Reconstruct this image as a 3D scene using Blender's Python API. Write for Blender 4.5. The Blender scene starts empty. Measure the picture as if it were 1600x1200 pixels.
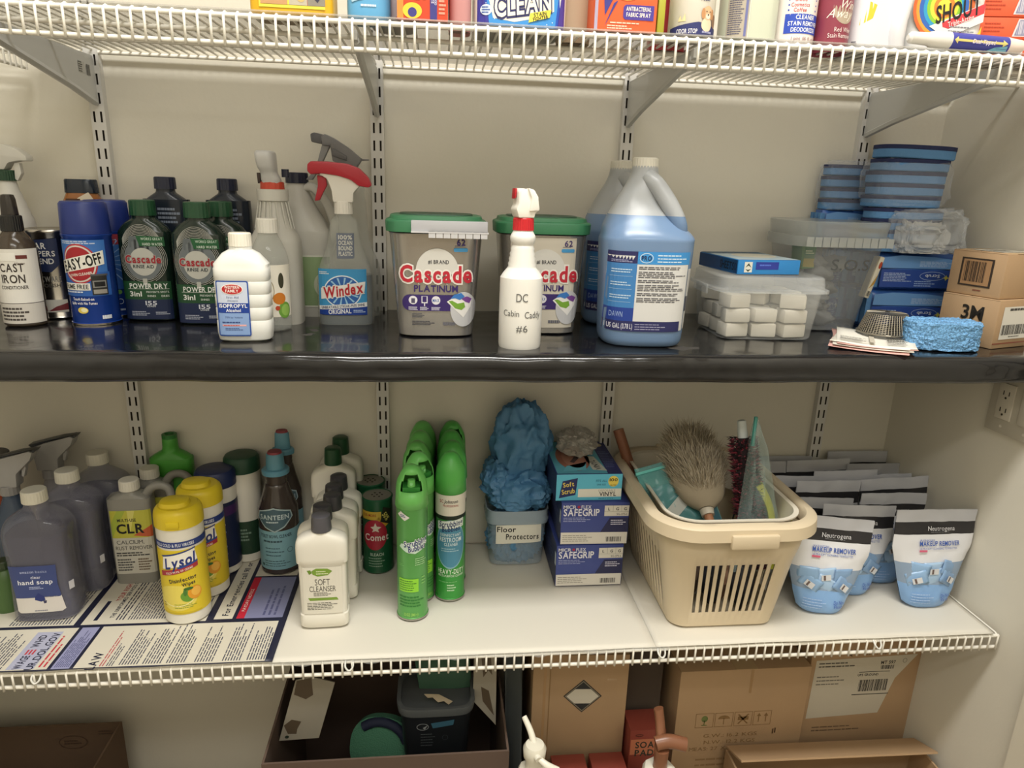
import bpy, bmesh, math, random
from mathutils import Vector, Matrix, noise
random.seed(7)
PI = math.pi
SC = bpy.context.scene
COL = SC.collection

# ------------------------------------------------------------------ camera, world, lights, exposure
cam_d = bpy.data.cameras.new('camera'); cam = bpy.data.objects.new('camera', cam_d); COL.objects.link(cam)
cr = Vector((0.99425927, -0.10242528, 0.0309447)); cu = Vector((-0.0014693, 0.27611188, 0.96112438)); cf = Vector((0.10698764, 0.95565229, -0.2743763))
cam.matrix_world = Matrix(((cr.x, cu.x, -cf.x, 0.60993), (cr.y, cu.y, -cf.y, -1.44064), (cr.z, cu.z, -cf.z, -0.09276), (0, 0, 0, 1)))
cam_d.sensor_width = 36; cam_d.lens = 24.687; cam_d.clip_start = 0.02
SC.camera = cam
SC.view_settings.view_transform = 'Standard'; SC.view_settings.look = 'None'
SC.view_settings.gamma = 1; SC.view_settings.use_curve_mapping = False
SC.view_settings.exposure = 0.04
SC.cycles.use_denoising = True
SC.cycles.max_bounces = 10; SC.cycles.transparent_max_bounces = 16; SC.cycles.sample_clamp_indirect = 4
SC.cycles.caustics_refractive = False; SC.cycles.caustics_reflective = False
wd = bpy.data.worlds.new('world'); SC.world = wd; wd.use_nodes = True
wd.node_tree.nodes['Background'].inputs[0].default_value = (0.9, 0.85, 0.75, 1)
wd.node_tree.nodes['Background'].inputs[1].default_value = 0.15
def area(name, loc, sx, sy, power, color, rot=(0, 0, 0)):
    l = bpy.data.lights.new(name, 'AREA'); l.shape = 'RECTANGLE'; l.size = sx; l.size_y = sy; l.energy = power; l.color = color
    o = bpy.data.objects.new(name, l); COL.objects.link(o); o.location = loc; o.rotation_euler = rot
    return o
area('ceiling_and_fill_lamp', (0.75, -1.0, 1.385), 1.2, 0.28, 40, (1.0, 0.98, 0.935))
area('ceiling_and_fill_lamp', (0.75, -2.3, 1.385), 1.4, 0.3, 20, (1.0, 0.98, 0.935))  # fill lamp added further back in the room to brighten shelf fronts and wall

ZT, ZTB = 0.108, 0.0745      # top shelf: top rod, bottom rod of its lip
ZM, ZMB = -0.3474, -0.3905   # middle shelf
ZL, ZLB = -0.8800, -0.9153   # lower shelf
D, WP = 0.390, 0.016486      # shelf depth, wire pitch
FLOOR = -1.50; CEIL = 1.42; XL = -0.56; YB = -2.7

# ------------------------------------------------------------------ materials
def lin(c):
    c = c / 255.0
    return c / 12.92 if c <= 0.04045 else ((c + 0.055) / 1.055) ** 2.4
MATS = {}
def M(key, rgb=None, rough=0.5, metal=0.0, trans=0.0, ior=1.45, alpha=1.0, bump=0.0, bscale=200.0, var=0.0, vscale=8.0, coat=0.0, sheen=0.0, spec=0.5, sss=0.0):
    if key in MATS: return MATS[key]
    m = bpy.data.materials.new(key); m.use_nodes = True
    nt = m.node_tree; b = nt.nodes['Principled BSDF']
    c = tuple(lin(v) for v in rgb) + (1,)
    b.inputs['Base Color'].default_value = c; b.inputs['Roughness'].default_value = rough
    b.inputs['Metallic'].default_value = metal; b.inputs['Transmission Weight'].default_value = trans
    b.inputs['IOR'].default_value = ior; b.inputs['Alpha'].default_value = alpha
    b.inputs['Coat Weight'].default_value = coat; b.inputs['Sheen Weight'].default_value = sheen
    b.inputs['Specular IOR Level'].default_value = spec
    if sss:
        b.inputs['Subsurface Weight'].default_value = sss; b.inputs['Subsurface Radius'].default_value = (1, .9, .8); b.inputs['Subsurface Scale'].default_value = 0.02
    if bump or var:
        tc = nt.nodes.new('ShaderNodeTexCoord')
    if bump:
        n = nt.nodes.new('ShaderNodeTexNoise'); n.inputs['Scale'].default_value = bscale; n.inputs['Detail'].default_value = 3
        bp = nt.nodes.new('ShaderNodeBump'); bp.inputs['Strength'].default_value = bump; bp.inputs['Distance'].default_value = 0.002
        nt.links.new(tc.outputs['Object'], n.inputs['Vector']); nt.links.new(n.outputs['Fac'], bp.inputs['Height']); nt.links.new(bp.outputs['Normal'], b.inputs['Normal'])
    if var:
        n = nt.nodes.new('ShaderNodeTexNoise'); n.inputs['Scale'].default_value = vscale; n.inputs['Detail'].default_value = 5
        r = nt.nodes.new('ShaderNodeValToRGB'); r.color_ramp.elements[0].position = 0.3; r.color_ramp.elements[1].position = 0.7
        r.color_ramp.elements[0].color = tuple(v * (1 - var) for v in c[:3]) + (1,); r.color_ramp.elements[1].color = tuple(min(1, v * (1 + var)) for v in c[:3]) + (1,)
        nt.links.new(tc.outputs['Object'], n.inputs['Vector']); nt.links.new(n.outputs['Fac'], r.inputs['Fac']); nt.links.new(r.outputs['Color'], b.inputs['Base Color'])
    MATS[key] = m
    return m
def P(hexs, rough=0.45, **k):   # a plain printed or plastic colour from a hex string
    key = 'c' + hexs + ('_%g' % rough) + ''.join('%s%g' % i for i in sorted(k.items()))
    return M(key, tuple(int(hexs[i:i + 2], 16) for i in (0, 2, 4)), rough, **k)
wallm = M('painted_wall', (216, 211, 197), 0.85, bump=0.12, bscale=120, var=0.03, vscale=3)
wirem = P('efebe0', 0.35)
stdm = P('cfcdc8', 0.4)
linerm = M('black_liner', (22, 22, 24), 0.13, bump=0.05, bscale=900, coat=0.3)
whitel = M('white_liner', (218, 213, 201), 0.5, bump=0.03, bscale=40)
card = M('cardboard', (176, 146, 112), 0.85, bump=0.05, bscale=300, var=0.06, vscale=5)
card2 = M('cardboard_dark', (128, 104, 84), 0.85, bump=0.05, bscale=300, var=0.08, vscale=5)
glass = M('clear_plastic', (244, 244, 242), 0.04, trans=1.0, ior=1.2)
film = M('clear_film', (225, 230, 235), 0.12, alpha=0.28)
milky = M('milky_plastic', (222, 220, 212), 0.35, trans=0.25, ior=1.3)
frost = M('frosted_plastic', (225, 228, 228), 0.2, alpha=0.3, bump=0.02, bscale=60)

# ------------------------------------------------------------------ object helpers
def obj(name, me_or_bm, mats, parent=None, loc=(0, 0, 0), rot=(0, 0, 0), smooth=None):
    if isinstance(me_or_bm, bmesh.types.BMesh):
        me = bpy.data.meshes.new(name); me_or_bm.normal_update(); me_or_bm.to_mesh(me); me_or_bm.free()
    else: me = me_or_bm
    if smooth is not None:
        me.polygons.foreach_set('use_smooth', [True] * len(me.polygons))
        if smooth < 170: me.set_sharp_from_angle(angle=math.radians(smooth))
    if mats is not None and len(me.materials) == 0:
        for m in (mats if isinstance(mats, (list, tuple)) else [mats]): me.materials.append(m)
    o = bpy.data.objects.new(name, me); COL.objects.link(o); o.parent = parent; o.location = loc; o.rotation_euler = rot
    return o
def tag(o, label=None, cat=None, group=None, kind=None):
    if label: o['label'] = label
    if cat: o['category'] = cat
    if group: o['group'] = group
    if kind: o['kind'] = kind
    return o
def thing(name, label, cat, loc=(0, 0, 0), rz=0.0, group=None, rot=None):
    o = bpy.data.objects.new(name, None); COL.objects.link(o); o.empty_display_size = 0.02
    o.location = loc; o.rotation_euler = rot if rot else (0, 0, math.radians(rz))
    return tag(o, label, cat, group)
def struct(name, bm, m, parent=None, **k):
    return tag(obj(name, bm, m, parent, **k), kind='structure')
def kids(o): return [c for c in bpy.data.objects if c.parent == o]
def dup(root, loc, label, rz=None, rot=None, scale=None):
    r = root.copy(); COL.objects.link(r); r.location = loc; r['label'] = label
    if rz is not None: r.rotation_euler = (0, 0, math.radians(rz))
    if rot is not None: r.rotation_euler = rot
    if scale: r.scale = scale
    for c in kids(root):
        d = c.copy(); COL.objects.link(d); d.parent = r
        for g in kids(c):
            e = g.copy(); COL.objects.link(e); e.parent = d
    return r
def bbox(bm, x0, x1, y0, y1, z0, z1, mi=0):
    vs = [bm.verts.new(p) for p in ((x0, y0, z0), (x1, y0, z0), (x1, y1, z0), (x0, y1, z0), (x0, y0, z1), (x1, y0, z1), (x1, y1, z1), (x0, y1, z1))]
    for f in ((3, 2, 1, 0), (4, 5, 6, 7), (0, 1, 5, 4), (1, 2, 6, 5), (2, 3, 7, 6), (3, 0, 4, 7)):
        bm.faces.new([vs[i] for i in f]).material_index = mi
def box(name, x0, x1, y0, y1, z0, z1, m, parent=None, bev=0.0, seg=2, **k):
    bm = bmesh.new(); bbox(bm, x0, x1, y0, y1, z0, z1)
    if bev: bmesh.ops.bevel(bm, geom=list(bm.edges), offset=bev, segments=seg, affect='EDGES', profile=0.5)
    return obj(name, bm, m, parent, smooth=40 if bev else None, **k)
def tube(bm, a, b, r, r2=None, n=8, mi=0, cap=True):
    a = Vector(a); b = Vector(b); d = (b - a).normalized(); r2 = r if r2 is None else r2
    x = d.orthogonal().normalized(); y = d.cross(x)
    A = [bm.verts.new(a + (x * math.cos(t) + y * math.sin(t)) * r) for t in [2 * PI * i / n for i in range(n)]]
    B = [bm.verts.new(b + (x * math.cos(t) + y * math.sin(t)) * r2) for t in [2 * PI * i / n for i in range(n)]]
    for i in range(n): bm.faces.new((A[i], A[(i + 1) % n], B[(i + 1) % n], B[i])).material_index = mi
    if cap: bm.faces.new(A[::-1]).material_index = mi; bm.faces.new(B).material_index = mi
def sweep(bm, pts, r, n=10, rad=None, flat=1.0, mi=0):   # a tube along a polyline; rad(i) scales the radius
    pts = [Vector(p) for p in pts]; prev = None; rings = []
    x = None
    for i, p in enumerate(pts):
        d = (pts[min(i + 1, len(pts) - 1)] - pts[max(i - 1, 0)]).normalized()
        x = (x - d * x.dot(d)).normalized() if x is not None else d.orthogonal().normalized()
        y = d.cross(x); rr = r * (rad(i) if rad else 1)
        rings.append([bm.verts.new(p + x * math.cos(t) * rr + y * math.sin(t) * rr * flat) for t in [2 * PI * k / n for k in range(n)]])
    for A, B in zip(rings, rings[1:]):
        for i in range(n): bm.faces.new((A[i], A[(i + 1) % n], B[(i + 1) % n], B[i])).material_index = mi
    bm.faces.new(rings[0][::-1]).material_index = mi; bm.faces.new(rings[-1]).material_index = mi
def crv(pts, k=5):   # Catmull-Rom through tuples
    out = []
    n = len(pts)
    for i in range(n - 1):
        p0, p1, p2, p3 = pts[max(i - 1, 0)], pts[i], pts[i + 1], pts[min(i + 2, n - 1)]
        for s in range(k):
            t = s / k
            out.append(tuple(0.5 * (2 * b + (c - a) * t + (2 * a - 5 * b + 4 * c - d) * t * t + (-a + 3 * b - 3 * c + d) * t ** 3) for a, b, c, d in zip(p0, p1, p2, p3)))
    out.append(tuple(pts[-1])); return out
def sup(t, a, b, n):
    c, s = math.cos(t), math.sin(t)
    return (a * math.copysign(abs(c) ** (2 / n), c), b * math.copysign(abs(s) ** (2 / n), s))
def loftbm(prof, seg=36, cap=True, open_top=False, zones=None):
    """prof: (z, a, b, n[, cx, cy]); zones: [(zmax, mi), ...]"""
    bm = bmesh.new(); rings = []
    for p in prof:
        z, a, b = p[:3]; n = p[3] if len(p) > 3 else 2; cx = p[4] if len(p) > 4 else 0; cy = p[5] if len(p) > 5 else 0
        ring = []
        for i in range(seg):
            x, y = sup(2 * PI * (i + 0.5) / seg, a, b, n)
            ring.append(bm.verts.new((x + cx, y + cy, z)))
        rings.append(ring)
    for k in range(len(rings) - 1):
        A, B = rings[k], rings[k + 1]; zc = (prof[k][0] + prof[k + 1][0]) / 2
        mi = 0
        if zones:
            for zm, z_mi in zones:
                if zc <= zm: mi = z_mi; break
        for i in range(seg): bm.faces.new((A[i], A[(i + 1) % seg], B[(i + 1) % seg], B[i])).material_index = mi
    if cap:
        bm.faces.new(rings[0][::-1]).material_index = zones[0][1] if zones else 0
        if not open_top: bm.faces.new(rings[-1]).material_index = (mi if zones else 0)
    return bm
def loft(name, prof, m, parent=None, seg=36, smooth=38, zones=None, open_top=False, **k):
    prof = [tuple(p) if len(p) > 2 else (p[0], p[1], p[1]) for p in prof]
    return obj(name, loftbm(prof, seg, zones=zones, open_top=open_top), m, parent, smooth=smooth, **k)
def extr(name, pts, th, m, parent=None, bev=0.0015, loc=(0, 0, 0), rot=(0, 0, 0)):   # outline in local XZ, thickness along Y
    bm = bmesh.new()
    f = bm.faces.new([bm.verts.new((x, -th / 2, z)) for x, z in pts])
    r = bmesh.ops.extrude_face_region(bm, geom=[f])
    bmesh.ops.translate(bm, verts=[v for v in r['geom'] if isinstance(v, bmesh.types.BMVert)], vec=(0, th, 0))
    bmesh.ops.recalc_face_normals(bm, faces=bm.faces)
    if bev: bmesh.ops.bevel(bm, geom=list(bm.edges), offset=bev, segments=2, affect='EDGES', profile=0.6, clamp_overlap=True)
    return obj(name, bm, m, parent, loc, rot, smooth=50)

# ------------------------------------------------------------------ lettering: every glyph meshed once, then placed on label surfaces
GL = {}; X0 = {}
def make_glyphs():
    dg = None
    for wt, off in (('r', 0.0), ('b', 0.020), ('x', 0.030), ('h', 0.10)):
        if wt == 'h': SHIFT = dict((k_[1], v_) for k_, v_ in X0.items() if k_[0] == 'x')
        for c in 'ABCDEFGHIJKLMNOPQRSTUVWXYZabcdefghijklmnopqrstuvwxyz0123456789.,&#-+%/!:*\'()':
            cv = bpy.data.curves.new('g', 'FONT'); cv.body = c; cv.offset = off; cv.resolution_u = 2 if c in 'il1I' else 3
            o = bpy.data.objects.new('g', cv); COL.objects.link(o)
            dg = bpy.context.evaluated_depsgraph_get()
            me = o.evaluated_get(dg).to_mesh()
            vs = [(v.co.x, v.co.y) for v in me.vertices]; fs = [tuple(p.vertices) for p in me.polygons]
            x0 = min(v[0] for v in vs); x1 = max(v[0] for v in vs); X0[wt + c] = (x0, x1)
            if wt == 'h': x0, x1 = SHIFT[c]
            GL[wt + c] = ([(x - x0, y) for x, y in vs], fs, x1 - x0)
            o.evaluated_get(dg).to_mesh_clear()
            bpy.data.objects.remove(o); bpy.data.curves.remove(cv)
make_glyphs()
CAP = 0.69
class Label:
    """collects flat patches in (u, v) and wraps them onto a surface with fmap(u, v, offset)"""
    def __init__(s, fmap, cut=0.0, off=0.0004, step=0.00022):
        s.f = fmap; s.cut = cut; s.off = off; s.step = step; s.V = []; s.F = []; s.m = []; s.mats = []
    def mi(s, m):
        if isinstance(m, str): m = P(m)
        if m not in s.mats: s.mats.append(m)
        return s.mats.index(m)
    def add(s, vs, fs, m, ly):
        b = len(s.V); s.V += [(x, y, ly) for x, y in vs]; k = s.mi(m)
        for f in fs: s.F.append(tuple(b + i for i in f)); s.m.append(k)
    def rect(s, u0, v0, u1, v1, m, ly=0): s.add([(u0, v0), (u1, v0), (u1, v1), (u0, v1)], [(0, 1, 2, 3)], m, ly); return s
    def rrect(s, u0, v0, u1, v1, r, m, ly=0):
        pts = []
        for cx, cy, a0 in ((u1 - r, v1 - r, 0), (u0 + r, v1 - r, 90), (u0 + r, v0 + r, 180), (u1 - r, v0 + r, 270)):
            for k in range(5): a = math.radians(a0 + k * 22.5); pts.append((cx + r * math.cos(a), cy + r * math.sin(a)))
        return s.poly(pts, m, ly)
    def poly(s, pts, m, ly=0): s.add(pts, [tuple(range(len(pts)))], m, ly); return s
    def ell(s, cu_, cv_, ru, rv, m, ly=0, n=28, a0=0, a1=360):
        pts = [(cu_ + ru * math.cos(math.radians(a0 + (a1 - a0) * i / n)), cv_ + rv * math.sin(math.radians(a0 + (a1 - a0) * i / n))) for i in range(n + (a1 - a0 != 360))]
        return s.poly(pts, m, ly)
    def ring(s, cu_, cv_, ru, rv, w, m, ly=0, n=40, a0=0, a1=360):
        vs = []; fs = []
        for i in range(n + 1):
            a = math.radians(a0 + (a1 - a0) * i / n); c, q = math.cos(a), math.sin(a)
            vs += [(cu_ + ru * c, cv_ + rv * q), (cu_ + (ru - w) * c, cv_ + (rv - w) * q)]
            if i: k = 2 * i; fs.append((k - 2, k, k + 1, k - 1))
        s.add(vs, fs, m, ly); return s
    def text(s, t, cu_, cv_, h, m, ly=1, w=None, bold=True, shear=0.0, rot=0.0, al='c', track=0.09):
        sc = h / CAP; x = 0; parts = []
        for c in t:
            if c == ' ': x += 0.32; continue
            g = GL.get((bold if isinstance(bold, str) else 'b' if bold else 'r') + c)
            if not g: x += 0.3; continue
            parts.append((x, g)); x += g[2] + track
        tw = max((x - track) * sc, 1e-6); sx = sc
        if w: sx = sc * w / tw; tw = w
        ox = -tw / 2 if al == 'c' else (0 if al == 'l' else -tw)
        cr_, sr_ = math.cos(math.radians(rot)), math.sin(math.radians(rot))
        for px, g in parts:
            vs = []
            for gx, gy in g[0]:
                X = (px + gx) * sx + ox + gy * sc * shear; Y = gy * sc - h / 2
                vs.append((cu_ + X * cr_ - Y * sr_, cv_ + X * sr_ + Y * cr_))
            s.add(vs, g[1], m, ly)
        return s
    def fine(s, u0, v0, u1, v1, n, m, ly=1, fill=0.55, rot=False, seed=1):   # rows of print too small to read
        rnd = random.Random(seed); 
        for i in range(n):
            a = v1 - (v1 - v0) * (i + 0.5) / n; hh = (v1 - v0) / n * fill / 2; x = u0; end = u0 + (u1 - u0) * rnd.uniform(0.7, 1.0)
            while x < end:
                wl = rnd.uniform(0.06, 0.16) * (u1 - u0); e = min(x + wl, end)
                if rot: s.add([(a - hh, x), (a + hh, x), (a + hh, e), (a - hh, e)], [(0, 1, 2, 3)], m, ly)
                else: s.add([(x, a - hh), (e, a - hh), (e, a + hh), (x, a + hh)], [(0, 1, 2, 3)], m, ly)
                x = e + 0.018 * (u1 - u0)
        return s
    def bars(s, u0, v0, u1, v1, m, ly=1, n=26, seed=3):
        rnd = random.Random(seed); w = (u1 - u0) / n
        for i in range(n):
            x = u0 + w * i; s.rect(x, v0, x + w * rnd.choice((0.3, 0.5, 0.75)), v1, m, ly)
        return s
    def build(s, name, parent):
        bm = bmesh.new(); vs = [bm.verts.new((x, z, y)) for x, y, z in s.V]   # x=u, y=layer, z=v
        for f, k in zip(s.F, s.m):
            try: fa = bm.faces.new([vs[i] for i in f]); fa.material_index = k
            except ValueError: pass
        if s.cut:
            lo = min(v[0] for v in s.V); hi = max(v[0] for v in s.V); x = math.ceil(lo / s.cut) * s.cut
            while x < hi:
                bmesh.ops.bisect_plane(bm, geom=bm.verts[:] + bm.edges[:] + bm.faces[:], dist=1e-6, plane_co=(x, 0, 0), plane_no=(1, 0, 0)); x += s.cut
        for v in bm.verts: v.co = s.f(v.co.x, v.co.z, s.off + s.step * v.co.y)
        for f in bm.faces: f.smooth = False
        return obj(name, bm, s.mats, parent)
def fcyl(R, cy=0.0, cx=0.0):
    def f(u, v, o):
        r = R(v) if callable(R) else R
        a = u / r; return Vector((cx + (r + o) * math.sin(a), cy - (r + o) * math.cos(a), v))
    return f
def fsup(a, b, n, cy=0.0):
    def f(u, v, o):
        A = a(v) if callable(a) else a; B = b(v) if callable(b) else b
        q = min(0.999, abs(u / A)); return Vector((u, cy - B * (1 - q ** n) ** (1 / n) - o, v))
    return f
def fflat(y): return lambda u, v, o: Vector((u, -y - o, v))
def fright(x): return lambda u, v, o: Vector((x + o, u, v))
def fleft(x): return lambda u, v, o: Vector((x - o, -u, v))
def ftop(z): return lambda u, v, o: Vector((u, v, z + o))

# ------------------------------------------------------------------ the room
bm = bmesh.new(); bbox(bm, XL - 0.1, 1.80, 0, 0.1, FLOOR, CEIL); struct('wall_back', bm, wallm)
WR = math.radians(4.3)
def wallx(y): return 1.651 - y * math.tan(WR)
bm = bmesh.new(); vs = []
for z in (FLOOR, CEIL):
    for x, y in ((wallx(0), 0.0), (wallx(YB), YB), (wallx(YB) + .1, YB), (wallx(0) + .1, 0.0)): vs.append(bm.verts.new((x, y, z)))
for f in ((3, 2, 1, 0), (4, 5, 6, 7), (0, 1, 5, 4), (1, 2, 6, 5), (2, 3, 7, 6), (3, 0, 4, 7)): bm.faces.new([vs[i] for i in f])
bmesh.ops.recalc_face_normals(bm, faces=bm.faces); struct('wall_right', bm, wallm)
bm = bmesh.new(); bbox(bm, XL - .1, XL, YB, 0, FLOOR, CEIL); struct('wall_left', bm, wallm)
bm = bmesh.new(); bbox(bm, XL - .1, 2.0, YB - .1, YB, FLOOR, CEIL); struct('wall_front', bm, wallm)
bm = bmesh.new(); bbox(bm, XL - .1, 2.0, YB - .1, .1, FLOOR - .05, FLOOR); struct('floor', bm, M('floor_tile', (150, 138, 120), 0.5, var=0.1, vscale=6))
bm = bmesh.new(); bbox(bm, XL - .1, 2.0, YB - .1, .1, CEIL, CEIL + .05); struct('ceiling', bm, P('eeeae0', 0.9))
# door casing on the right wall beyond the shelves
bm = bmesh.new(); bbox(bm, -0.02, 0.0, -0.085, 0, 0, 2.2); bbox(bm, -0.027, 0, -0.075, -0.055, 0, 2.2)
o = struct('trim_1', bm, P('d8d2c2', 0.5)); o.location = (wallx(-0.475), -0.475, FLOOR); o.rotation_euler = (0, 0, WR)
bm = bmesh.new(); bbox(bm, -0.014, 0, -0.47, 0, 0, 0.09); o = struct('baseboard_right', bm, P('d8d2c2', 0.5)); o.location = (wallx(0) - .0005, 0, FLOOR); o.rotation_euler = (0, 0, WR)
# ceiling light fitting
t = thing('ceiling_light', 'long white ceiling light fitting above the shelves', 'light', (0.75, -1.0, CEIL))
box('housing', -.65, .65, -.17, .17, -.03, 0, P('f2efe8'), t, bev=.004)

# standards: slotted steel uprights on the back wall
SX = [0.0, 0.498, 0.981, 1.474]
def standard_mesh():
    bm = bmesh.new(); n = 46; z0 = -1.02 ; hw = 0.0125; yf = -0.0155
    # face with real slots, built band by band
    slot = 0.0185; q = 0.031746
    zt = 0.32
    zs = []; k = -10
    zc = [-i * q for i in range(-10, 32)]
    xs = [-hw, -0.0078, -0.0042, 0.0042, 0.0078, hw]
    def fr(x0, x1, a, b, y=yf):
        v = [bm.verts.new(p) for p in ((x0, y, a), (x1, y, a), (x1, y, b), (x0, y, b))]; bm.faces.new(v)
    for c in zc:
        a, b = c - slot / 2, c + slot / 2
        for i in (0, 2, 4): fr(xs[i], xs[i + 1], a, b)
        fr(-hw, hw, b, c + q - slot / 2)
    lo = zc[-1] - slot / 2; hi = zc[0] + q - slot / 2
    for sx in (-hw, hw):
        v = [bm.verts.new(p) for p in ((sx, yf, lo), (sx, 0, lo), (sx, 0, hi), (sx, yf, hi))]; bm.faces.new(v if sx > 0 else v[::-1])
    v = [bm.verts.new(p) for p in ((-hw, yf + .006, lo), (hw, yf + .006, lo), (hw, yf + .006, hi), (-hw, yf + .006, hi))]; f = bm.faces.new(v); f.material_index = 1
    me = bpy.data.meshes.new('standard'); bm.to_mesh(me); bm.free(); me.materials.append(stdm); me.materials.append(P('3a342c', 0.9)); return me
sm = standard_mesh()
ORD = ['leftmost', 'second', 'third', 'rightmost']
for i, x in enumerate(SX):
    t = tag(obj('shelf_standard', sm, None, loc=(x, 0, 0)), '%s of the four slotted grey steel uprights on the back wall, counted from the left' % ORD[i] if i not in (0, 3) else '%s of the four slotted grey steel uprights on the back wall' % ORD[i], 'shelf upright', 'slotted uprights')

def bracket_mesh(zt, dep, hw_, hf):
    bm = bmesh.new(); t = 0.0035
    pts = [(-0.012, zt), (-dep, zt), (-dep, zt - hf), (-0.10, zt - hw_ * 0.72), (-0.016, zt - hw_), (-0.012, zt - hw_)]
    for s in (-1, 1):
        v = [bm.verts.new((s * t, y, z)) for y, z in pts]; bm.faces.new(v if s > 0 else v[::-1])
    n = len(pts); bm.verts.ensure_lookup_table()
    for i in range(n): bm.faces.new((bm.verts[i], bm.verts[(i + 1) % n], bm.verts[n + (i + 1) % n], bm.verts[n + i]))
    # rolled lower flange
    tube(bm, (0, -dep + .01, zt - hf), (0, -0.10, zt - hw_ * 0.72), .006, n=6); tube(bm, (0, -0.10, zt - hw_ * .72), (0, -0.018, zt - hw_ + .004), .006, n=6)
    bmesh.ops.recalc_face_normals(bm, faces=bm.faces)
    me = bpy.data.meshes.new('bracket'); bm.to_mesh(me); bm.free(); me.materials.append(P('c3c3c0', 0.4)); return me

# wire shelves
def wire_shelf(name, label, zt, zb, x0, x1, sup_z=None, back=-0.012):
    t = thing(name, label, 'shelf', (0, 0, 0))
    bm = bmesh.new()
    sweep(bm, [(0, back, zt + .0045), (0, -D + .004, zt + .0045), (0, -D - .0045, zt + .001), (0, -D - .0042, zb - .004)], 0.0019, n=6)
    me = bpy.data.meshes.new('wire'); bm.to_mesh(me); bm.free(); me.materials.append(wirem)
    me.polygons.foreach_set('use_smooth', [True] * len(me.polygons))
    k = int((x1 - x0) / WP)
    for i in range(k + 1): obj('wire', me, None, t, (x1 - .004 - i * WP, 0, 0))
    for nm, y, z, r in (('front_rod', -D, zt, .0034), ('lip_rod', -D, zb, .0034), ('back_rod', back, zt, .0034), ('support_rod', -D * .42, zt - .001, .0036), ('support_rod', -D * .74, zt - .001, .0036)):
        bm = bmesh.new(); tube(bm, (x0, y, z), (x1, y, z), r, n=10); obj(nm, bm, wirem, t, smooth=60)
    return t
top = wire_shelf('wire_shelf', 'white wire shelf highest in the picture, its deck seen from below', ZT, ZTB, -0.088, 1.672)
bm = bmesh.new(); bbox(bm, -0.086, 1.655, -D + .005, -0.032, ZT + .0075, ZT + .0095)
tag(obj('shelf_liner', bm, P('c4c1b9', .6, alpha=.38)), 'grey liner sheet lying on the top wire shelf', 'shelf liner')
low = wire_shelf('wire_shelf', 'white wire shelf with a white and poster-covered deck, third tier', ZL - .0110, ZLB, -0.55, 1.674)
bmm = bracket_mesh(ZT - .006, D - .02, 0.082, 0.012); 
for i, x in enumerate(SX):
    tag(obj('shelf_bracket', bmm, None, loc=(x, 0, 0)), '%s grey steel bracket under the top wire shelf, at the %s upright' % (('leftmost', 'second', 'third', 'rightmost')[i], ('leftmost', 'second', 'third', 'rightmost')[i]), 'bracket', 'brackets under the top shelf')
b = Label(fright(.0037)).rect(-.075, ZT - .04, -.052, ZT - .022, 'b9b8b3').fine(-.075, ZT - .04, -.06, ZT - .022, 5, '55534f').bars(-.048, ZT - .042, -.034, ZT - .024, '4a4844', n=8)
b.build('bracket_print', [o for o in bpy.data.objects if o.name.startswith('shelf_bracket')][0])
for zt, nm in ((ZM - .016, 'middle shelf'), (ZL - .016, 'lower wire shelf')):
    me = bracket_mesh(zt, D - .03, 0.075, 0.012)
    for i, x in enumerate(SX): tag(obj('shelf_bracket', me, None, loc=(x, 0, 0)), '%s grey steel bracket hidden under the %s' % (ORD[i], nm), 'bracket', 'brackets under the %s' % nm)
# short shelf on the left wall, its lip running towards the camera
t = thing('wire_shelf', 'short white wire shelf on the left wall meeting the top left corner', 'shelf')
xl = -0.104
bm = bmesh.new(); sweep(bm, [(XL + .01, 0, .0985), (xl - .004, 0, .0985), (xl + .003, 0, .094), (xl + .003, 0, .072)], .0021, n=6)
me = bpy.data.meshes.new('wire'); bm.to_mesh(me); bm.free(); me.materials.append(wirem)
for i in range(22): obj('wire', me, None, t, (0, -.032 - i * WP, 0))
for x, z in ((xl, .0945), (xl, .0757), (XL + .02, .0945)):
    bm = bmesh.new(); tube(bm, (x, -.028, z), (x, -D, z), .0032, n=8); obj('rod', bm, wirem, t, smooth=60)

# middle shelf: boards wrapped in glossy black vinyl
def middle_liner():
    bm = bmesh.new(); xs = [XL + .005 + i * (wallx(-.39) - .008 - XL - .005) / 260 for i in range(261)]
    prof = [(0.0 - .002, ZM)] + [(-.015 - .0118 * i, ZM) for i in range(31)] + [(-.380, ZM - .0005), (-.3865, ZM - .0025), (-.3915, ZM - .007), (-.394, ZM - .014), (-.3945, ZM - .022), (-.393, ZM - .028), (-.3945, ZM - .033), (-.394, ZM - .039), (-.391, ZM - .0435), (-.384, ZM - .0445), (-.36, ZM - .044), (-.30, ZM - .041), (-.01, ZM - .041)]
    rows = []
    for j, (y, z) in enumerate(prof):
        row = []
        for x in xs:
            xx = min(x, wallx(y) - .003)
            n1 = noise.noise(Vector((x * 9, y * 14, 1.3))); n2 = noise.noise(Vector((x * 34, y * 30, z * 60)))
            dz = dy = 0.0
            if j <= 31: dz = min(0, 0.0009 * n1 + .00045 * n2 - .0008); 
            elif j < 42:
                k = max(0, noise.noise(Vector((x * 5, 3.1, z * 20)))) ; dy = -0.0035 * k - .0016 * n2 ; dz = .0018 * n1
            row.append(bm.verts.new((xx, y + dy, z + dz)))
        rows.append(row)
    for A, B in zip(rows, rows[1:]):
        for i in range(len(xs) - 1): bm.faces.new((A[i], B[i], B[i + 1], A[i + 1]))
    A, B = rows[0], rows[-1]
    bm.faces.new([r[0] for r in rows]); bm.faces.new([r[-1] for r in rows][::-1])
    bmesh.ops.recalc_face_normals(bm, faces=bm.faces)
    return bm
t = thing('lined_shelf', 'middle shelf wrapped in glossy black vinyl', 'shelf')
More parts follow.
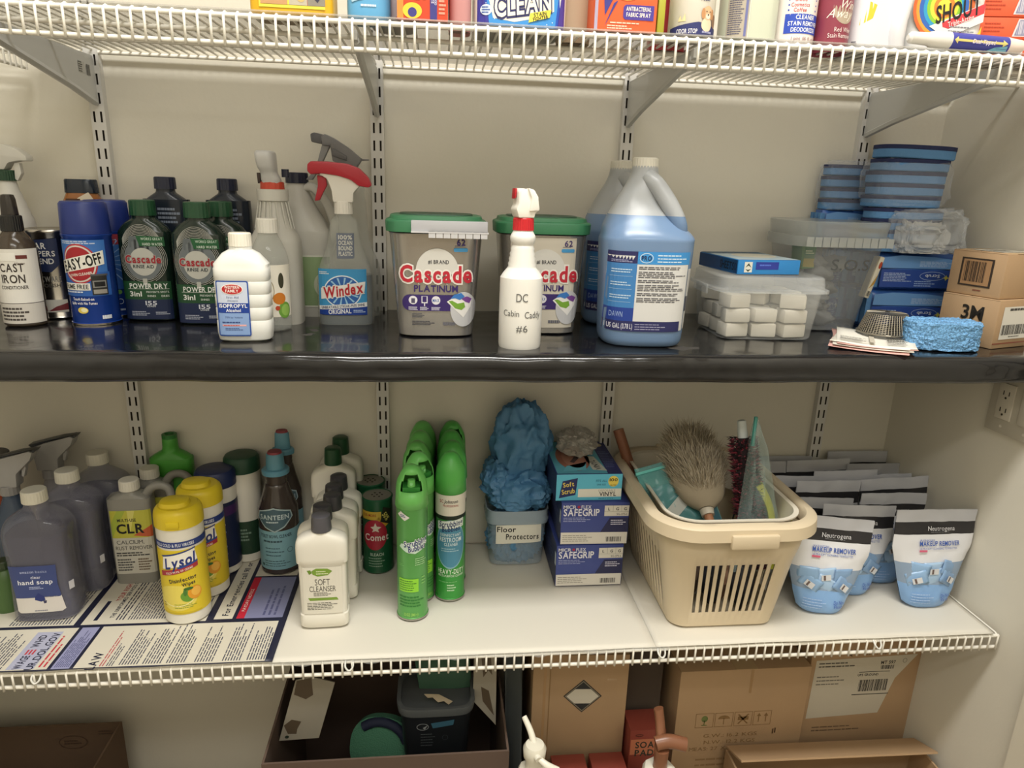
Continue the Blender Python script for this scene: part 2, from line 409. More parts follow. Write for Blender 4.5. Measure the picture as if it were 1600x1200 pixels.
obj('vinyl_cover', middle_liner(), linerm, t, smooth=60)
bm = bmesh.new(); bbox(bm, XL + .01, 1.60, -.384, -.012, ZM - .0405, ZM - .0015); obj('deck', bm, P('3a3734', .8), t)

# lower shelf: white sheets and a poster under the stock
def sheet(name, x0, x1, label, cat, m, y0=-.002, y1=-.394, z=ZL - .001, wav=.0006, droop=0.004):
    bm = bmesh.new(); nx = 60; rows = []
    for j in range(30):
        y = y0 + (y1 - y0) * j / 29; row = []
        for i in range(nx + 1):
            x = x0 + (x1 - x0) * i / nx; x = min(x, wallx(y) - .004)
            e = max(0, (abs(y) - .375) / .02); 
            row.append(bm.verts.new((x, y + (.0025 * noise.noise(Vector((x * 12, 0, 0))) if j == 29 else 0), z - droop * e * e * .5 + wav * min(0, noise.noise(Vector((x * 11, y * 9, 0)))))))
        rows.append(row)
    for A, B in zip(rows, rows[1:]):
        for i in range(nx): bm.faces.new((A[i], B[i], B[i + 1], A[i + 1]))
    bmesh.ops.recalc_face_normals(bm, faces=bm.faces)
    for f in bm.faces:
        if f.normal.z < 0: f.normal_flip()
    o = tag(obj(name, bm, m, smooth=60), label, cat); s = o.modifiers.new('thick', 'SOLIDIFY'); s.thickness = .0008; s.offset = -1
    return o
sheet('shelf_liner', -.55, 1.009, 'long white liner sheet under the bottles and glove boxes on the lower shelf', 'shelf liner', whitel, z=ZL - .0022)
sheet('shelf_liner', 1.002, 1.66, 'white liner sheet under the laundry basket and pouches', 'shelf liner', whitel, z=ZL - .0012)
# poster
pst = sheet('poster', -.55, .335, 'labour-law poster of text panels laid flat under the soaps, left half of the lower shelf', 'poster', P('22243a', .45), z=ZL - .0002, y0=-.03, y1=-.3955, droop=.0)
pl = Label(lambda u, v, o: Vector((u, v, ZL - .0002 + o)), off=.00025, step=.00012)
cream = P('d6d0c0', .4)
def panel(x0, x1, y0, y1, m=cream): pl.rect(x0, y0, x1, y1, m, 0)
panel(-.55, -.024, -.394, -.282); panel(.017, .322, -.394, -.281); pl.rect(-.018, -.394, .011, -.282, '9a9cc0', 0)
panel(-.55, -.038, -.274, -.03); panel(-.026, .190, -.274, -.03); panel(.203, .236, -.270, -.03)
pl.rect(.243, -.270, .326, -.13, '8284a6', 0).rect(.243, -.270, .257, -.13, 'c0283c', 1); panel(.243, .326, -.125, -.03)
pl.rect(-.088, -.392, -.045, -.292, 'b1b3c9', 1)
pl.text('WAGE', -.073, -.374, .012, '1c2038', 2, w=.034, rot=90).text('WHD', -.073, -.318, .012, '1c2038', 2, w=.034, rot=90).text('=', -.073, -.347, .012, 'c03030', 2, w=.012, rot=90)
pl.rect(-.079, -.354, -.076, -.341, 'c23a44', 2).rect(-.0735, -.354, -.0705, -.341, 'c23a44', 2).rect(-.068, -.354, -.065, -.341, 'c23a44', 2)
pl.text('UR.DOL.GOV', -.053, -.345, .012, '1c2038', 2, w=.098, rot=90)
def vfine(x0, x1, y0, y1, n, m='4a4c5c', seed=1, fill=.42):
    rnd = random.Random(seed)
    for i in range(n):
        a = x0 + (x1 - x0) * (i + .5) / n; hh = (x1 - x0) / n * fill / 2; y = y0; e = y0 + (y1 - y0) * rnd.uniform(.6, 1)
        while y < e:
            w = min(rnd.uniform(.008, .02), e - y); pl.rect(a - hh, y, a + hh, y + w, m, 1); y += w + .002
vfine(-.038 - .004, -.027, -.388, -.29, 2, 'c23a44', 5); vfine(-.18, -.095, -.392, -.29, 18, seed=2); vfine(-.015, .009, -.39, -.285, 8, '4a4c74', 3)
pl.text('LAW', .044, -.378, .014, '1c2038', 2, w=.044, rot=90, al='c'); vfine(.055, .064, -.392, -.288, 2, 'b65058', 6); vfine(.066, .078, -.392, -.31, 3, seed=7)
for k, x in enumerate((.085, .122, .160, .205, .250, .290)): vfine(x, x + .032, -.390, -.290 + .004 * (k % 3), 7, seed=20 + k)
pl.rect(-.010, -.262, -.003, -.20, '1c2038', 1).text('YOUR RIGHTS UNDER', .008, -.145, .009, 'b03038', 1, w=.11, rot=90).text('THE UNIFORMED SERVICES EMPLOYMENT', .019, -.17, .007, '1c2038', 1, w=.17, rot=90)
vfine(.027, .044, -.262, -.07, 3, '2c2e44', 8); vfine(.048, .185, -.262, -.06, 28, seed=9); vfine(-.15, -.045, -.27, -.06, 20, seed=10)
pl.text('For Emergencies call 911 or', .2205, -.165, .011, '1c2038', 1, w=.190, rot=90)
pl.text('PAYDAY NOTICE', .250, -.21, .006, 'f0e6e0', 2, w=.075, rot=90, bold=False); vfine(.285, .315, -.262, -.15, 3, '5c5e84', 11)
pl.build('printed_panels', pst)
# retaining clips on the lip, and loose film at the edge
def clip(x, z, label):
    t = thing('shelf_clip', label, 'clip', (x, -D - .006, z))
    bm = bmesh.new(); sweep(bm, crv([(-.006, .004, .004), (-.006, -.004, -.002), (0, -.007, -.008), (.006, -.004, -.004), (.007, .003, .004)], 4), .0017, n=6); obj('hook', bm, P('f0f0ea', .2, alpha=.85), t, smooth=60)
for x, lb in ((-.040, 'small clear clip on the lower shelf lip under the poster'), (.462, 'small clear clip on the lower shelf lip in front of the soft cleanser bottles'), (1.012, 'small clear clip on the lower shelf lip at the joint of the white sheets'), (1.425, 'small clear clip on the lower shelf lip below the makeup remover pouches')):
    clip(x, ZL - .012, lb)
bm = bmesh.new(); rows = []
for j in range(5):
    rows.append([bm.verts.new((.33 + i * .0085, -.3955 - .003 * abs(noise.noise(Vector((i * .5, j, 0)))), ZL - .002 - j * .0028 * (.5 + abs(noise.noise(Vector((i * .23, 2.2, 0))))))) for i in range(83)])
for A, B in zip(rows, rows[1:]):
    for i in range(82): bm.faces.new((A[i], B[i], B[i + 1], A[i + 1]))
tag(obj('plastic_film', bm, film, smooth=80), 'crinkled strip of clear film hanging over the front edge of the lower shelf', 'plastic film')

# double outlet on the right wall
t = thing('wall_outlet', 'wide pale wall plate with a double outlet beside the pouches', 'outlet', (wallx(-.30) - .0005, -.318, -.455)); t.rotation_euler = (0, 0, WR)
box('plate', -.006, 0, -.06, .06, -.062, .062, P('b9b3a4', .5), t, bev=.002)
box('receptacle', -.0085, -.005, .008, .042, -.034, .034, P('c6c0b2', .4), t, bev=.001)
bm = bmesh.new()
for z in (.016, -.016):
    for y in (.019, .031): bbox(bm, -.0089, -.0083, y - .0009, y + .0009, z - .004, z + .004)
    tube(bm, (-.0089, .025, z - .009), (-.0083, .025, z - .009), .0022, n=8)
obj('slots', bm, P('2c2824'), t)
box('rocker_switch', -.0085, -.005, -.042, -.008, -.034, .034, P('c6c0b2', .4), t, bev=.001)
bm = bmesh.new()
for y in (-.025, .025):
    for z in (-.048, .048): tube(bm, (-.0065, y, z), (-.005, y, z), .003, n=8)
obj('screw', bm, P('cfc9bb', .3), t)

# ================================================================== MIDDLE SHELF
Z = ZM
def cap_ribs(name, r, z0, z1, m, parent, n=28, cx=0, cy=0, r2=None):   # ribbed screw cap
    bm = bmesh.new(); r2 = r2 or r * .97; rings = []
    for z, rr, k in ((z0, r, 1), (z1 - .0015, r2, 1), (z1, r2 - .0015, 0)):
        rings.append([bm.verts.new((cx + (rr - (.0006 if (i % 2 and k) else 0)) * math.cos(PI * i / n), cy + (rr - (.0006 if (i % 2 and k) else 0)) * math.sin(PI * i / n), z)) for i in range(2 * n)])
    for A, B in zip(rings, rings[1:]):
        for i in range(2 * n): bm.faces.new((A[i], A[(i + 1) % (2 * n)], B[(i + 1) % (2 * n)], B[i]))
    bm.faces.new(rings[0][::-1]); bm.faces.new(rings[-1])
    return obj(name, bm, m, parent, smooth=25)
def head(pts, s=1 / 3000, cx=215, z0=420): return [((x - cx) * s, (z0 - y) * s) for x, y in pts]
def trigger_head(parent, z, body, lever, shroud=None, rz=0, sc=1.0, collar=None, cr=.016):
    """spray head, nozzle towards local -X"""
    g = math.radians(rz)
    cap_ribs('collar', cr * sc, z, z + .022 * sc, collar or body, parent, 20)
    b_ = extr('spray_head', [(x * sc, q * sc) for x, q in head([(105, 278), (95, 262), (150, 225), (250, 222), (310, 245), (340, 300), (300, 335), (272, 365), (268, 415), (165, 415), (160, 355), (140, 300)], z0=420)], .026 * sc, body, parent, .004 * sc, loc=(0, 0, z + .018 * sc), rot=(0, 0, g))
    extr('trigger_lever', [(x * sc, q * sc) for x, q in head([(88, 280), (132, 290), (137, 330), (112, 375), (96, 408), (70, 412), (77, 385), (90, 335)])], .012 * sc, lever, parent, .002 * sc, loc=(0, 0, z + .018 * sc), rot=(0, 0, g))
    extr('nozzle', [(x * sc, q * sc) for x, q in head([(60, 235), (108, 235), (108, 278), (60, 276)])], .018 * sc, lever, parent, .002 * sc, loc=(0, 0, z + .018 * sc), rot=(0, 0, g))
    if shroud:
        extr('shroud', [(x * sc, q * sc) for x, q in head([(42, 262), (45, 228), (62, 213), (150, 212), (250, 220), (305, 240), (352, 285), (368, 325), (350, 337), (300, 330), (260, 300), (200, 282), (110, 272), (60, 280)])], .036 * sc, shroud, parent, .007 * sc, loc=(0, 0, z + .018 * sc), rot=(0, 0, g))

# --- dark blue bottle at the left edge
t = thing('cleaner_bottle', 'dark blue bottle cut off by the left edge of the picture, middle shelf', 'bottle', (-.228, -.15, Z))
loft('body', [(0, .030), (.003, .034), (.15, .034), (.17, .026), (.18, .014), (.19, .014)], P('1c2748', .3), t); cap_ribs('cap', .016, .188, .21, P('20222a'), t)
# --- amber conditioner spray
t = thing('spray_bottle', 'spray bottle with a white label reading CAST IRON and a black mist pump', 'bottle', (-.082, -.186, Z))
loft('body', [(0, .029), (.003, .032), (.118, .0315), (.133, .029), (.146, .022), (.153, .0155), (.158, .0145)], M('smoke_plastic', (96, 84, 72), .15, trans=.5), t)
cap_ribs('collar', .0165, .155, .180, P('1e1d1d', .3), t); loft('overcap', [(.18, .0125), (.205, .011), (.212, .009), (.213, .005)], M('smoke_cap', (60, 54, 50), .1, trans=.5), t)
l = Label(fcyl(.0322), cut=.004); l.rect(-.05, .040, .05, .128, 'e6e3dc').rect(-.05, .006, .05, .039, 'cfcac2')
l.text('CAST', .006, .098, .013, '3a322e', w=.034).text('IRON', .006, .080, .013, '3a322e', w=.034).text('CONDITIONER', .006, .066, .0055, '3a322e', w=.040).rect(-.03, .112, .03, .118, '6a2f2a', 1).rect(-.012, .109, .014, .122, 'f2f0ea', 2).text('Home', .018, .105, .004, '6a5a50', bold=False, shear=.3)
l.fine(-.022, .010, .024, .034, 4, '4a4440'); l.build('label', t)
# --- metal polish tin behind
t = thing('polish_can', 'silver can with a dark blue shield label standing behind the cast iron spray bottle', 'can', (-.066, -.103, Z))
tin = M('tin', (176, 172, 166), .22, metal=1)
loft('body', [(0, .040), (.002, .0415), (.004, .040), (.147, .040), (.149, .0415), (.152, .0415), (.154, .040), (.1525, .037), (.1525, .03)], tin, t)
l = Label(fcyl(.0403), cut=.004); l.poly([(-.030, .135), (.026, .140), (.026, .095), (.012, .082), (-.012, .084), (-.030, .092)], '1f2c52').text('BAR', -.004, .127, .010, 'e8e6e0', w=.026).text('KEEPERS', -.002, .114, .009, 'e8e6e0', w=.046).text('FRIEND', -.002, .101, .009, 'e8e6e0', w=.04).text('COOKWARE', .0, .070, .009, '8f8c86', w=.05).text('POLISH', .008, .059, .006, '55524e', w=.03)
l.rect(-.03, .012, .03, .034, 'd9d6ce').poly([(.0, .014), (.03, .016), (.03, .028), (.012, .022)], '7a3038', 1); l.build('label', t)
# --- white trigger bottle with green collar at the back left
t = thing('spray_bottle', 'white trigger spray bottle with a dark green collar, back left of the middle shelf', 'spray bottle', (-.146, -.062, Z))
wp = P('d5d3cc', .4)
prof = [(0, .033), (.004, .037), (.13, .037), (.155, .034)] + [(.16 + .007 * i, .033 - .0021 * i + (.0012 if i % 2 else 0)) for i in range(10)] + [(.235, .0135)]
loft('body', prof, wp, t); cap_ribs('collar', .0175, .232, .250, P('24442f'), t)
extr('spray_head', [(-.03, .25), (.004, .25), (.012, .262), (.03, .266), (.0445, .266), (.043, .275), (.028, .287), (.008, .293), (-.03, .294), (-.045, .28)], .024, wp, t, .004)
extr('trigger_lever', [(.018, .262), (.027, .262), (.028, .245), (.020, .232), (.016, .235)], .010, wp, t, .001)
# --- oven cleaner cans
def oven_can(loc, label, r=.0385, front=True):
    t = thing('oven_cleaner_can', label, 'spray can', loc, group='blue spray cans')
    loft('body', [(0, r - .001), (.001, r), (.003, r), (.004, r - .0012), (.146, r - .0012), (.148, r), (.151, r), (.154, r - .004)], P('1b3f96', .25, metal=.3), t)
    loft('base_rim', [(0, r + .0003), (.003, r + .0003), (.0031, r - .001)], tin, t)
    loft('cap', [(.152, r - .0008), (.20, r - .003), (.204, r - .006), (.2045, r - .012)], P('1d2f74', .4), t)
    l = Label(fcyl(r - .0010), cut=.004)
    l.rect(-.042, .090, .042, .143, '3d74c0').rect(-.045, .05, .045, .09, '2f62b4').fine(-.03, .136, .03, .142, 2, 'c8d4e8')
    if front:
        l.ell(-.002, .104, .029, .033, 'b5323a', 1).ell(-.002, .104, .0265, .0305, 'd9d4ce', 2).ell(-.002, .104, .024, .028, 'a8242e', 3)
        l.poly([(-.034, .087), (.037, .103), (.037, .126), (-.034, .108)], 'f0eee6', 4).text('EASY-OFF', .001, .1060, .0165, '141414', 5, w=.064, rot=14, shear=.1, bold='x')
        l.text('OVEN CLEANER', .0, .087, .0042, 'f2ece4', 4, w=.035, rot=8)
        l.poly([(-.034, .060), (.012, .060), (.012, .072), (-.034, .072)], 'e9e8e2', 4).text('FUME FREE', -.011, .066, .0075, '1a1a1a', 5, w=.041).fine(-.034, .055, .012, .059, 1, 'd7dff0', 4)
        l.rect(.014, .052, .038, .084, '2b2a2a', 4).rect(.016, .064, .036, .076, '8a8a88', 5).rect(.018, .066, .034, .074, '1a1a1c', 6).rect(.014, .084, .040, .087, '55565a', 4).rect(.016, .054, .036, .061, 'a09c94', 5)
        l.text('Tough Baked-on', -.002, .045, .0045, 'f2f4f8', 2, w=.034).text('Spills with No Fumes', -.002, .038, .0042, 'f2f4f8', 2, w=.042).ell(-.004, .026, .0085, .0055, 'e8d060', 2).ell(-.002, .0265, .005, .0035, 'f6f0c0', 3).fine(.024, .010, .044, .017, 1, 'e8ecf4', 2, fill=.9)
    else:
        l.rect(-.035, .129, .05, .147, '9c3644', 1)
        for k in range(7): a = math.radians(-50 + 17 * k); l.poly([(.0, .100), (.045 * math.cos(a), .100 + .045 * math.sin(a)), (.045 * math.cos(a + .05), .100 + .045 * math.sin(a + .05))], '8fb4e4', 1)
        l.ell(.022, .045, .004, .004, '6aa050', 2).ring(.022, .028, .005, .005, .001, 'c8d4ea', 2, 20).fine(.012, .010, .034, .016, 1, 'c8d4ea', 2)
    l.build('label', t); return t
oven_can((.020, -.160, Z), 'blue oven cleaner spray can in front, label EASY-OFF FUME FREE')
oven_can((.021, -.081, Z), 'blue spray can with a red band standing right behind the front oven cleaner can', front=False)
oven_can((.071, -.040, Z), 'hindmost blue spray can, only a sliver showing beside the rinse aid bottle', r=.027, front=False)
# --- orange bottle with dark cap
t = thing('polish_bottle', 'amber bottle with a black flat cap behind the blue oven cleaner cans', 'bottle', (-.034, -.038, Z))
loft('body', [(0, .034, .018, 3), (.004, .038, .021, 3), (.17, .038, .021, 3), (.195, .034, .02, 3), (.211, .027, .018, 2.6), (.216, .025, .017, 2.5)], M('amber', (150, 92, 38), .25, coat=.4), t)
loft('cap', [(.214, .0275, .018, 2.8), (.236, .0265, .017, 2.8), (.238, .025, .016, 2.8)], P('14202f', .2), t)
l = Label(fsup(.0385, .0215, 3), cut=.006); l.poly([(.0, .205), (.020, .216), (.026, .205), (.032, .180), (.02, .18)], 'd8cdb8').rect(-.03, .05, .03, .17, 'c07830').rect(-.02, .20, .005, .204, '4a2c18'); l.build('label', t)
# --- rinse aid bottles
def rinse(loc, label, rz=0):
    t = thing('rinse_aid_bottle', label, 'bottle', loc, rz, group='rinse aid bottles')
    A = crv([(0, .040, .020, 3), (.004, .0425, .0225, 3), (.03, .043, .023, 3), (.14, .0435, .0235, 3), (.158, .040, .022, 2.8), (.170, .030, .020, 2.4), (.177, .0205, .0185, 2), (.183, .020, .018, 2)], 3)
    loft('body', A, P('16261f', .2), t, seg=40); cap_ribs('cap', .0215, .182, .208, P('1f4a30', .35), t, 22)
    fa = lambda v: .0431 if v < .143 else max(.0435 - (v - .143) * .45, .03); 
    l = Label(fsup(.0437, .0237, 3), cut=.004)
    l.rect(-.0395, .003, .0395, .038, '1a2749').rect(-.0395, .038, .0395, .070, '1d4a2c')
    for k in range(11):
        l.ring(0, .108, .031 + .0024 * k, .034 + .0026 * k, .0008, 'a9aaa4', 1, 30, -62 if k > 2 else -85, 242 if k > 2 else 265) if k < 4 else l.ring(0, .108, .0385, .034 + .0026 * k, .0008, 'a9aaa4', 1, 24, 35, 145)
    l.ell(0, .108, .030, .036, '6d7478', 2).poly([(-.024, .125), (-.019, .148), (.019, .148), (.024, .125)], '5f666a', 2).ell(0, .104, .022, .024, 'bdbdb6', 3)
    l.rect(-.0035, .064, .0035, .075, 'b5b5ae', 3).poly([(-.008, .149), (.036, .147), (.037, .131), (-.003, .131)], '1d5a34', 4)
    l.text('WORKS GREAT', .017, .1435, .0042, 'bcd0c0', 5, w=.034).text('HARD WATER', .018, .1345, .0042, 'cfdcd0', 5, w=.032)
    l.text('Cascade', 0, .1085, .0125, 'a8a49e', 5, w=.058, bold='h').text('Cascade', 0, .1085, .0125, 'a01f2e', 6, w=.058, bold='x').text('RINSE AID', 0, .096, .0056, '2e3a40', 5, w=.034)
    l.text('POWER DRY', .004, .062, .0085, 'e6e8e4', 3, w=.062).rect(-.030, .0565, .037, .0573, 'c8ccc6', 3).text('3in1', -.018, .048, .0085, 'e6e8e4', 3, w=.020).text('PREVENTS SPOTS', .018, .0515, .0032, 'd0d6d0', 3, w=.036).text('SHINES', .008, .0445, .0032, 'd0d6d0', 3, w=.014).text('DRIES', .030, .0445, .0032, 'd0d6d0', 3, w=.012)
    l.text('155', .006, .032, .0072, 'd4d8e2', 3, w=.019).text('LOADS', .006, .0265, .003, 'd4d8e2', 3, w=.014).fine(-.028, .009, .004, .018, 3, 'aab0c0', 3).fine(.012, .011, .036, .017, 2, 'aab0c0', 3)
    l.build('label', t); return t
r0 = rinse((.102, -.126, Z), 'green-capped black rinse aid bottle next to the blue oven cleaner can', 2)
dup(r0, (.202, -.157, Z), 'green-capped black rinse aid bottle half hidden by the isopropyl alcohol bottle', 2)
dup(r0, (.223, -.095, Z), 'third green-capped rinse aid bottle, standing behind the one beside the alcohol', 2)
def navyb(loc, label):
    t = thing('detergent_bottle', label, 'bottle', loc, group='dark bottles with navy caps')
    loft('body', crv([(0, .036, .018, 3), (.004, .039, .021, 3), (.19, .040, .021, 3), (.205, .036, .020, 2.7), (.215, .024, .018, 2.3), (.221, .0165, .0165, 2), (.23, .0165, .0165, 2)], 3), P('1c2430', .25), t)
    cap_ribs('cap', .0185, .226, .247, P('1b2138', .3), t, 22)
    l = Label(fsup(.0402, .0212, 3), cut=.006); l.fine(-.01, .165, .03, .195, 4, '7d8798'); l.build('label', t); return t
n0 = navyb((.121, -.062, Z), 'dark bottle with a navy cap behind the left rinse aid bottle')
dup(n0, (.222, -.035, Z), 'dark bottle with a navy cap at the back, left of the white jug sprayer')
# --- isopropyl alcohol
t = thing('alcohol_bottle', 'white translucent bottle with a blue ISOPROPYL ALCOHOL label and cream cap', 'bottle', (.305, -.289, Z), 4)
al = M('alcohol_white', (226, 226, 220), .35, sss=.3)
prof = [(0, .036, .022, 3.5), (.003, .040, .0255, 3.5)]
for k in range(5): z = .015 + k * .0205; prof += [(z, .0415, .027, 4), (z + .0175, .0415, .027, 4), (z + .019, .0405, .0262, 4)]
prof += [(.121, .041, .0267, 3.5), (.137, .028, .021, 2.5), (.143, .0175, .0165, 2), (.150, .017, .016, 2)]
loft('body', prof, al, t, seg=40); cap_ribs('cap', .0175, .148, .1685, P('ebe6d8', .4), t, 24)
l = Label(fsup(.0421, .0277, 4), cut=.004); l.rrect(-.0365, .010, .0125, .097, .003, '2a50a0').rrect(-.0345, .012, .0105, .095, .002, 'c9d2e4', 1).rect(-.0345, .012, .0105, .047, '86a3d2', 2)
l.ell(-.012, .084, .0165, .0085, 'f2e8e0', 3).ell(-.012, .084, .015, .0075, 'b8262c', 4).text('WESTERN', -.012, .0872, .0042, 'f4ece4', 5, w=.022).text('FAMILY', -.012, .0815, .0042, 'f4ece4', 5, w=.019).text('First Aid', -.012, .0715, .0034, '6a7894', 3, w=.018, bold=False).text('Antiseptic', -.012, .0665, .0030, '6a7894', 3, w=.016, bold=False)
l.rect(-.036, .047, .012, .0625, '1d3f94', 3).text('ISOPROPYL', -.012, .0582, .0055, 'f2f4f8', 4, w=.042).text('Alcohol', -.012, .051, .0046, 'f2f4f8', 4, w=.022)
l.text('70% by Volume', -.012, .040, .0028, '3a4e80', 3, w=.026, bold=False).rect(-.030, .026, .006, .0285, 'e8b0b0', 3).fine(-.030, .030, .006, .034, 1, '3a4e80', 3).fine(-.028, .0265, .004, .028, 1, 'b03038', 4).fine(-.026, .019, .002, .0235, 2, '3a4e80', 3)
l.build('label', t)
# --- cleaning vinegar
t = thing('vinegar_bottle', 'clear glass-like bottle with white cap and vegetable label behind the alcohol', 'bottle', (.328, -.203, Z))
clearp = M('clear_bottle', (205, 208, 202), .07, alpha=.3)
loft('body', crv([(0, .028), (.004, .031), (.03, .0315), (.105, .0315), (.125, .030), (.145, .023), (.158, .0165), (.165, .0155)], 4), clearp, t); cap_ribs('cap', .0178, .163, .1865, P('dcd9d0', .4), t, 22)
l = Label(fcyl(.0318), cut=.004); l.rect(-.045, .025, .048, .112, 'e9e4d6').ell(.020, .056, .011, .010, 'c87828', 1).ell(.029, .036, .012, .014, '6a9a3c', 1).ell(.030, .036, .008, .010, '90b858', 2).ell(.024, .086, .005, .013, '3a3a2a', 1).text('7', .002, .095, .010, 'c86a28', 1).ring(.0, .07, .012, .020, .001, '8a7a4a', 1).rect(-.004, .026, .008, .06, '2c4a2a', 1).ell(.016, .04, .004, .004, 'b8452a', 2); l.build('label', t)
# --- half gallon jug sprayer
t = thing('jug_sprayer', 'tall milky jug with a white trigger head and red collar behind the vinegar', 'spray bottle', (.326, -.137, Z)); t.scale = (1, 1, .90)
loft('body', crv([(0, .039, .031, 3), (.004, .043, .035, 3), (.14, .0435, .035, 3), (.165, .041, .034, 2.8), (.185, .032, .029, 2.3), (.215, .0245, .0235, 2), (.236, .0225, .022, 2)], 3) + [(.237, .0265, .0265), (.258, .0265, .0265), (.2585, .022, .022)], milky, t)
bm = bmesh.new()
for i in range(16):
    a = 2 * PI * i / 16; tube(bm, (.0335 * math.cos(a), .029 * math.sin(a), .184), (.0245 * math.cos(a), .0245 * math.sin(a), .235), .0014, n=5)
obj('neck_ribs', bm, milky, t, smooth=60)
cap_ribs('collar', .0205, .2585, .272, P('b8402c', .4), t, 16)
loft('spray_head', crv([(.262, .013, .014, 3, 0, 0), (.275, .016, .017, 3, 0, -.004), (.288, .0135, .018, 3, -.002, -.008), (.300, .0150, .022, 3.4, -.004, -.012), (.322, .0155, .026, 3.4, -.006, -.012), (.328, .013, .022, 3, -.006, -.010)], 3), P('c9c9c9', .35), t)
extr('trigger_lever', [(-.024, .288), (-.018, .288), (-.018, .270), (-.023, .268)], .012, P('3a2c2a'), t, .001); loft('nozzle', [(.281, .006, .006, 4, .021, .01), (.296, .006, .006, 4, .021, .01)], P('1d2236', .3), t)
# --- gallon jug with handle behind, green label
def jug_handle(parent, pts, r, m, flat=.6): 
    bm = bmesh.new(); sweep(bm, crv(pts, 5), r, n=12, flat=flat); return obj('handle', bm, m, parent, smooth=70)
t = thing('vinegar_jug', 'milky gallon jug with a looped handle and green label near the wall', 'jug', (.352, -.050, Z))
loft('body', crv([(0, .056, .036, 4), (.004, .061, .040, 4), (.14, .061, .040, 4), (.165, .055, .038, 3), (.20, .034, .030, 2.4), (.235, .020, .020, 2), (.245, .019, .019, 2)], 3), milky, t)
cap_ribs('cap', .021, .243, .262, P('1d2236', .35), t, 20)
jug_handle(t, [(.012, -.006, .236), (.030, -.01, .236), (.052, -.012, .212), (.066, -.012, .175), (.064, -.01, .150), (.056, -.008, .135)], .0095, milky)
l = Label(fsup(.0615, .0405, 4), cut=.006); l.rect(-.058, .018, .058, .115, '8fa87c').ell(.045, .06, .016, .022, 'c3cbb2', 1).rect(-.058, .018, .058, .021, 'dfe0d4', 1).rect(-.058, .112, .058, .115, 'dfe0d4', 1).bars(.047, .098, .057, .112, '3a3c34', 1, 5); l.build('label', t)
# --- trigger bottles: glass cleaner and the clear one behind
def flatspray(loc, label, rz, glas, blue, z1=.19):
    t = thing('glass_cleaner_bottle', label, 'spray bottle', loc, rz, group='clear trigger bottles')
    A = crv([(0, .046, .024, 3), (.004, .050, .028, 3), (.06, .050, .028, 3), (.10, .046, .027, 2.8), (.125, .036, .025, 2.5), (.15, .029, .022, 2.3), (z1 - .008, .023, .019, 2), (z1, .015, .015, 2), (z1 + .008, .0145, .0145, 2)], 3)
    loft('body', A, glas, t, seg=40)
    if blue:
        loft('liquid', crv([(.003, .043, .0215, 3), (.006, .0475, .0255, 3), (blue, .0475, .0255, 3)], 3), M('blue_liquid', (44, 66, 88), .1), t)
    return t
t = flatspray((.446, -.139, Z), 'clear bottle of blue glass cleaner with a red and white trigger head, label Windex', 3, clearp, .088)
trigger_head(t, .194, P('e6e2da', .4), P('a82030', .4), P('b02434', .35))
l = Label(fsup(.0505, .0285, 3), cut=.005); l.rect(-.046, .018, .038, .100, '3f96cc').ell(-.004, .060, .033, .029, 'e9f2f6', 1).ell(-.004, .060, .031, .027, '2b62ae', 2)
for k in range(14): a = 2 * PI * k / 14; l.poly([(-.004, .060), (-.004 + .029 * math.cos(a), .060 + .025 * math.sin(a)), (-.004 + .029 * math.cos(a + .12), .060 + .025 * math.sin(a + .12))], '9ecbe8', 3)
l.poly([(-.042, .046), (.034, .060), (.036, .078), (-.042, .066)], 'f0ece8', 4).text('Windex', -.004, .0625, .0185, 'e8e4e0', 5, w=.070, rot=9, shear=.12, bold='h').text('Windex', -.004, .0625, .0185, 'b8202c', 6, w=.070, rot=9, shear=.12, bold='x')
l.poly([(-.046, .027), (.038, .033), (.038, .041), (-.046, .034)], 'e8eaec', 4).text('UNBEATABLE STREAK-FREE SHINE', -.004, .0338, .0045, '1c2c5c', 5, w=.076, rot=4.5).poly([(-.046, .018), (.038, .018), (.038, .033), (-.046, .027)], '1c3f94', 4).text('ORIGINAL', -.010, .0245, .008, 'f2f4f6', 5, w=.040, rot=3).fine(-.044, .090, -.026, .096, 2, 'dce9f2', 2).fine(.014, .022, .036, .028, 2, 'b0c4e8', 5)
l.build('label', t)
l = Label(fsup(lambda v: .034 + (.125 - v) * .12, lambda v: .0255 + (.125 - v) * .05, 2.4), cut=.005); l.rect(-.012, .118, .018, .162, '6c7486')
for k, s_ in enumerate(('100%', 'OCEAN', 'BOUND', 'PLASTIC')): l.text(s_, .003, .155 - .0095 * k, .007, 'd8d8d0', 1, w=.024)
l.build('neck_label', t)
t = flatspray((.452, -.052, Z), 'clear trigger bottle with a grey head, tallest, behind the blue glass cleaner', 0, clearp, .0, .245)
GY = P('77777a', .4); hp = lambda q: head(q, z0=300)
extr('spray_head', hp([(100, 60), (125, 48), (170, 68), (250, 118), (312, 168), (312, 186), (290, 215), (292, 260), (225, 260), (215, 205), (160, 190), (150, 110), (110, 110)]), .024, GY, t, .003, loc=(-.014, 0, .247))
extr('nozzle', hp([(45, 50), (66, 42), (118, 52), (108, 102), (48, 92)]), .020, P('5e5e62', .4), t, .003, loc=(-.014, 0, .247)); extr('trigger_lever', hp([(108, 92), (148, 108), (122, 160), (86, 232), (44, 292), (6, 292), (40, 262), (78, 190)]), .014, P('8a8a8c', .4), t, .002, loc=(-.014, 0, .247))
extr('lever_hinge', hp([(165, 120), (240, 160), (238, 185), (156, 160)]), .030, P('66666a', .4), t, .002, loc=(-.014, 0, .247)); extr('tail', hp([(300, 160), (322, 172), (356, 173), (356, 178), (320, 182), (300, 178)]), .006, GY, t, .0008, loc=(-.014, 0, .247))
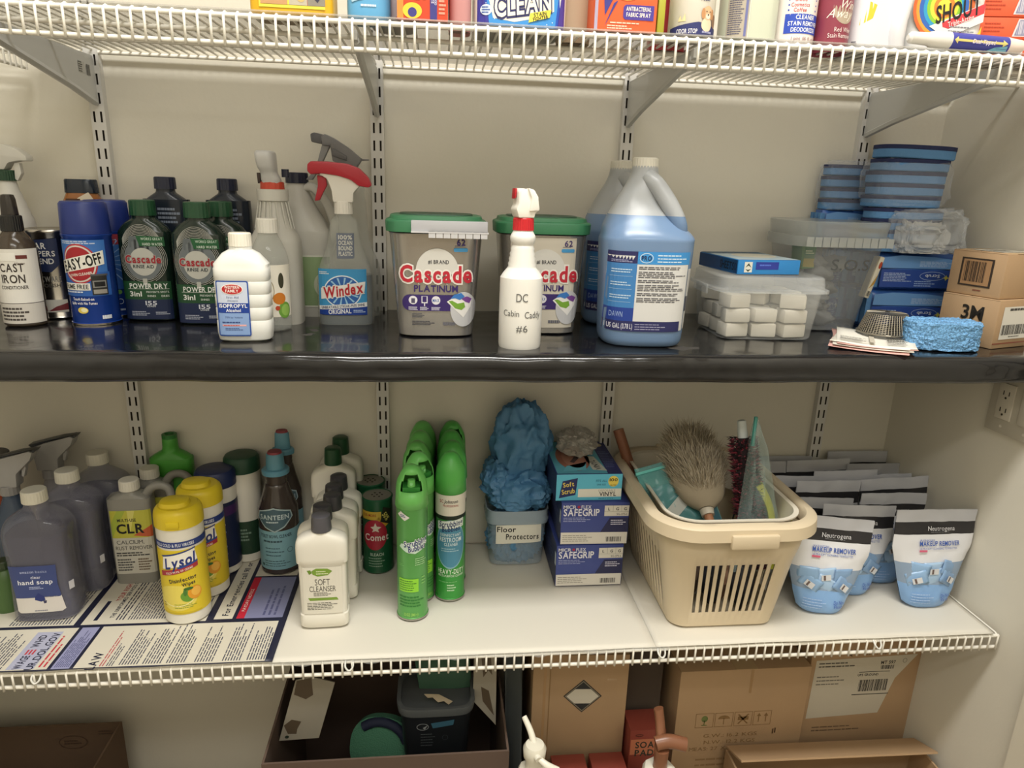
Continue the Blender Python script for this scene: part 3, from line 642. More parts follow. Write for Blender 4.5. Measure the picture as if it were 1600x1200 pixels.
cap_ribs('collar', .015, .248, .262, GY, t, 16, cx=-.002)
# --- dishwasher tablet tubs
silver = M('foil_wrap', (196, 192, 186), .25, metal=.75)
def tub(loc, label, rz, open_):
    t = thing('detergent_tub', label, 'tub', loc, rz, group='silver dishwasher tablet tubs')
    loft('body', [(0, .060, .048, 4), (.002, .064, .051, 4), (.02, .0655, .0525, 4), (.170, .0775, .060, 4), (.172, .079, .061, 4)], silver, t, seg=56)
    gl_ = P('3a7a55', .45)
    A = [(.174, .0835, .0645, 4), (.190, .0845, .0655, 4), (.1925, .083, .064, 4), (.194, .078, .059, 4), (.1995, .076, .057, 4), (.2005, .072, .053, 4)]
    loft('lid', A, gl_, t, seg=56)
    loft('lid_top_panel', [(.2000, .062, .045, 3.5), (.2025, .061, .044, 3.5), (.2026, .05, .034, 3)], P('2b4f3c', .5), t, seg=40)
    tw = P('cfcfd2', .4)
    if open_:
        box('tear_band', -.040, .0835, -.0672, -.0610, .1745, .1935, P('bdbec4', .4), t, bev=.001); 
        bm = bmesh.new()
        for k in range(8): bbox(bm, -.012 + k * .012, -.0012 + k * .012, -.070, -.064, .1665, .1765)
        obj('tear_strip', bm, tw, t); box('tear_edge', -.040, .085, -.0705, -.0655, .174, .1765, tw, t)
    fa = lambda v: .0655 + (v - .02) * .08 + .0002; fb = lambda v: .0525 + (v - .02) * .05 + .0002
    l = Label(fsup(fa, fb, 4), cut=.006)
    if not open_: l.rect(-.058, .012, .055, .168, 'cfc8ba', 0)
    pu = '3b2a6a'
    l.ell(.002, .112, .035, .037, 'd8d6d0', 1, a0=-8, a1=188).text('#1 BRAND', .004, .127, .0062, '2e2e34', 2, w=.034)
    l.text('Cascade', .0, .107, .0265, 'eeeae4', 3, w=.119, bold='h').text('Cascade', .0, .107, .0265, 'c02c3c', 5, w=.119, bold='x')
    l.text('PLATINUM', .0, .0825, .0105, pu, 3, w=.073).text('62', .041, .159, .0095, pu, 3, w=.014).rrect(.029, .144, .052, .150, .002, '4a9ad0', 3).fine(.031, .152, .050, .154, 1, '6a6a7a', 3)
    l.rrect(-.056, .045, .040, .072, .012, pu, 3).rect(.020, .045, .045, .072, P(pu), 3)
    for k, x in enumerate((-.038, -.019, .000)):
        l.ell(x, .063, .0072, .0072, 'e6e4ea', 4) if k != 1 else l.rect(x - .005, .058, x + .005, .070, 'e6e4ea', 4).rect(x - .0035, .060, x + .0035, .0695, pu, 5).rect(x - .0008, .053, x + .0008, .058, 'e6e4ea', 4)
        l.fine(x - .0075, .046, x + .0075, .052, 3, 'd8d6e4', 4, seed=k)
    l.rect(-.041, .058, -.035, .066, '55506a', 5).text('MAX', .0, .063, .005, '3c62a8', 5, w=.011)
    l.ell(.046, .048, .022, .030, 'c6c6c8', 4).poly([(.018, .061), (.046, .034), (.058, .052), (.060, .067), (.045, .069), (.030, .069)], 'eceae6', 5)
    l.poly([(.021, .062), (.027, .063), (.036, .058), (.047, .060), (.049, .052), (.043, .047), (.032, .050)], '7aa83c', 6).poly([(.024, .066), (.030, .073), (.042, .076), (.048, .070), (.040, .064), (.032, .067)], '3c78c0', 6).poly([(.041, .067), (.052, .070), (.060, .066), (.056, .058), (.049, .061)], '7a4a94', 6)
    l.fine(-.040, .033, -.018, .041, 3, '5a5a62', 3).fine(-.040, .020, .0, .028, 3, '4a4a52', 3).fine(.012, .020, .040, .026, 1, '6a6a72', 3, fill=.9)
    l.build('label', t); return t
tub((.609, -.212, Z), 'left silver tub of dishwasher tablets with a green lid and a grey tear strip', 0, True)
tub((.793, -.182, Z), 'right silver tub of dishwasher tablets, green lid, half behind the white spray bottle', 0, False)
# --- white spray bottle, handwriting
t = thing('spray_bottle', 'white spray bottle with a red collar and handwriting DC Cabin Caddy #6', 'spray bottle', (.745, -.322, Z))
wb = M('white_bottle', (232, 230, 224), .35, sss=.2)
prof = crv([(0, .031), (.004, .0345), (.10, .0345), (.112, .0335)], 2) + [(.118, .030), (.126, .0235)] + [(.129 + .004 * i, .0222 - .0006 * i + (.0008 if i % 2 else -.0004)) for i in range(8)] + crv([(.162, .0165), (.168, .0195), (.175, .020), (.181, .017), (.186, .0145)], 3)
loft('body', prof, wb, t); cap_ribs('collar', .0168, .185, .204, P('c8242c', .35), t, 26)
extr('spray_head', [(-.0135, .204), (.013, .204), (.0145, .212), (.0215, .216), (.018, .236), (.012, .246), (-.010, .2485), (-.0145, .244), (-.014, .225), (-.0175, .217)], .030, P('f0ece2', .35), t, .004, rot=(0, 0, .25))
extr('head_ridge', [(.004, .214), (.0195, .2155), (.018, .236), (.010, .247), (.0, .249), (.007, .234)], .012, P('f4f1e8', .35), t, .003, loc=(.002, -.013, 0), rot=(0, 0, .25))
extr('trigger_lever', [(-.0155, .248), (-.0125, .248), (-.0135, .235), (-.0165, .232)], .014, P('b8242c', .35), t, .001, loc=(-.002, .0, 0), rot=(0, 0, .25))
l = Label(fcyl(.0347), cut=.004); ink = '5a5a58'
l.text('DC', -.002, .083, .013, ink, w=.018, bold=False).text('Cabin', -.0195, .058, .0095, ink, w=.027, bold=False).text('Caddy', .0175, .056, .0105, ink, w=.029, bold=False).text('#6', -.001, .034, .011, ink, w=.018, bold=False)
l.build('handwriting', t)
# --- big detergent jugs
bluel = M('blue_detergent', (112, 138, 172), .25, sss=.25); cloudy = M('cloudy_plastic', (188, 192, 196), .3, trans=.2, sss=.2)
def gallon_full(loc, label, rz, lv):
    t = thing('detergent_jug', label, 'jug', loc, rz, group='gallon jugs of blue detergent')
    K = [(0, .062, .056, 3.2, 0, 0), (.004, .067, .060, 3.2, 0, 0), (.022, .0700, .063, 3.2, 0, 0), (.110, .0735, .066, 3.2, 0, 0), (.165, .0765, .067, 3, 0, 0), (.180, .075, .065, 2.8, 0, 0), (.200, .062, .054, 2.6, -.008, .004), (.230, .041, .038, 2.4, -.014, .009), (.258, .029, .028, 2.1, -.010, .010), (.275, .0235, .0235, 2, -.008, .010), (.289, .021, .021, 2, -.008, .010)]
    bm = loftbm(crv(K, 4), 44); bmesh.ops.bisect_plane(bm, geom=bm.verts[:] + bm.edges[:] + bm.faces[:], dist=1e-6, plane_co=(0, 0, lv), plane_no=(0, 0, 1))
    for f in bm.faces: f.material_index = 0 if f.calc_center_median().z < lv else 1
    obj('body', bm, [bluel, cloudy], t, smooth=38)
    cap_ribs('cap', .0215, .286, .302, P('dedbd0', .4), t, 26, cx=-.008, cy=.010)
    bm = bmesh.new(); pts = crv([(-.006, -.004, .272), (.008, -.017, .258), (.026, -.028, .232), (.042, -.032, .203), (.046, -.028, .184), (.040, -.022, .165)], 6); sweep(bm, pts, .0145, n=14, flat=1.0); bmesh.ops.bisect_plane(bm, geom=bm.verts[:] + bm.edges[:] + bm.faces[:], dist=1e-6, plane_co=(0, 0, lv), plane_no=(0, 0, 1))
    for f in bm.faces: f.material_index = 0 if f.calc_center_median().z < lv else 1
    obj('handle', bm, [bluel, cloudy], t, smooth=70)
    fa = lambda v: .070 + (v - .022) * .04 + .0004; fb = lambda v: .063 + (v - .022) * .034 + .0004
    l = Label(fsup(fa, fb, 3.2), cut=.005); pur = '2a2c5c'
    l.rect(-.070, .028, .060, .150, 'd3d3d2').rect(-.070, .138, -.026, .157, pur).rect(-.026, .137, .062, .157, '3d8ed0', 1).ring(-.012, .147, .011, .008, .0012, 'c6dcee', 2).text('PRO', -.012, .147, .007, '1c2c54', 3, w=.016)
    l.fine(.006, .139, .058, .154, 3, 'cfe4f4', 2, .35).fine(-.065, .1395, -.032, .144, 2, '9a9cc0', 2)
    l.rect(-.070, .066, -.026, .138, '3f7cb8', 1)
    for k in range(3): l.fine(-.064, .122 - k * .021, -.032, .130 - k * .021, 2, 'c0d6ea', 2, .4, seed=k).rect(-.066, .117 - k * .021, -.032, .1175 - k * .021, 'a8c4de', 2)
    l.rect(-.070, .042, -.026, .066, '243f90', 1).text('DAWN', -.053, .055, .009, '9ab0d8', 2, w=.020, bold=False)
    l.rect(-.070, .027, .054, .044, pur, 2).text('1 US GAL (3.78 L)', -.047, .0355, .008, 'd4d4e0', 3, w=.042).fine(-.022, .029, .032, .041, 3, 'a6a6c4', 3, .3)
    for k, n_ in enumerate((2, 4, 2, 4, 2, 3)): z = .134 - sum((2, 4, 2, 4, 2, 3)[:k]) * .0028 - k * .0022; l.fine(-.023, z - n_ * .0028, .056, z, n_, '4c4c56', 2, .5, seed=30 + k)
    l.build('label', t)
    l = Label(fsup(fa, fb, 3.2), cut=.005); l.rect(.0615, .03, .0685, .13, 'bcbcbc').rect(.0615, .06, .0685, .085, '4a4a54', 1); l.build('side_label', t)
    return t
gallon_full((.965, -.088, Z), 'gallon jug of blue detergent at the back, half hidden by its twin', -6, .205)
gallon_full((.958, -.272, Z), 'front gallon jug of blue detergent with white cap and printed label', -3, .212)
# --- clear lidded box of white sponges
t = thing('storage_box', 'clear lidded plastic box full of white foam blocks under a blue carton', 'storage box', (1.198, -.196, Z), -1.5)
bm = loftbm([(0, .070, .062, 7), (.001, .083, .072, 7), (.004, .086, .075, 7), (.085, .095, .083, 7), (.088, .100, .088, 7)], 56, open_top=True)
obj('box_body', bm, frost, t, smooth=45)
loft('lid', [(.086, .1045, .092, 7), (.091, .1045, .092, 7), (.0915, .099, .0865, 7), (.110, .0965, .084, 7), (.113, .093, .081, 7), (.1135, .085, .072, 7)], frost, t, seg=56)
box('lid_latch', -.107, -.1035, -.035, .035, .076, .092, frost, t, bev=.001)
rnd = random.Random(5); fo = M('white_foam', (238, 232, 218), .9, bump=.2, bscale=300)
spots = []
for lay in range(3):
    for i in range(3):
        for j in range(3):
            if (i + j + lay) % 4 == 3 and lay == 2: continue
            spots.append((-.056 + .055 * i + rnd.uniform(-.004, .004), -.045 + .045 * j + rnd.uniform(-.003, .003), .003 + lay * .0262, rnd.uniform(-14, 14) if lay < 2 else rnd.uniform(-40, 40)))
f0 = None
for k, (x, y, z, a) in enumerate(spots):
    wx = t.matrix_basis @ Vector((x, y, z))
    if f0 is None:
        f0 = box('foam_block', -.022, .022, -.0175, .0175, 0, .024, fo, None, bev=.003); me_f = f0.data
        f0.location = wx; o = f0
    else: o = obj('foam_block', me_f, None, None, wx)
    o.rotation_euler = (rnd.uniform(-.03, .03), rnd.uniform(-.03, .03), math.radians(a))
    tag(o, 'white foam block inside the clear lidded box', 'sponge', 'white foam blocks in the box')
# --- blue carton on the lid
t = thing('carton', 'flat bright blue carton lying on the lidded box of foam blocks', 'carton', (1.183, -.195, ZM + .1275), 6)
box('carton_body', -.060, .060, -.060, .085, -.0125, .0125, P('2f86cc', .4), t, bev=.0007)
l = Label(fflat(.0602)); l.rect(-.026, -.004, .018, .009, '2a3a9a').fine(-.019, .001, .010, .006, 1, '5a78d8', 1, .5).rect(-.048, -.009, -.033, .009, 'e2e2d8').poly([(-.0465, -.001), (-.0405, .007), (-.0345, -.001), (-.0405, .003)], '2c3c2c', 1).poly([(-.046, -.003), (-.041, -.0045), (-.035, -.003), (-.0405, -.008)], '2c3c2c', 1); l.build('front_print', t)
l = Label(fleft(-.0602)); l.rect(-.085, -.0115, .058, .0115, '2b4f80').text('SHEETS', .022, .0, .013, '101828', 1, w=.050).ring(.052, .0, .004, .006, .001, '101828', 1).rect(.005, -.0115, .058, .0115, P('2c6ca8'), 0); l.build('side_print', t)
l = Label(ftop(.0126)); l.rect(-.059, -.059, .059, .084, 'b8ccd8').ell(.01, .012, .04, .04, 'dcdcd0', 1).rect(-.059, .05, .059, .084, '1f4f70', 1); l.build('top_print', t)
# --- round tub, handwriting S.O.S
t = thing('plastic_tub', 'cloudy clear lidded tub with handwriting S.O.S behind the lidded box', 'tub', (1.363, -.120, Z))
cl = M('cloudy_tub', (196, 200, 202), .25, alpha=.27)
obj('tub_body', loftbm([(0, .055, .052, 3.5), (.002, .064, .060, 3.5), (.160, .092, .078, 3.5), (.163, .094, .080, 3.5), (.166, .094, .080, 3.5)], 48, open_top=True), cl, t, smooth=45)
lc = M('cloudy_lid', (190, 194, 192), .3, alpha=.5)
loft('lid', [(.160, .099, .085, 3.5), (.179, .100, .086, 3.5), (.1795, .096, .082, 3.5), (.205, .099, .085, 3.5), (.206, .098, .084, 3.5), (.2055, .09, .076, 3.5)], lc, t, seg=48)
bm = bmesh.new()
for k in range(11): bbox(bm, -.085 + k * .0155, -.0715 + k * .0155, -.0868, -.0850, .161, .178)
obj('lid_tabs', bm, lc, t)
l = Label(fsup(lambda v: .064 + v * .172, lambda v: .060 + v * .112, 3.5), cut=.006); l.text('S.O.S', .014, .128, .020, '55585a', w=.076, bold=False); l.build('handwriting', t)
rnd = random.Random(9)
for k in range(9):
    x, y, z = rnd.uniform(-.030, .034), rnd.uniform(-.026, .022), .018 + k * .0145
    bm = bmesh.new(); bmesh.ops.create_icosphere(bm, subdivisions=3, radius=1)
    for v in bm.verts: n_ = noise.noise(v.co * 1.9 + Vector((k, 0, 0))); v.co = Vector((v.co.x * .034, v.co.y * .028, v.co.z * .015)) * (1 + .35 * n_)
    o = obj('steel_wool_pad', bm, M('steel_wool', (150, 152, 154), .6, metal=.3, bump=.8, bscale=700), None, t.location + Vector((x, y, z)), (rnd.uniform(-.4, .4), rnd.uniform(-.4, .4), rnd.uniform(0, 3)), smooth=180)
    tag(o, 'grey steel wool pad inside the cloudy tub', 'scouring pad', 'steel wool pads in the tub')
t2 = thing('carton', 'small green carton standing inside the left of the cloudy tub', 'carton', (1.308, -.135, Z + .115)); box('carton_body', -.006, .020, -.02, .02, 0, .045, P('4f7a3a', .5), t2, bev=.0006, rot=(0, -.1, 0))
l = Label(fflat(.0202)); l.rect(-.004, .004, .018, .020, 'a89a3c').rect(-.004, .026, .018, .042, '2f6a2c').fine(-.002, .028, .016, .036, 2, 'c8d0a8', 1); l.build('front_print', t2)
# packet between tub and sponge packs
t = thing('packet', 'white and gold packet with a barcode wedged beside the cloudy tub', 'packet', (1.440, -.150, Z + .062), 0, rot=(0, .25, 0))
box('packet_body', -.004, .006, -.010, .012, 0, .082, P('dcd6c4', .4), t, bev=.002)
l = Label(fflat(.0102)); l.ell(.002, .066, .003, .007, 'b0452c', 0).poly([(-.003, .018), (.005, .03), (.005, .05)], 'b89040', 0).bars(-.003, .004, .005, .014, '3a3a38', 0, 5); l.build('front_print', t)
# --- sponge packs
navy = M('navy_pad', (44, 52, 92), .9, bump=.4, bscale=500); blues = M('blue_foam', (96, 146, 200), .85, bump=.5, bscale=260)
def sponge_mesh(w, d, h, shape=2.4):
    bm = loftbm([(0, w / 2 - .002, d / 2 - .002, shape), (.002, w / 2, d / 2, shape), (h * .68, w / 2, d / 2, shape), (h * .69, w / 2 + .0008, d / 2 + .0008, shape), (h, w / 2 + .0008, d / 2 + .0008, shape), (h + .0004, w / 2 - .002, d / 2 - .002, shape)], 32, zones=[(h * .68, 0), (9, 1)])
    me = bpy.data.meshes.new('sponge'); bm.to_mesh(me); bm.free(); me.polygons.foreach_set('use_smooth', [True] * len(me.polygons)); me.set_sharp_from_angle(angle=.6); me.materials.append(blues); me.materials.append(navy); return me
me1 = sponge_mesh(.142, .085, .0215, 3); 
def crinkle(name, label, cx, cy, z0, w, d, h, seed, m=film, amp=.006, parent=None, rz=0):
    bm = bmesh.new(); bmesh.ops.create_icosphere(bm, subdivisions=5, radius=1)
    for v in bm.verts:
        p = v.co.copy(); q = Vector([math.copysign(abs(c) ** .45, c) for c in p]); mx = max(abs(c) for c in q) or 1
        n_ = abs(noise.noise(p * 3 + Vector((seed, 0, 0)))) + .5 * abs(noise.noise(p * 7 + Vector((0, seed, 0))))
        v.co = Vector((q.x * w / 2, q.y * d / 2, q.z * h / 2 + h / 2)) + p * (n_ * amp * 2 - amp * .3)
    for v in bm.verts:
        if v.co.z < 0: v.co.z = 0
    o = obj(name, bm, m, parent, (cx, cy, z0), (0, 0, math.radians(rz)), smooth=30)
    if label: tag(o, label, 'wrapper')
    return o
packp = P('3d69b4', .3)
def pack(loc, label, w, d, h, rz=0, upside=True, group='blue wrapped sponge packs'):
    t = thing('sponge_pack', label, 'sponge pack', loc, rz, group=group)
    bm = bmesh.new()
    bmesh.ops.create_grid(bm, x_segments=1, y_segments=1, size=.5); bm.clear()
    nx, nz = 20, 12
    for side in (-1, 1):
        g = [[None] * (nz + 1) for _ in range(nx + 1)]
        for i in range(nx + 1):
            for j in range(nz + 1):
                u, v = i / nx * 2 - 1, j / nz * 2 - 1
                b_ = (1 - abs(u) ** 6) * (1 - abs(v) ** 6); n_ = noise.noise(Vector((u * 3, v * 2, side + loc[0] * 9)))
                g[i][j] = bm.verts.new((u * w / 2, side * (d / 2) * (.55 + .45 * b_) + .002 * n_ * b_, h / 2 + v * h / 2))
        for i in range(nx):
            for j in range(nz):
                q = (g[i][j], g[i + 1][j], g[i + 1][j + 1], g[i][j + 1]); bm.faces.new(q if side < 0 else q[::-1])
    bmesh.ops.remove_doubles(bm, verts=bm.verts, dist=1e-6)
    ed = [e for e in bm.edges if e.is_boundary]; bmesh.ops.bridge_loops(bm, edges=ed)
    bmesh.ops.recalc_face_normals(bm, faces=bm.faces)
    obj('wrapper', bm, packp, t, smooth=50)
    l = Label(fflat(d / 2 + .0014), cut=.0); k = w / .16
    l.poly([(-.075 * k, h * .90), (-.04 * k, h * .96), (.03 * k, h * .93), (.076 * k, h * .86), (.076 * k, h * .62), (-.076 * k, h * .62)], '6c9cd6', 0).rect(-.076 * k, h * .10, .076 * k, h * .58, '2d4c9c', 0)
    l.fine(.0, h * .66, .072 * k, h * .82, 5, 'b9cdea', 1, .4).fine(-.070 * k, h * .25, -.012 * k, h * .50, 6, 'b9cdea', 1, .4).fine(-.005 * k, h * .12, .04 * k, h * .3, 3, '9ab4dc', 1, .4)
    l.ring(.030 * k, h * .42, .026 * k, h * .12, .0008, 'b9cdea', 1).text('Scrub', .030 * k, h * .42, .006, 'd8e2f2', 2, w=.03, rot=180).poly([(.058 * k, h * .30), (.061 * k, h * .36), (.066 * k, h * .38), (.061 * k, h * .40), (.058 * k, h * .46), (.056 * k, h * .40), (.051 * k, h * .38), (.056 * k, h * .36)], 'd8d060', 2)
    l.build('print', t)
    bm = bmesh.new()
    for kx in (-w / 2 + .004, ): 
        for q in range(3): bbox(bm, kx - .009, kx + .001, -d / 2 + .006 + q * d / 3, -d / 2 + .006 + q * d / 3 + d / 5, .006, h - .006)
    obj('foam_edges', bm, blues, t)
    return t
pack((1.548, -.105, Z), 'bottom front pack of blue sponges, print upside down, beside the lower brown box', .165, .075, .074, -2)
pack((1.552, -.105, Z + .0745), 'pack of blue sponges lying on the bottom front pack, top edge crumpled', .160, .075, .072, -2)
for k in range(3): pack((1.548, -.037, Z + k * .0745), ('lowest', 'middle', 'uppermost')[k] + ' pack of the column of blue sponges against the back wall', .19, .045, .074, 0)
crinkle('crumpled_wrap', 'crumpled clear plastic bag lying on the front sponge packs', 1.548, -.125, Z + .149, .150, .090, .080, 3.3, amp=.008)
crinkle('crumpled_wrap', 'crumpled clear wrap bunched between the sponge packs and the tower', 1.535, -.150, Z + .150, .085, .035, .055, 8.3, m=M('film_bright', (215, 215, 212), .2, alpha=.5), amp=.009)
for k in range(4):
    o = obj('sponge', sponge_mesh(.15, .075, .0205, 3) if k == 0 else spm, None, None, (1.515 + .002 * k, -.108, Z + .1495 + k * .0205), (0, 0, 0)); spm = o.data
    tag(o, 'blue sponge with a navy scouring face hidden inside the crumpled bag', 'sponge', 'sponges inside the crumpled bag')
zt = Z + .2335; names = ['lowest', 'second', 'third', 'fourth']
for k in range(4):
    o = obj('sponge', me1, None, None, (1.512 + .003 * (k % 2), -.105 - .002 * k, zt + k * .0222), (0, 0, math.radians((-3, 4, -2, 3)[k])))
    tag(o, '%s sponge from below in the wrapped right-hand tower of blue and navy sponges' % names[k], 'sponge', 'right tower of sponges')
o = obj('sponge', sponge_mesh(.148, .090, .0235, 2.6), None, None, (1.520, -.110, zt + 4 * .0222 + .0005), (0, math.radians(1), math.radians(-3)))
tag(o, 'unwrapped blue sponge with a navy face crowning the right-hand tower', 'sponge', 'right tower of sponges')
crinkle('shrink_wrap', 'shiny clear wrap around the right-hand tower of sponges', 1.514, -.108, zt - .002, .150, .094, .093, 5.1, m=M('film_thin', (220, 225, 232), .1, alpha=.16), amp=.004)
me2 = sponge_mesh(.10, .046, .0205, 3.2); zt2 = Z + .2240
for k in range(4):
    o = obj('sponge', me2, None, None, (1.437 + .002 * (k % 2), -.034, zt2 + k * .0222), (0, 0, 0))
    tag(o, '%s sponge from below in the wrapped left-hand tower nearest the wall' % names[k], 'sponge', 'left tower of sponges')
crinkle('shrink_wrap', 'shiny clear wrap around the left-hand tower of sponges by the wall', 1.437, -.036, zt2 - .001, .104, .052, .096, 7.7, m=MATS['film_thin'], amp=.004)
t = pack((1.438, -.034, Z + .149), 'upright blue sponge pack under the left-hand tower of sponges', .10, .045, .074, 0)
pack((1.438, -.030, Z), 'pack of blue sponges on the shelf behind the cloudy tub, lowest of two', .022, .04, .074); pack((1.438, -.030, Z + .0745), 'pack of blue sponges behind the cloudy tub, upper of two', .022, .04, .074)
# --- papers with mesh strainer
t = thing('paper_stack', 'stack of printed leaflets under the mesh strainer at the shelf front', 'papers', (1.378, -.285, Z + .0005), 0)
rnd = random.Random(3)
for k in range(5):
    w, d = .062, .072; bm = bmesh.new(); g = []
    for i in range(9):
        g.append([bm.verts.new((-w + 2 * w * i / 8, -d + 2 * d * j / 8, .0012 + k * .0018 + (.006 + .0012 * k) * (1 - math.cos((i / 8 - .5) * 2.2)) * .5 + .002 * math.sin(j * .7 + k))) for j in range(9)])
    for i in range(8):
        for j in range(8): bm.faces.new((g[i][j], g[i + 1][j], g[i + 1][j + 1], g[i][j + 1]))
    o = obj('leaflet', bm, P(('d8a8a0', 'd9d2c6', 'c99c94', 'e2ddd0', 'e9e5da')[k], .6), t, (.004 * k - .006, .003 * k - .012, 0), (0, 0, math.radians((-34, -30, -26, -38, -30)[k])), smooth=60); s = o.modifiers.new('thick', 'SOLIDIFY'); s.thickness = .0005
def zpap(x, y): return .0012 + 4 * .0018 + .0095 + .0008
l = Label(lambda u, v, o: Vector((u * math.cos(-.52) - v * math.sin(-.52) + .008, u * math.sin(-.52) + v * math.cos(-.52) + .0, .0012 + 4 * .0018 + (.0108) * (1 - math.cos((u / .124) * 2.2)) * .5 + .0030 + o)), cut=.01)
l.fine(-.055, -.060, -.010, -.03, 7, '7a7670', 0).fine(.02, -.055, .055, .045, 9, '5c5852', 0, .5, seed=4).rect(-.008, -.062, .0, .06, 'c9c2b2', 0); l.build('print', t)
t = thing('mesh_strainer', 'upturned wire mesh sink strainer lying on the leaflets', 'strainer', (1.420, -.262, Z + .0165), 20)
prof = [(0, .046), (.003, .0445), (.010, .040), (.026, .036), (.034, .032), (.0355, .024), (.036, .001)]
bm = bmesh.new(); mm = P('9a9488', .35, metal=.8)
for k in range(12):
    z = .001 + k * .003; r = .0445 - z * .32; n = 26
    pts = [(r * math.cos(2 * PI * i / n), r * math.sin(2 * PI * i / n), z) for i in range(n + 1)]
    for a, b in zip(pts, pts[1:]): tube(bm, a, b, .00055, n=3, cap=False)
for k in range(56):
    a = 2 * PI * k / 56; c, s = math.cos(a), math.sin(a)
    for (z0, r0), (z1, r1) in (((0, .0447), (.0345, .0335)), ((.0345, .0335), (.036, .004))): tube(bm, (r0 * c, r0 * s, z0), (r1 * c, r1 * s, z1), .00055, n=3, cap=False)
obj('mesh', bm, mm, t); bm = bmesh.new(); n = 36
pts = [(.046 * math.cos(2 * PI * i / n), .046 * math.sin(2 * PI * i / n), 0) for i in range(n + 1)]
for a, b in zip(pts, pts[1:]): tube(bm, a, b, .0016, n=6)
obj('rim', bm, mm, t, smooth=60); loft('mesh_backing', [(0, .0435), (.034, .0325), (.0345, .002)], P('55514a', .8, metal=.5, alpha=.45), t)
# --- blue foam piece
t = thing('foam_slab', 'rough light blue half-round foam slab at the shelf front by the brown boxes', 'foam', (1.487, -.318, Z), -9)
bm = loftbm([(.0, .058, .030, 3), (.002, .062, .034, 3), (.047, .062, .034, 3), (.049, .058, .031, 3)], 90); bmesh.ops.subdivide_edges(bm, edges=[e for e in bm.edges if abs(e.verts[0].co.z - e.verts[1].co.z) > .02], cuts=16)
f = [f for f in bm.faces if len(f.verts) > 20]; bmesh.ops.poke(bm, faces=f); bmesh.ops.subdivide_edges(bm, edges=[e for e in bm.edges if e.calc_length() > .012], cuts=6)
bm.normal_update()
for v in bm.verts:
    n_ = noise.noise(v.co * 260); v.co += v.normal * (.0030 * n_); v.co.z = max(v.co.z, 0)
obj('foam_body', bm, M('sky_foam', (112, 164, 214), .35, bump=1.0, bscale=420, var=.55, vscale=330), t, smooth=25)
# --- two brown boxes
def brown(name, w, d, h, parent, m=card, tape=True):
    box('carton_body', -w / 2, w / 2, -d / 2, d / 2, 0, h, m, parent, bev=.0012)
    bm = bmesh.new(); bbox(bm, -w / 2 + .001, w / 2 - .001, -.0006, .0006, h - .0002, h + .0006); bbox(bm, -.0006 - w / 2 + .0005, -w / 2 + .0008, -d / 2 + .001, d / 2 - .001, h - .0016, h - .0010)
    obj('seam', bm, P('7a6248', .9), parent)
    if tape: o = box('tape', -.024, .024, -d / 2 - .0004, d / 2 + .0004, h, h + .0004, P('c7ab84', .25), parent)
t = thing('shipping_box', 'lower of two small brown boxes at the right wall, printed 3M', 'box', (1.588, -.235, Z), 0); t.rotation_euler = (0, 0, math.radians(18)); t.location = (1.612, -.262, Z)
brown('b', .100, .105, .086, t, tape=False)
l = Label(fleft(-.0505)); l.text('3M', .008, .058, .024, '26221e', w=.040); l.build('side_print', t)
l = Label(fflat(.0528)); l.rect(-.036, .016, .0495, .074, 'dedad0').fine(-.02, .066, .045, .072, 1, '3a3834', 1, .7).bars(-.033, .024, .045, .042, '2a2826', 1, 34).fine(-.01, .019, .03, .022, 1, '6a6864', 1)
rnd = random.Random(2)
l.rect(-.05, .008, .05, .010, '8a4a38', 0); l.build('shipping_label', t)
t = thing('shipping_box', 'upper of two small brown boxes at the right wall, barcode on its side', 'box', (1.615, -.258, Z + .0868), 0); t.rotation_euler = (0, 0, math.radians(16))
brown('b', .096, .100, .078, t)
l = Label(fleft(-.0485)); l.rect(-.030, .016, .030, .066, '3a3028', 0).rect(-.026, .019, .026, .063, 'a07c58', 1).bars(-.022, .024, .018, .060, '2e2620', 2, 16).fine(.0, .008, .02, .012, 1, '7a4a3a', 0, .6); l.build('side_print', t)
l = Label(ftop(.0784)); l.rect(-.03, -.03, .045, .03, 'd8d2c4').fine(-.02, -.02, .035, .02, 6, '8a867c', 1); l.build('top_label', t)

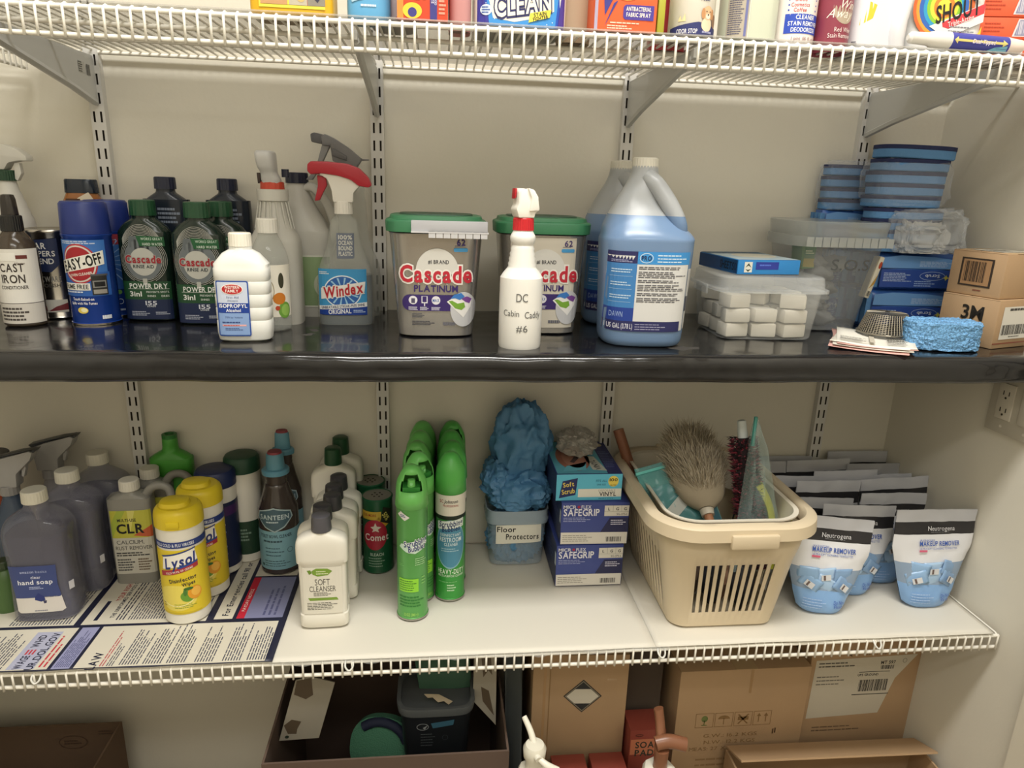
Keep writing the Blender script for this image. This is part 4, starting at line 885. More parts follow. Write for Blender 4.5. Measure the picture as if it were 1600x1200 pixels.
# ================================================================== LOWER SHELF
Z = ZL + .0012
soapm = M('soap_plastic', (150, 150, 166), .05, alpha=.32, coat=.5)
def soap(loc, label, rz=0, lab=True):
    t = thing('soap_bottle', label, 'bottle', loc, rz, group='clear hand soap bottles')
    K = [(0, .045, .032, 4), (.004, .052, .038, 4), (.012, .054, .040, 4), (.10, .052, .038, 4), (.150, .0535, .040, 4), (.172, .0535, .040, 3.6), (.190, .047, .036, 3), (.203, .030, .027, 2.4), (.210, .020, .019, 2), (.222, .018, .018, 2)]
    loft('body', crv(K, 4), soapm, t, seg=48)
    loft('liquid', crv([(.003, .047, .033, 4), (.008, .050, .036, 4), (.10, .048, .034, 4), (.15, .049, .036, 4), (.166, .049, .036, 3.6)], 3), M('soap_liquid', (76, 76, 94), .1, alpha=.58), t, seg=48)
    cap_ribs('cap', .0205, .220, .242, P('d6d2c4', .4), t, 26)
    l = Label(fsup(.0545, .0405, 4), cut=.006)
    if lab:
        w0 = lambda v: .038
        l.poly([(-.044, .113), (.034, .113), (.033, .075), (.036, .052), (.034, .050), (-.038, .050), (-.040, .075)], '3f4c80').poly([(-.038, .050), (.036, .052), (.040, .024), (.034, .020), (-.034, .020), (-.038, .024)], 'ddd8d2')
        l.text('amazon', -.013, .102, .005, 'aab4d8', 1, w=.022).text('basics', .010, .102, .005, 'aab4d8', 1, w=.018, bold=False).text('clear', .0, .091, .0055, 'd4d8e8', 1, w=.016).text('hand soap', -.002, .0815, .0085, 'e6e8f2', 1, w=.056).fine(-.013, .067, .011, .073, 2, 'aab4d8', 1)
        l.poly([(.0, .060), (.009, .052), (.010, .045), (.003, .042), (-.007, .046), (-.006, .052)], '2e3a78', 1).poly([(.006, .044), (.012, .044), (.011, .039), (.007, .038)], '3a3a5a', 1).fine(-.010, .022, .018, .026, 1, '8a8a94', 1)
    l.rect(.048, .058, .053, .074, 'd4d4dc', 1)
    l.build('label', t); return t
s0 = soap((-.097, -.222, Z), 'front clear hand soap bottle with white cap and blue label reading hand soap', 4)
s1 = soap((-.084, -.134, Z), 'middle of the three clear hand soap bottles in a row', 6, False)
dup(s1, (-.068, -.046, Z), 'rearmost of the three clear hand soap bottles, nearest the wall', 0)
# trigger bottles behind at the left
def lowtrig(loc, label, rz, colb, colh, colt):
    t = thing('spray_bottle', label, 'spray bottle', loc, rz)
    loft('body', crv([(0, .030), (.004, .034), (.12, .034), (.16, .026), (.19, .0145), (.20, .0145)], 3), colb, t); cap_ribs('collar', .0165, .198, .216, P('8f8d8c', .4), t, 16)
    extr('spray_head', [(-.020, .214), (.020, .214), (.022, .240), (.050, .268), (.056, .282), (.050, .286), (.0, .272), (-.026, .262), (-.022, .24)], .026, colh, t, .005)
    extr('head_top', [(-.024, .262), (.0, .272), (.052, .286), (.056, .281), (.062, .288), (.03, .284), (-.03, .268)], .020, colt, t, .001); extr('trigger_lever', [(.030, .262), (.038, .266), (.036, .248), (.031, .232), (.027, .234)], .010, colh, t, .0012)
    return t
gh = P('9c9a98', .35)
lowtrig((-.150, -.062, Z), 'grey trigger spray head reaching highest behind the hand soap bottles', 0, soapm, gh, P('34363a', .4))
lowtrig((-.185, -.140, Z), 'second grey trigger spray head, lower and closer to the left edge', 0, M('blue_smoke', (70, 84, 104), .2, alpha=.9), gh, P('34363a', .4))
t = thing('cleaner_bottle', 'orange-brown bottle with a black cap at the left edge of the lower shelf', 'bottle', (-.235, -.095, Z))
loft('body', crv([(0, .032), (.004, .036), (.17, .036), (.21, .036), (.235, .020)], 3), P('96482c', .4), t); cap_ribs('cap', .030, .235, .262, P('26262c', .4), t, 20)
t = thing('cleaner_bottle', 'small green bottle at the left edge beside the front hand soap', 'bottle', (-.180, -.205, Z))
loft('body', crv([(0, .024), (.004, .027), (.06, .027), (.08, .018)], 3), P('4c6a3a', .4), t); cap_ribs('cap', .014, .08, .095, P('3c4a34', .4), t, 14)
# --- lime and rust remover, two grey bottles with side handles
greyp = P('8f8d86', .4)
def clr(loc, label, rz=0):
    t = thing('rust_remover_bottle', label, 'bottle', loc, rz, group='grey rust remover bottles')
    loft('body', crv([(0, .034, .018, 5), (.003, .039, .0215, 5), (.165, .040, .022, 5), (.176, .038, .021, 4), (.184, .030, .018, 3), (.190, .0165, .0165, 2, ), (.196, .016, .016, 2)], 3), greyp, t, seg=44)
    cap_ribs('cap', .0185, .194, .214, P('dcd8cc', .4), t, 24)
    bm = bmesh.new(); sweep(bm, crv([(.030, 0, .182), (.042, 0, .196), (.060, 0, .198), (.073, 0, .186), (.074, 0, .150), (.064, 0, .120), (.040, 0, .112)], 5), .0095, n=12, flat=.8); obj('handle', bm, greyp, t, smooth=70)
    l = Label(fsup(.0405, .0225, 5), cut=.006)
    l.rect(-.034, .022, .039, .158, 'cbc8bd').rect(-.034, .100, .039, .158, 'c3c04a', 1).poly([(-.034, .10), (-.005, .158), (-.020, .158), (-.034, .13)], 'a9b846', 2).poly([(.0, .11), (.012, .158), (-.002, .158)], 'dcd676', 2).poly([(.005, .105), (.039, .125), (.039, .100)], 'c8603c', 2)
    l.text('MULTI-USE', -.004, .138, .006, '2a2a28', 3, w=.034).text('CLR', .001, .120, .019, '1c1c1a', 3, w=.050, bold='x')
    l.text('CALCIUM,', -.002, .091, .0082, '3c3c3a', 2, w=.050, al='c', bold=False).text('RUST REMOVER', .003, .0785, .0078, '3c3c3a', 2, w=.066, bold=False).fine(-.030, .060, .034, .070, 2, '4c4c4a', 2).fine(-.030, .028, .004, .056, 5, '5c5c5a', 2).fine(.008, .028, .034, .056, 5, '7c6c5a', 2)
    l.build('label', t); return t
c0 = clr((.018, -.118, Z), 'front grey rust remover bottle with a white cap and CLR label', 3)
dup(c0, (.034, -.060, Z), 'rear grey rust remover bottle, only its cap and handle showing', 3)
t = thing('toilet_cleaner_bottle', 'bright green bottle with a tapered neck against the wall', 'bottle', (.066, -.0235, Z))
loft('body', crv([(0, .034, .018, 3), (.004, .038, .0205, 3), (.20, .042, .0205, 3), (.222, .040, .020, 2.6), (.234, .024, .017, 2.2), (.240, .016, .015, 2), (.262, .0145, .0145, 2), (.266, .012, .012, 2)], 3), P('4c9c3c', .35), t)
loft('nozzle_rim', [(.264, .0145), (.272, .0145), (.273, .009), (.268, .008)], P('2f7434', .4), t)
# --- wipes canisters
def wipes(loc, label, rz, r, h, lid, body, kind):
    t = thing('wipes_canister', label, 'canister', loc, rz, group='wipes canisters')
    loft('body', [(0, r - .003), (.003, r), (h * .80, r), (h * .805, r - .001)], P('e4e0d4', .35), t, seg=44)
    zl = h * .80
    if kind == 'yellow':
        loft('lid', crv([(zl, r + .0015), (zl + .018, r + .0012), (zl + .028, r - .001), (zl + .034, r - .007)], 3), lid, t, seg=44)
        loft('flip_top', [(zl + .033, r * .66, r * .58, 2.4, -.004, -.002), (zl + .041, r * .60, r * .52, 2.4, -.004, -.002), (zl + .043, r * .5, r * .42, 2.4, -.004, -.002)], lid, t); box('lid_tab', -.010, .012, -r - .003, -r + .006, zl + .004, zl + .016, lid, t, bev=.0015)
    else:
        loft('lid', [(zl, r + .0015), (zl + .026, r + .001), (zl + .032, r - .003), (zl + .034, r - .010), (zl + .0335, .005)], lid, t, seg=44)
    l = Label(fcyl(r + .0002), cut=.004)
    if kind == 'yellow':
        W = PI * r * .95
        l.rect(-W, .022, W, .150, 'dcc32e').rect(-W, .154, W, .166, '2b3d7c', 1).text('KILLS COLD & FLU VIRUSES', -.001, .160, .0058, 'dfe2ea', 2, w=.068)
        l.rect(-.036, .022, .036, .026, 'c9b12a', 1).ell(-.006, .055, .036, .026, 'e6d462', 1).ring(-.006, .060, .034, .022, .002, 'efe6a0', 2, a0=180, a1=350)
        l.poly([(-.026, .112), (-.022, .138), (.032, .150), (.036, .126)], 'f0ece2', 2).poly([(-.026, .139), (-.018, .141), (.034, .1515), (.034, .149), (-.022, .137)], '2b3d7c', 3).text('Lysol', .004, .1275, .020, '26357a', 3, w=.052, rot=11, shear=.25, bold='x')
        l.poly([(-.030, .108), (.036, .122), (.036, .113), (-.030, .098)], 'a8323c', 3).poly([(.0, .117), (.036, .1255), (.036, .122), (.004, .114)], '2b4a94', 4).text('KILLS 99.9% OF GERMS', .004, .1095, .0038, 'ecd8d0', 5, w=.046, rot=12)
        l.text('Disinfecting', .008, .092, .0072, '2a2a30', 3, w=.046, rot=8).text('Wipes', .017, .083, .0068, '2a2a30', 3, w=.022, rot=8)
        l.ell(.014, .058, .012, .011, '6a9a34', 3).ell(.026, .063, .012, .013, 'e09a2c', 4).ell(.028, .065, .008, .009, 'ecb64c', 5).ell(.016, .073, .008, .003, '3c6a2c', 5).ell(.010, .066, .003, .007, '4a7a34', 4)
        l.fine(-.010, .034, .030, .044, 3, '8a9a34', 2, .4).fine(-.034, .036, -.026, .046, 2, 'a89424', 2)
    elif kind == 'navy':
        W = PI * r * .95
        l.rect(-W, .016, W, .158, '1e2748').rect(-W, .130, W, .150, '45285c', 1)
        for k in range(6):
            l.ring(.020, .112 - .016 * k, .0035, .0035, .001, 'a0a4b8', 2, 16) if k % 2 else l.ell(.020, .112 - .016 * k, .0032, .0042, ('c4b4bc', 'b08470', '8a8ea8')[k // 2], 2)
        l.fine(-.02, .03, .006, .11, 12, '6a7090', 2, .3)
    else:
        W = PI * r * .95; l.rect(-W, .02, W, .095, '24402e').fine(-.02, .05, .02, .08, 4, '7c9484', 1)
    l.build('label', t); return t
wy = P('d8c02a', .4)
w0 = wipes((.153, -.247, Z), 'front yellow-lidded canister of lemon disinfecting wipes on the poster', 2, .0395, .236, wy, None, 'yellow')
dup(w0, (.163, -.164, Z), 'rear yellow-lidded canister of disinfecting wipes, partly hidden', 2)
wipes((.169, -.086, Z), 'navy canister of wipes with a purple band and a dark blue lid', 0, .0375, .236, P('1f2a52', .45), None, 'navy')
wipes((.209, -.0385, Z), 'white canister with a dark green lid against the wall', 0, .0345, .250, P('1f4632', .45), None, 'green')
# --- toilet bowl cleaner bottles, brown plastic with pale blue label
def bowl(loc, label, rz=0):
    t = thing('bowl_cleaner_bottle', label, 'bottle', loc, rz, group='dark bottles with light blue caps')
    prof = crv([(0, .034), (.004, .038), (.015, .0395), (.125, .0395), (.145, .036), (.170, .028), (.190, .0225)], 3) + [(.192 + .004 * i, .0205 + (.001 if i % 2 else 0)) for i in range(6)]
    loft('body', prof, M('dark_brown_plastic', (62, 54, 50), .2, coat=.3), t, seg=40)
    lb = P('5f93a8', .4)
    loft('cap', [(.212, .0265), (.219, .027), (.222, .0245), (.223, .0185), (.252, .0165), (.254, .015)], lb, t); loft('cap_disc', [(.254, .0145), (.258, .013), (.2585, .004)], P('8a3440', .5), t)
    l = Label(fcyl(.0398), cut=.004); W = .11
    l.rect(-W, .014, W, .100, '80adba').poly([(-.034, .142), (.0, .152), (.034, .142), (.038, .128), (.020, .108), (.0, .098), (-.020, .108), (-.038, .128)], 'a8bcc0', 2).poly([(-.032, .140), (.0, .149), (.032, .140), (.035, .128), (.018, .110), (.0, .101), (-.018, .110), (-.035, .128)], '4a6470', 3)
    l.text('SANTEEN', .0, .131, .010, 'c4d4d8', 4, w=.058).fine(-.016, .118, .016, .123, 1, 'c4d4d8', 4).text('TOILET BOWL CLEANER', .0, .089, .0068, '263c46', 1, w=.066).fine(-.026, .074, .026, .081, 1, '3c5660', 1)
    l.fine(-.022, .042, .018, .066, 3, '4a6a76', 1, .3).ring(.028, .056, .006, .006, .001, '3c5660', 1, 18).fine(-.026, .020, .030, .036, 3, '3c5660', 1, .3).rect(-.034, .020, -.028, .026, '2c5a5a', 1)
    l.build('label', t); return t
b0 = bowl((.288, -.088, Z), 'front dark toilet bowl cleaner bottle with light blue cap and label')
dup(b0, (.293, -.0365, Z), 'rear dark bottle with light blue cap, right behind the front one').scale = (.86, .62, 1.10)
# --- soft cleanser row
ws = P('e2ded2', .38)
def cleanser(loc, label, capm, hs=1.0, lab=True, rz=0):
    t = thing('cleanser_bottle', label, 'bottle', loc, rz, group='row of white cleanser bottles')
    loft('body', crv([(0, .037, .0155, 4.5), (.003, .0425, .0195, 4.5), (.026, .0430, .0200, 4.5)], 2) + crv([(.028, .041, .0188, 4.5), (.085, .0415, .019, 4.5), (.128, .0420, .0195, 4.5)], 2) + crv([(.130, .0450, .0205, 4.5), (.158, .0455, .0205, 4.5), (.172, .043, .0195, 4), (.180, .034, .0175, 3), (.186, .018, .0155, 2.2), (.190, .0165, .0155, 2)], 3), ws, t, seg=48)
    loft('cap', [(.188, .0175), (.191, .0178), (.208, .0168), (.216, .0160), (.218, .013), (.2185, .005)], capm, t, seg=28)
    if lab:
        l = Label(fsup(.0425, .0197, 4.5), cut=.006)
        l.rect(-.034, .030, .034, .124, 'dedacd').poly([(-.018, .117), (-.010, .122), (.010, .121), (.018, .116), (.010, .108), (-.008, .106), (-.016, .110)], '7a9a3c', 1).poly([(-.026, .118), (-.020, .119), (-.017, .113), (-.022, .110)], '6a8a34', 1).fine(-.010, .109, .012, .118, 2, 'dce4b8', 2, .4)
        l.text('SOFT', .0, .0945, .012, '5a5850', 1, w=.026, bold=False).text('CLEANSER', .0, .081, .011, '5a5850', 1, w=.046, bold=False).fine(-.016, .066, .016, .074, 3, '6a685e', 1, .5).poly([(-.026, .063), (.024, .063), (.027, .0575), (-.023, .0575)], '7a9a3c', 1).fine(-.028, .038, .028, .054, 5, '6a685e', 1, .45)
        l.build('label', t)
    t.scale = (1, 1, hs); return t
gc = P('55545a', .35); gg = P('21482e', .4)
e0 = cleanser((.408, -.290, Z), 'frontmost white SOFT CLEANSER bottle, full label in view', gc, rz=2)
e1 = cleanser((.403, -.244, Z), 'second bottle in the row of white cleanser, grey cap right behind the frontmost', P('3f3e42', .35), .985, False)
for k, (x, y, o_) in enumerate(((.415, -.200, 'third'), (.412, -.156, 'fourth'), (.415, -.111, 'fifth'))):
    dup(e1, (x, y, Z), '%s white cleanser bottle from the front, with a dark grey cap' % o_, scale=(1, 1, .985))
g1 = cleanser((.399, -.067, Z), 'tall white cleanser bottle with a green cap, nearer of two', gg, 1.18, False)
dup(g1, (.409, -.023, Z), 'tall white cleanser bottle with a green cap, at the wall', scale=(1, 1, 1.21))
# --- powder cleanser cans
def powder(loc, label):
    t = thing('powder_can', label, 'can', loc, group='green powder cleanser cans')
    r = .031
    loft('body', [(0, r), (.002, r + .001), (.004, r), (.158, r), (.160, r + .001), (.163, r + .001), (.165, r - .001), (.1635, r - .003)], P('1d5536', .35), t); loft('lid', [(.162, r - .002), (.1638, r - .002), (.1641, .003)], M('can_lid', (150, 146, 138), .35, metal=.7), t)
    bm = bmesh.new()
    for k in range(7):
        a = 2 * PI * k / 6; q = (0, 0) if k == 6 else (.010 * math.cos(a), .010 * math.sin(a)); tube(bm, (q[0], q[1], .164), (q[0], q[1], .1645), .0022, n=8)
    obj('shaker_holes', bm, P('1c1a18'), t)
    l = Label(fcyl(.0313), cut=.004)
    l.rect(-.034, .122, .010, .140, 'c8a83c').text('32% MORE', -.014, .132, .0055, '9c3a28', 1, w=.028).poly([(.008, .118), (.030, .108), (.036, .140), (.014, .150)], '26241e', 1).poly([(-.006, .112), (.012, .102), (.030, .112), (.026, .126), (.004, .128)], 'c89a34', 0).text('50%', .020, .128, .010, 'd8cc6a', 2, w=.018, rot=-60)
    l.ell(-.004, .088, .026, .034, 'a8283a', 1).text('Comet', .000, .083, .0145, 'e4dcd4', 2, w=.050).poly([(-.012, .106), (-.005, .108), (-.002, .116), (.001, .108), (.010, .106), (.003, .101), (.005, .095), (-.002, .098), (-.009, .095), (-.006, .101)], 'dccfc0', 2)
    l.text('BLEACH', .0, .044, .0065, 'b8c8b8', 1, w=.028).fine(-.018, .014, .018, .038, 4, '8aa490', 1, .35)
    l.build('label', t); return t
p0 = powder((.489, -.098, Z), 'front green powder cleanser can with a red oval and metal shaker lid')
dup(p0, (.470, -.036, Z), 'rear powder cleanser can, its lid peeking over the front one').scale = (1, 1, 1.03)
# --- aerosol cans
G1 = P('57b052', .35); G1b = P('72c466', .35); r = .0292
def aerosol(loc, label, kind, rz=0):
    t = thing('aerosol_can', label, 'spray can', loc, rz, group='green aerosol cleaner cans')
    body = P('5ea457', .28, metal=.2) if kind == 'L' else P('3c9a40', .28, metal=.1)
    loft('body', [(0, r - .001), (.001, r), (.0035, r), (.0045, r - .001), (.218, r - .001), (.220, r)], body, t, seg=40); loft('base_rim', [(.0, r + .0004), (.003, r + .0004), (.0031, r - .001)], tin, t, seg=40)
    # domed over-cap with a scooped front: shell built from angular columns
    bm = bmesh.new(); n = 48; rings = []
    hs = [(.218, r + .0008), (.250, r - .0010), (.262, r - .0025), (.268, r - .0050), (.279, r - .0105), (.287, r - .0160), (.291, r - .0225)]
    for z, rr in hs: rings.append([bm.verts.new((rr * math.sin(2 * PI * i / n), -rr * math.cos(2 * PI * i / n), z)) for i in range(n)])
    for k in range(len(hs) - 1):
        for i in range(n):
            a = min(i, n - i - 1) + .5; open_ = k >= 1 and k <= 3 and a < (6.2, 6.2, 6.0, 5.0)[k]
            if not open_: bm.faces.new((rings[k][i], rings[k][(i + 1) % n], rings[k + 1][(i + 1) % n], rings[k + 1][i]))
    bm.faces.new(rings[-1])
    o = obj('overcap', bm, G1b if kind == 'L' else G1, t, smooth=35); s = o.modifiers.new('thick', 'SOLIDIFY'); s.thickness = .0014; s.offset = -1
    box('nozzle_bay', -.0155, .0155, -.0185, .012, .220, .256, P('3a8c3c', .4), t); loft('spray_button', [(.256, .0075), (.268, .0065), (.2685, .003)], G1b, t, loc=(0, -.010, 0))
    bm = bmesh.new(); tube(bm, (0, -.0185, .262), (0, -.015, .262), .0028, n=10); obj('nozzle', bm, P('8fd890'), t)
    l = Label(fcyl(r - .0008), cut=.0035); W = PI * r * .96
    if kind == 'L':
        l.poly([(-.028, .207), (-.012, .197), (-.003, .204), (-.020, .214)], 'dcdad4', 1).fine(-.021, .203, -.010, .209, 2, '4a5a8a', 2)
        l.poly([(-.024, .146), (-.018, .142), (-.010, .137), (.006, .134), (.022, .141), (.028, .152), (.024, .158), (.0, .155), (-.020, .152)], 'c3dccb', 1)
        l.text('Scrubbing', .007, .1555, .0105, 'e4eae8', 3, w=.044, rot=10, shear=.15, bold='h').text('Scrubbing', .007, .1555, .0105, '1f3468', 4, w=.044, rot=10, shear=.15).text('Bubbles', .009, .1455, .0105, 'e4eae8', 3, w=.032, rot=10, shear=.15, bold='h').text('Bubbles', .009, .1455, .0105, '1f3468', 4, w=.032, rot=10, shear=.15)
        l.fine(.006, .110, .030, .126, 4, 'a8d49c', 1, .4).fine(-.026, .108, -.014, .114, 2, '7ac070', 1, .4).rect(-.026, .058, .012, .084, '8fd43c', 1).fine(-.024, .060, .010, .082, 5, '3c7a2c', 2, .35).fine(.018, .070, .028, .088, 3, '8fd070', 1, .35).fine(-.026, .026, .026, .050, 4, '2f7a34', 1, .35).text('12 OZ (340 g)', -.002, .012, .0055, 'a8dc6a', 1, w=.026)
    else:
        l.rect(-W, .176, W, .217, 'e0dcd0').rect(-W, .168, W, .176, '16261c').text('SC', -.018, .205, .006, 'a03030', 1, w=.008).text('Johnson', .000, .205, .0065, '2a2a2a', 1, w=.026, shear=.2).text('PROFESSIONAL', .0, .1965, .004, 'a85a50', 1, w=.030)
        l.ell(.0, .118, .030, .050, '8cb8c8', 1).ell(.0, .118, .028, .047, '4f8fae', 2).poly([(-.026, .148), (.026, .153), (.026, .170), (-.026, .164)], 'dde6e2', 3)
        l.text('Scrubbing', .0, .1605, .0105, '1f3468', 4, w=.046, rot=5, shear=.15).text('Bubbles', .0, .1505, .0100, '1f3468', 4, w=.034, rot=5, shear=.15).text('DISINFECTANT', .0, .138, .0055, 'cfe2ea', 4, w=.040).text('RESTROOM', .0, .1285, .0085, 'dceaf0', 4, w=.042).text('CLEANER', .001, .119, .006, 'cfe2ea', 4, w=.026).fine(-.018, .103, .018, .112, 2, 'a8cada', 4, .4)
        l.text('HEAVY-DUTY', .002, .062, .0098, 'dff0dc', 1, w=.056).text('MULTI-PURPOSE CLEANER', .002, .053, .0045, 'cfe4cc', 1, w=.054).fine(-.006, .020, .012, .036, 3, 'b8e0b4', 1, .5).fine(-.024, .038, .026, .042, 1, '7ac078', 1, .4)
    l.build('label', t); t.scale = (1, 1, 1.03); return t
a0 = aerosol((.566, -.268, Z), 'frontmost green aerosol can at left, its scooped cap and nozzle facing front', 'L')
for k, (x, y, w, rz) in enumerate(((.577, -.2085, 'second', 38), (.573, -.1495, 'third', -10), (.577, -.0905, 'fourth', 150), (.581, -.0315, 'last', 165))):
    dup(a0, (x, y, Z), '%s can from the front in the left file of light green aerosols' % w, rz)
h0 = aerosol((.637, -.208, Z), 'front can of the right file, white band and blue RESTROOM CLEANER label', 'R', 170)
for c in kids(h0):
    if c.name.startswith('label'): c.rotation_euler = (0, 0, math.radians(-170))
for k, (x, y, w, rz) in enumerate(((.641, -.1485, 'second', 175), (.640, -.0895, 'third', 160), (.643, -.0315, 'last', 10))):
    dup(h0, (x, y, Z), '%s can from the front in the right file of heavy-duty green aerosols' % w, rz)
# --- tub of floor protectors
t = thing('plastic_tub', 'small clear tub of blue shoe covers with a handwritten Floor Protectors label', 'tub', (.781, -.066, Z))
loftp = [(0, .050, .038, 5), (.002, .057, .043, 5), (.10, .063, .047, 5)]
obj('tub_body', loftbm(loftp, 44, open_top=True), M('tub_clear', (180, 196, 208), .15, alpha=.35), t, smooth=45); loft('rim', [(.098, .0665, .050, 5), (.108, .068, .051, 5), (.112, .066, .049, 5), (.128, .0665, .050, 5), (.1285, .0645, .048, 5), (.100, .063, .047, 5)], M('tub_rim', (168, 184, 196), .25, alpha=.6), t, seg=44)
l = Label(fsup(.0632, .0476, 5), cut=.008); l.poly([(-.046, .096), (.050, .1), (.050, .056), (-.046, .053)], 'dcdacf').text('Floor', -.024, .087, .012, '1e1e1e', 1, w=.040).text('Protectors', .010, .070, .0125, '1e1e1e', 1, w=.070); l.build('label', t)
def crumple(name, c, sx, sy, sz, m, seed, freq=2.2, amp=.35, sub=5, parent=None, zmin=None):
    bm = bmesh.new(); bmesh.ops.create_icosphere(bm, subdivisions=sub, radius=1)
    for v in bm.verts:
        p = v.co.copy(); n_ = 0; f_ = freq; a_ = amp
        for o_ in range(3): n_ += a_ * (1 - 2 * abs(noise.noise(p * f_ + Vector((seed, o_ * 3, 0))))); f_ *= 2; a_ *= .55
        v.co = Vector((p.x * sx, p.y * sy, p.z * sz)) * (.78 + n_ * .45)
        if zmin is not None and v.co.z < zmin: v.co.z = zmin
    return obj(name, bm, m, parent, c, smooth=28)
bc = M('shoe_cover_blue', (76, 124, 164), .5, bump=.25, bscale=90)
root = crumple('shoe_covers', (.781, -.066, Z + .055), .058, .042, .070, bc, 2.2, 3.0, .5); tag(root, 'heap of crumpled blue plastic shoe covers overflowing the Floor Protectors tub', 'shoe covers', kind='stuff')
bm = bmesh.new()
for (x, y, z, sx, sy, sz, sd) in ((.781, -.070, Z + .165, .074, .052, .052, 4), (.789, -.056, Z + .262, .064, .046, .092, 5.5), (.735, -.068, Z + .190, .032, .040, .042, 7), (.825, -.072, Z + .155, .028, .036, .040, 9), (.772, -.095, Z + .150, .045, .028, .030, 11)):
    b2 = bmesh.new(); bmesh.ops.create_icosphere(b2, subdivisions=5, radius=1)
    for v in b2.verts:
        p = v.co.copy(); n_ = 0; f_ = 1.5; a_ = .5
        for o_ in range(4): n_ += a_ * (1 - 2 * abs(noise.noise(p * f_ + Vector((sd, o_ * 3, 0))))); f_ *= 2.0; a_ *= .5
        v.co = Vector((p.x * sx, p.y * sy, p.z * sz)) * (.74 + n_ * .42) + Vector((x, y, z))
        v.co.y = min(v.co.y, -.004)
    me = bpy.data.meshes.new('tmp'); b2.to_mesh(me); b2.free(); bm.from_mesh(me); bpy.data.meshes.remove(me)
o = obj('shoe_covers', bm, bc, None, smooth=50); tag(o, 'loose blue shoe covers piled above the rim of the small clear tub', 'shoe covers', kind='stuff')
# --- glove boxes
def glovebox(loc, label, kind, w=.137, d=.185, h=.0915, rz=0):
    t = thing('glove_box', label, 'glove box', loc, rz, group='glove boxes')
    if kind == 'nitrile':
        box('carton_body', -w / 2, w / 2, 0, d, 0, h, P('3d4a8c', .45), t, bev=.0008)
        l = Label(fflat(0)); l.rect(-w / 2 + .001, .001, w / 2 - .001, h * .29, 'd8d4cc').poly([(w / 2 - .001, h * .29), (w / 2 - .001, h * .64), (.030, h * .64), (.012, h * .29)], '23264e')
        l.text('MICR', -.052, h * .90, .007, 'd4d6e4', 1, w=.026).ell(-.034, h * .90, .003, .003, 'a02c48', 1, 12).text('FLEX', -.019, h * .90, .007, 'd4d6e4', 1, w=.020).text('SAFEGRIP', -.028, h * .77, .0145, 'e0e0ea', 1, w=.072)
        l.fine(-.064, h * .54, -.006, h * .66, 3, 'a4acd4', 1, .35).rect(.018, h * .68, w / 2 - .001, h * .93, 'd4d0c6', 1).text('L', .027, h * .85, .006, '2c2c34', 2).text('G', .044, h * .85, .006, '2c2c34', 2).text('G', .060, h * .85, .006, '2c2c34', 2).rect(.035, h * .78, .0355, h * .93, '8c8a86', 2).rect(.052, h * .78, .0525, h * .93, '8c8a86', 2).rect(.018, h * .78, w / 2 - .001, h * .785, '8c8a86', 2).text('SG-375-L', .054, h * .725, .0045, '2c2c34', 2, w=.022, bold=False)
        l.fine(.032, h * .46, w / 2 - .004, h * .60, 3, 'c8c8dc', 2, .5).fine(-.064, h * .06, .0, h * .24, 4, '8a8680', 1, .35).bars(.024, h * .06, .056, h * .18, '3c3a38', 1, 18)
        l.build('front_print', t); l = Label(fleft(-w / 2)); l.rect(-d + .002, .002, -.001, h - .002, '232a50').fine(-d + .03, h * .4, -.03, h * .7, 4, '5a6290', 1, .4).rect(-.014, h * .5, -.001, h * .8, 'c8d0dc', 1); l.build('side_print', t)
        l = Label(fright(w / 2)); l.rect(.001, .001, d - .002, h - .002, '2c3468'); l.build('far_side_print', t)
    else:
        aq = P('56b0cc', .45)
        box('carton_body', -w / 2, w / 2, 0, d, 0, h, P('2c3a70', .5), t, bev=.0008)
        l = Label(fflat(0)); l.rect(-w / 2 + .0005, .0005, w / 2 - .0005, h - .0005, '5cb4d0').rect(-.022, h * .13, w / 2 - .001, h * .44, 'dcdad0', 1)
        l.poly([(-.060, h * .10), (-.027, h * .22), (-.024, h * .86), (-.054, h * .74)], '1f2a5c', 2).text('Soft', -.042, h * .62, .0095, 'dcc65a', 3, w=.022, rot=8).text('Scrub', -.042, h * .36, .0100, 'dcc65a', 3, w=.026, rot=8)
        l.text('FITS ALL', .024, h * .74, .0048, '2a6a88', 1, w=.022).text('ONE SIZE', .024, h * .60, .0034, '2a6a88', 1, w=.018).ell(.048, h * .72, .0105, .0115, 'dcc65a', 2).text('100', .048, h * .78, .0062, '2a2620', 3, w=.016).text('GLOVES', .048, h * .58, .0026, '6a5a30', 3, w=.012)
        l.text('DISPOSABLE', .036, h * .375, .0042, '9a9890', 2, w=.034, bold=False).text('VINYL', .038, h * .24, .0088, '2c2c34', 2, w=.034).fine(.020, .002, .060, .006, 1, '3c8ca8', 1)
        l.build('front_print', t)
        l = Label(ftop(h)); l.rect(-w / 2 + .002, .002, w / 2 - .030, d - .002, '5cb0c6').rect(w / 2 - .030, .002, w / 2 - .001, d - .002, '27306a').poly([(.010, .020), (.038, .014), (.026, .090), (.004, .096)], 'c8c8bc', 1).text('VINYL', .020, .045, .012, '2c2c34', 2, w=.048, rot=98).fine(.040, .03, .064, .12, 10, '6a74a4', 1, .3)
        l.ell(-.020, .085, .034, .070, 'a46a58', 1).ell(-.018, .08, .024, .05, 'b88470', 2).poly([(-.052, .012), (-.004, .018), (.004, .060), (-.040, .040)], '6cc0d4', 2).poly([(-.030, .06), (-.004, .11), (.004, .10), (-.022, .055)], '4a3a40', 3).ell(.040, .155, .018, .012, 'b8a888', 2).text('100', .040, .155, .008, '2c2c34', 3, w=.02)
        l.build('top_print', t); l = Label(fleft(-w / 2)); l.rect(-d + .002, .002, -.001, h - .002, '20284c'); l.build('side_print', t)
    return t
q0 = glovebox((.919, -.196, Z), 'bottom blue and white SAFEGRIP glove box of the stack', 'nitrile', rz=0)
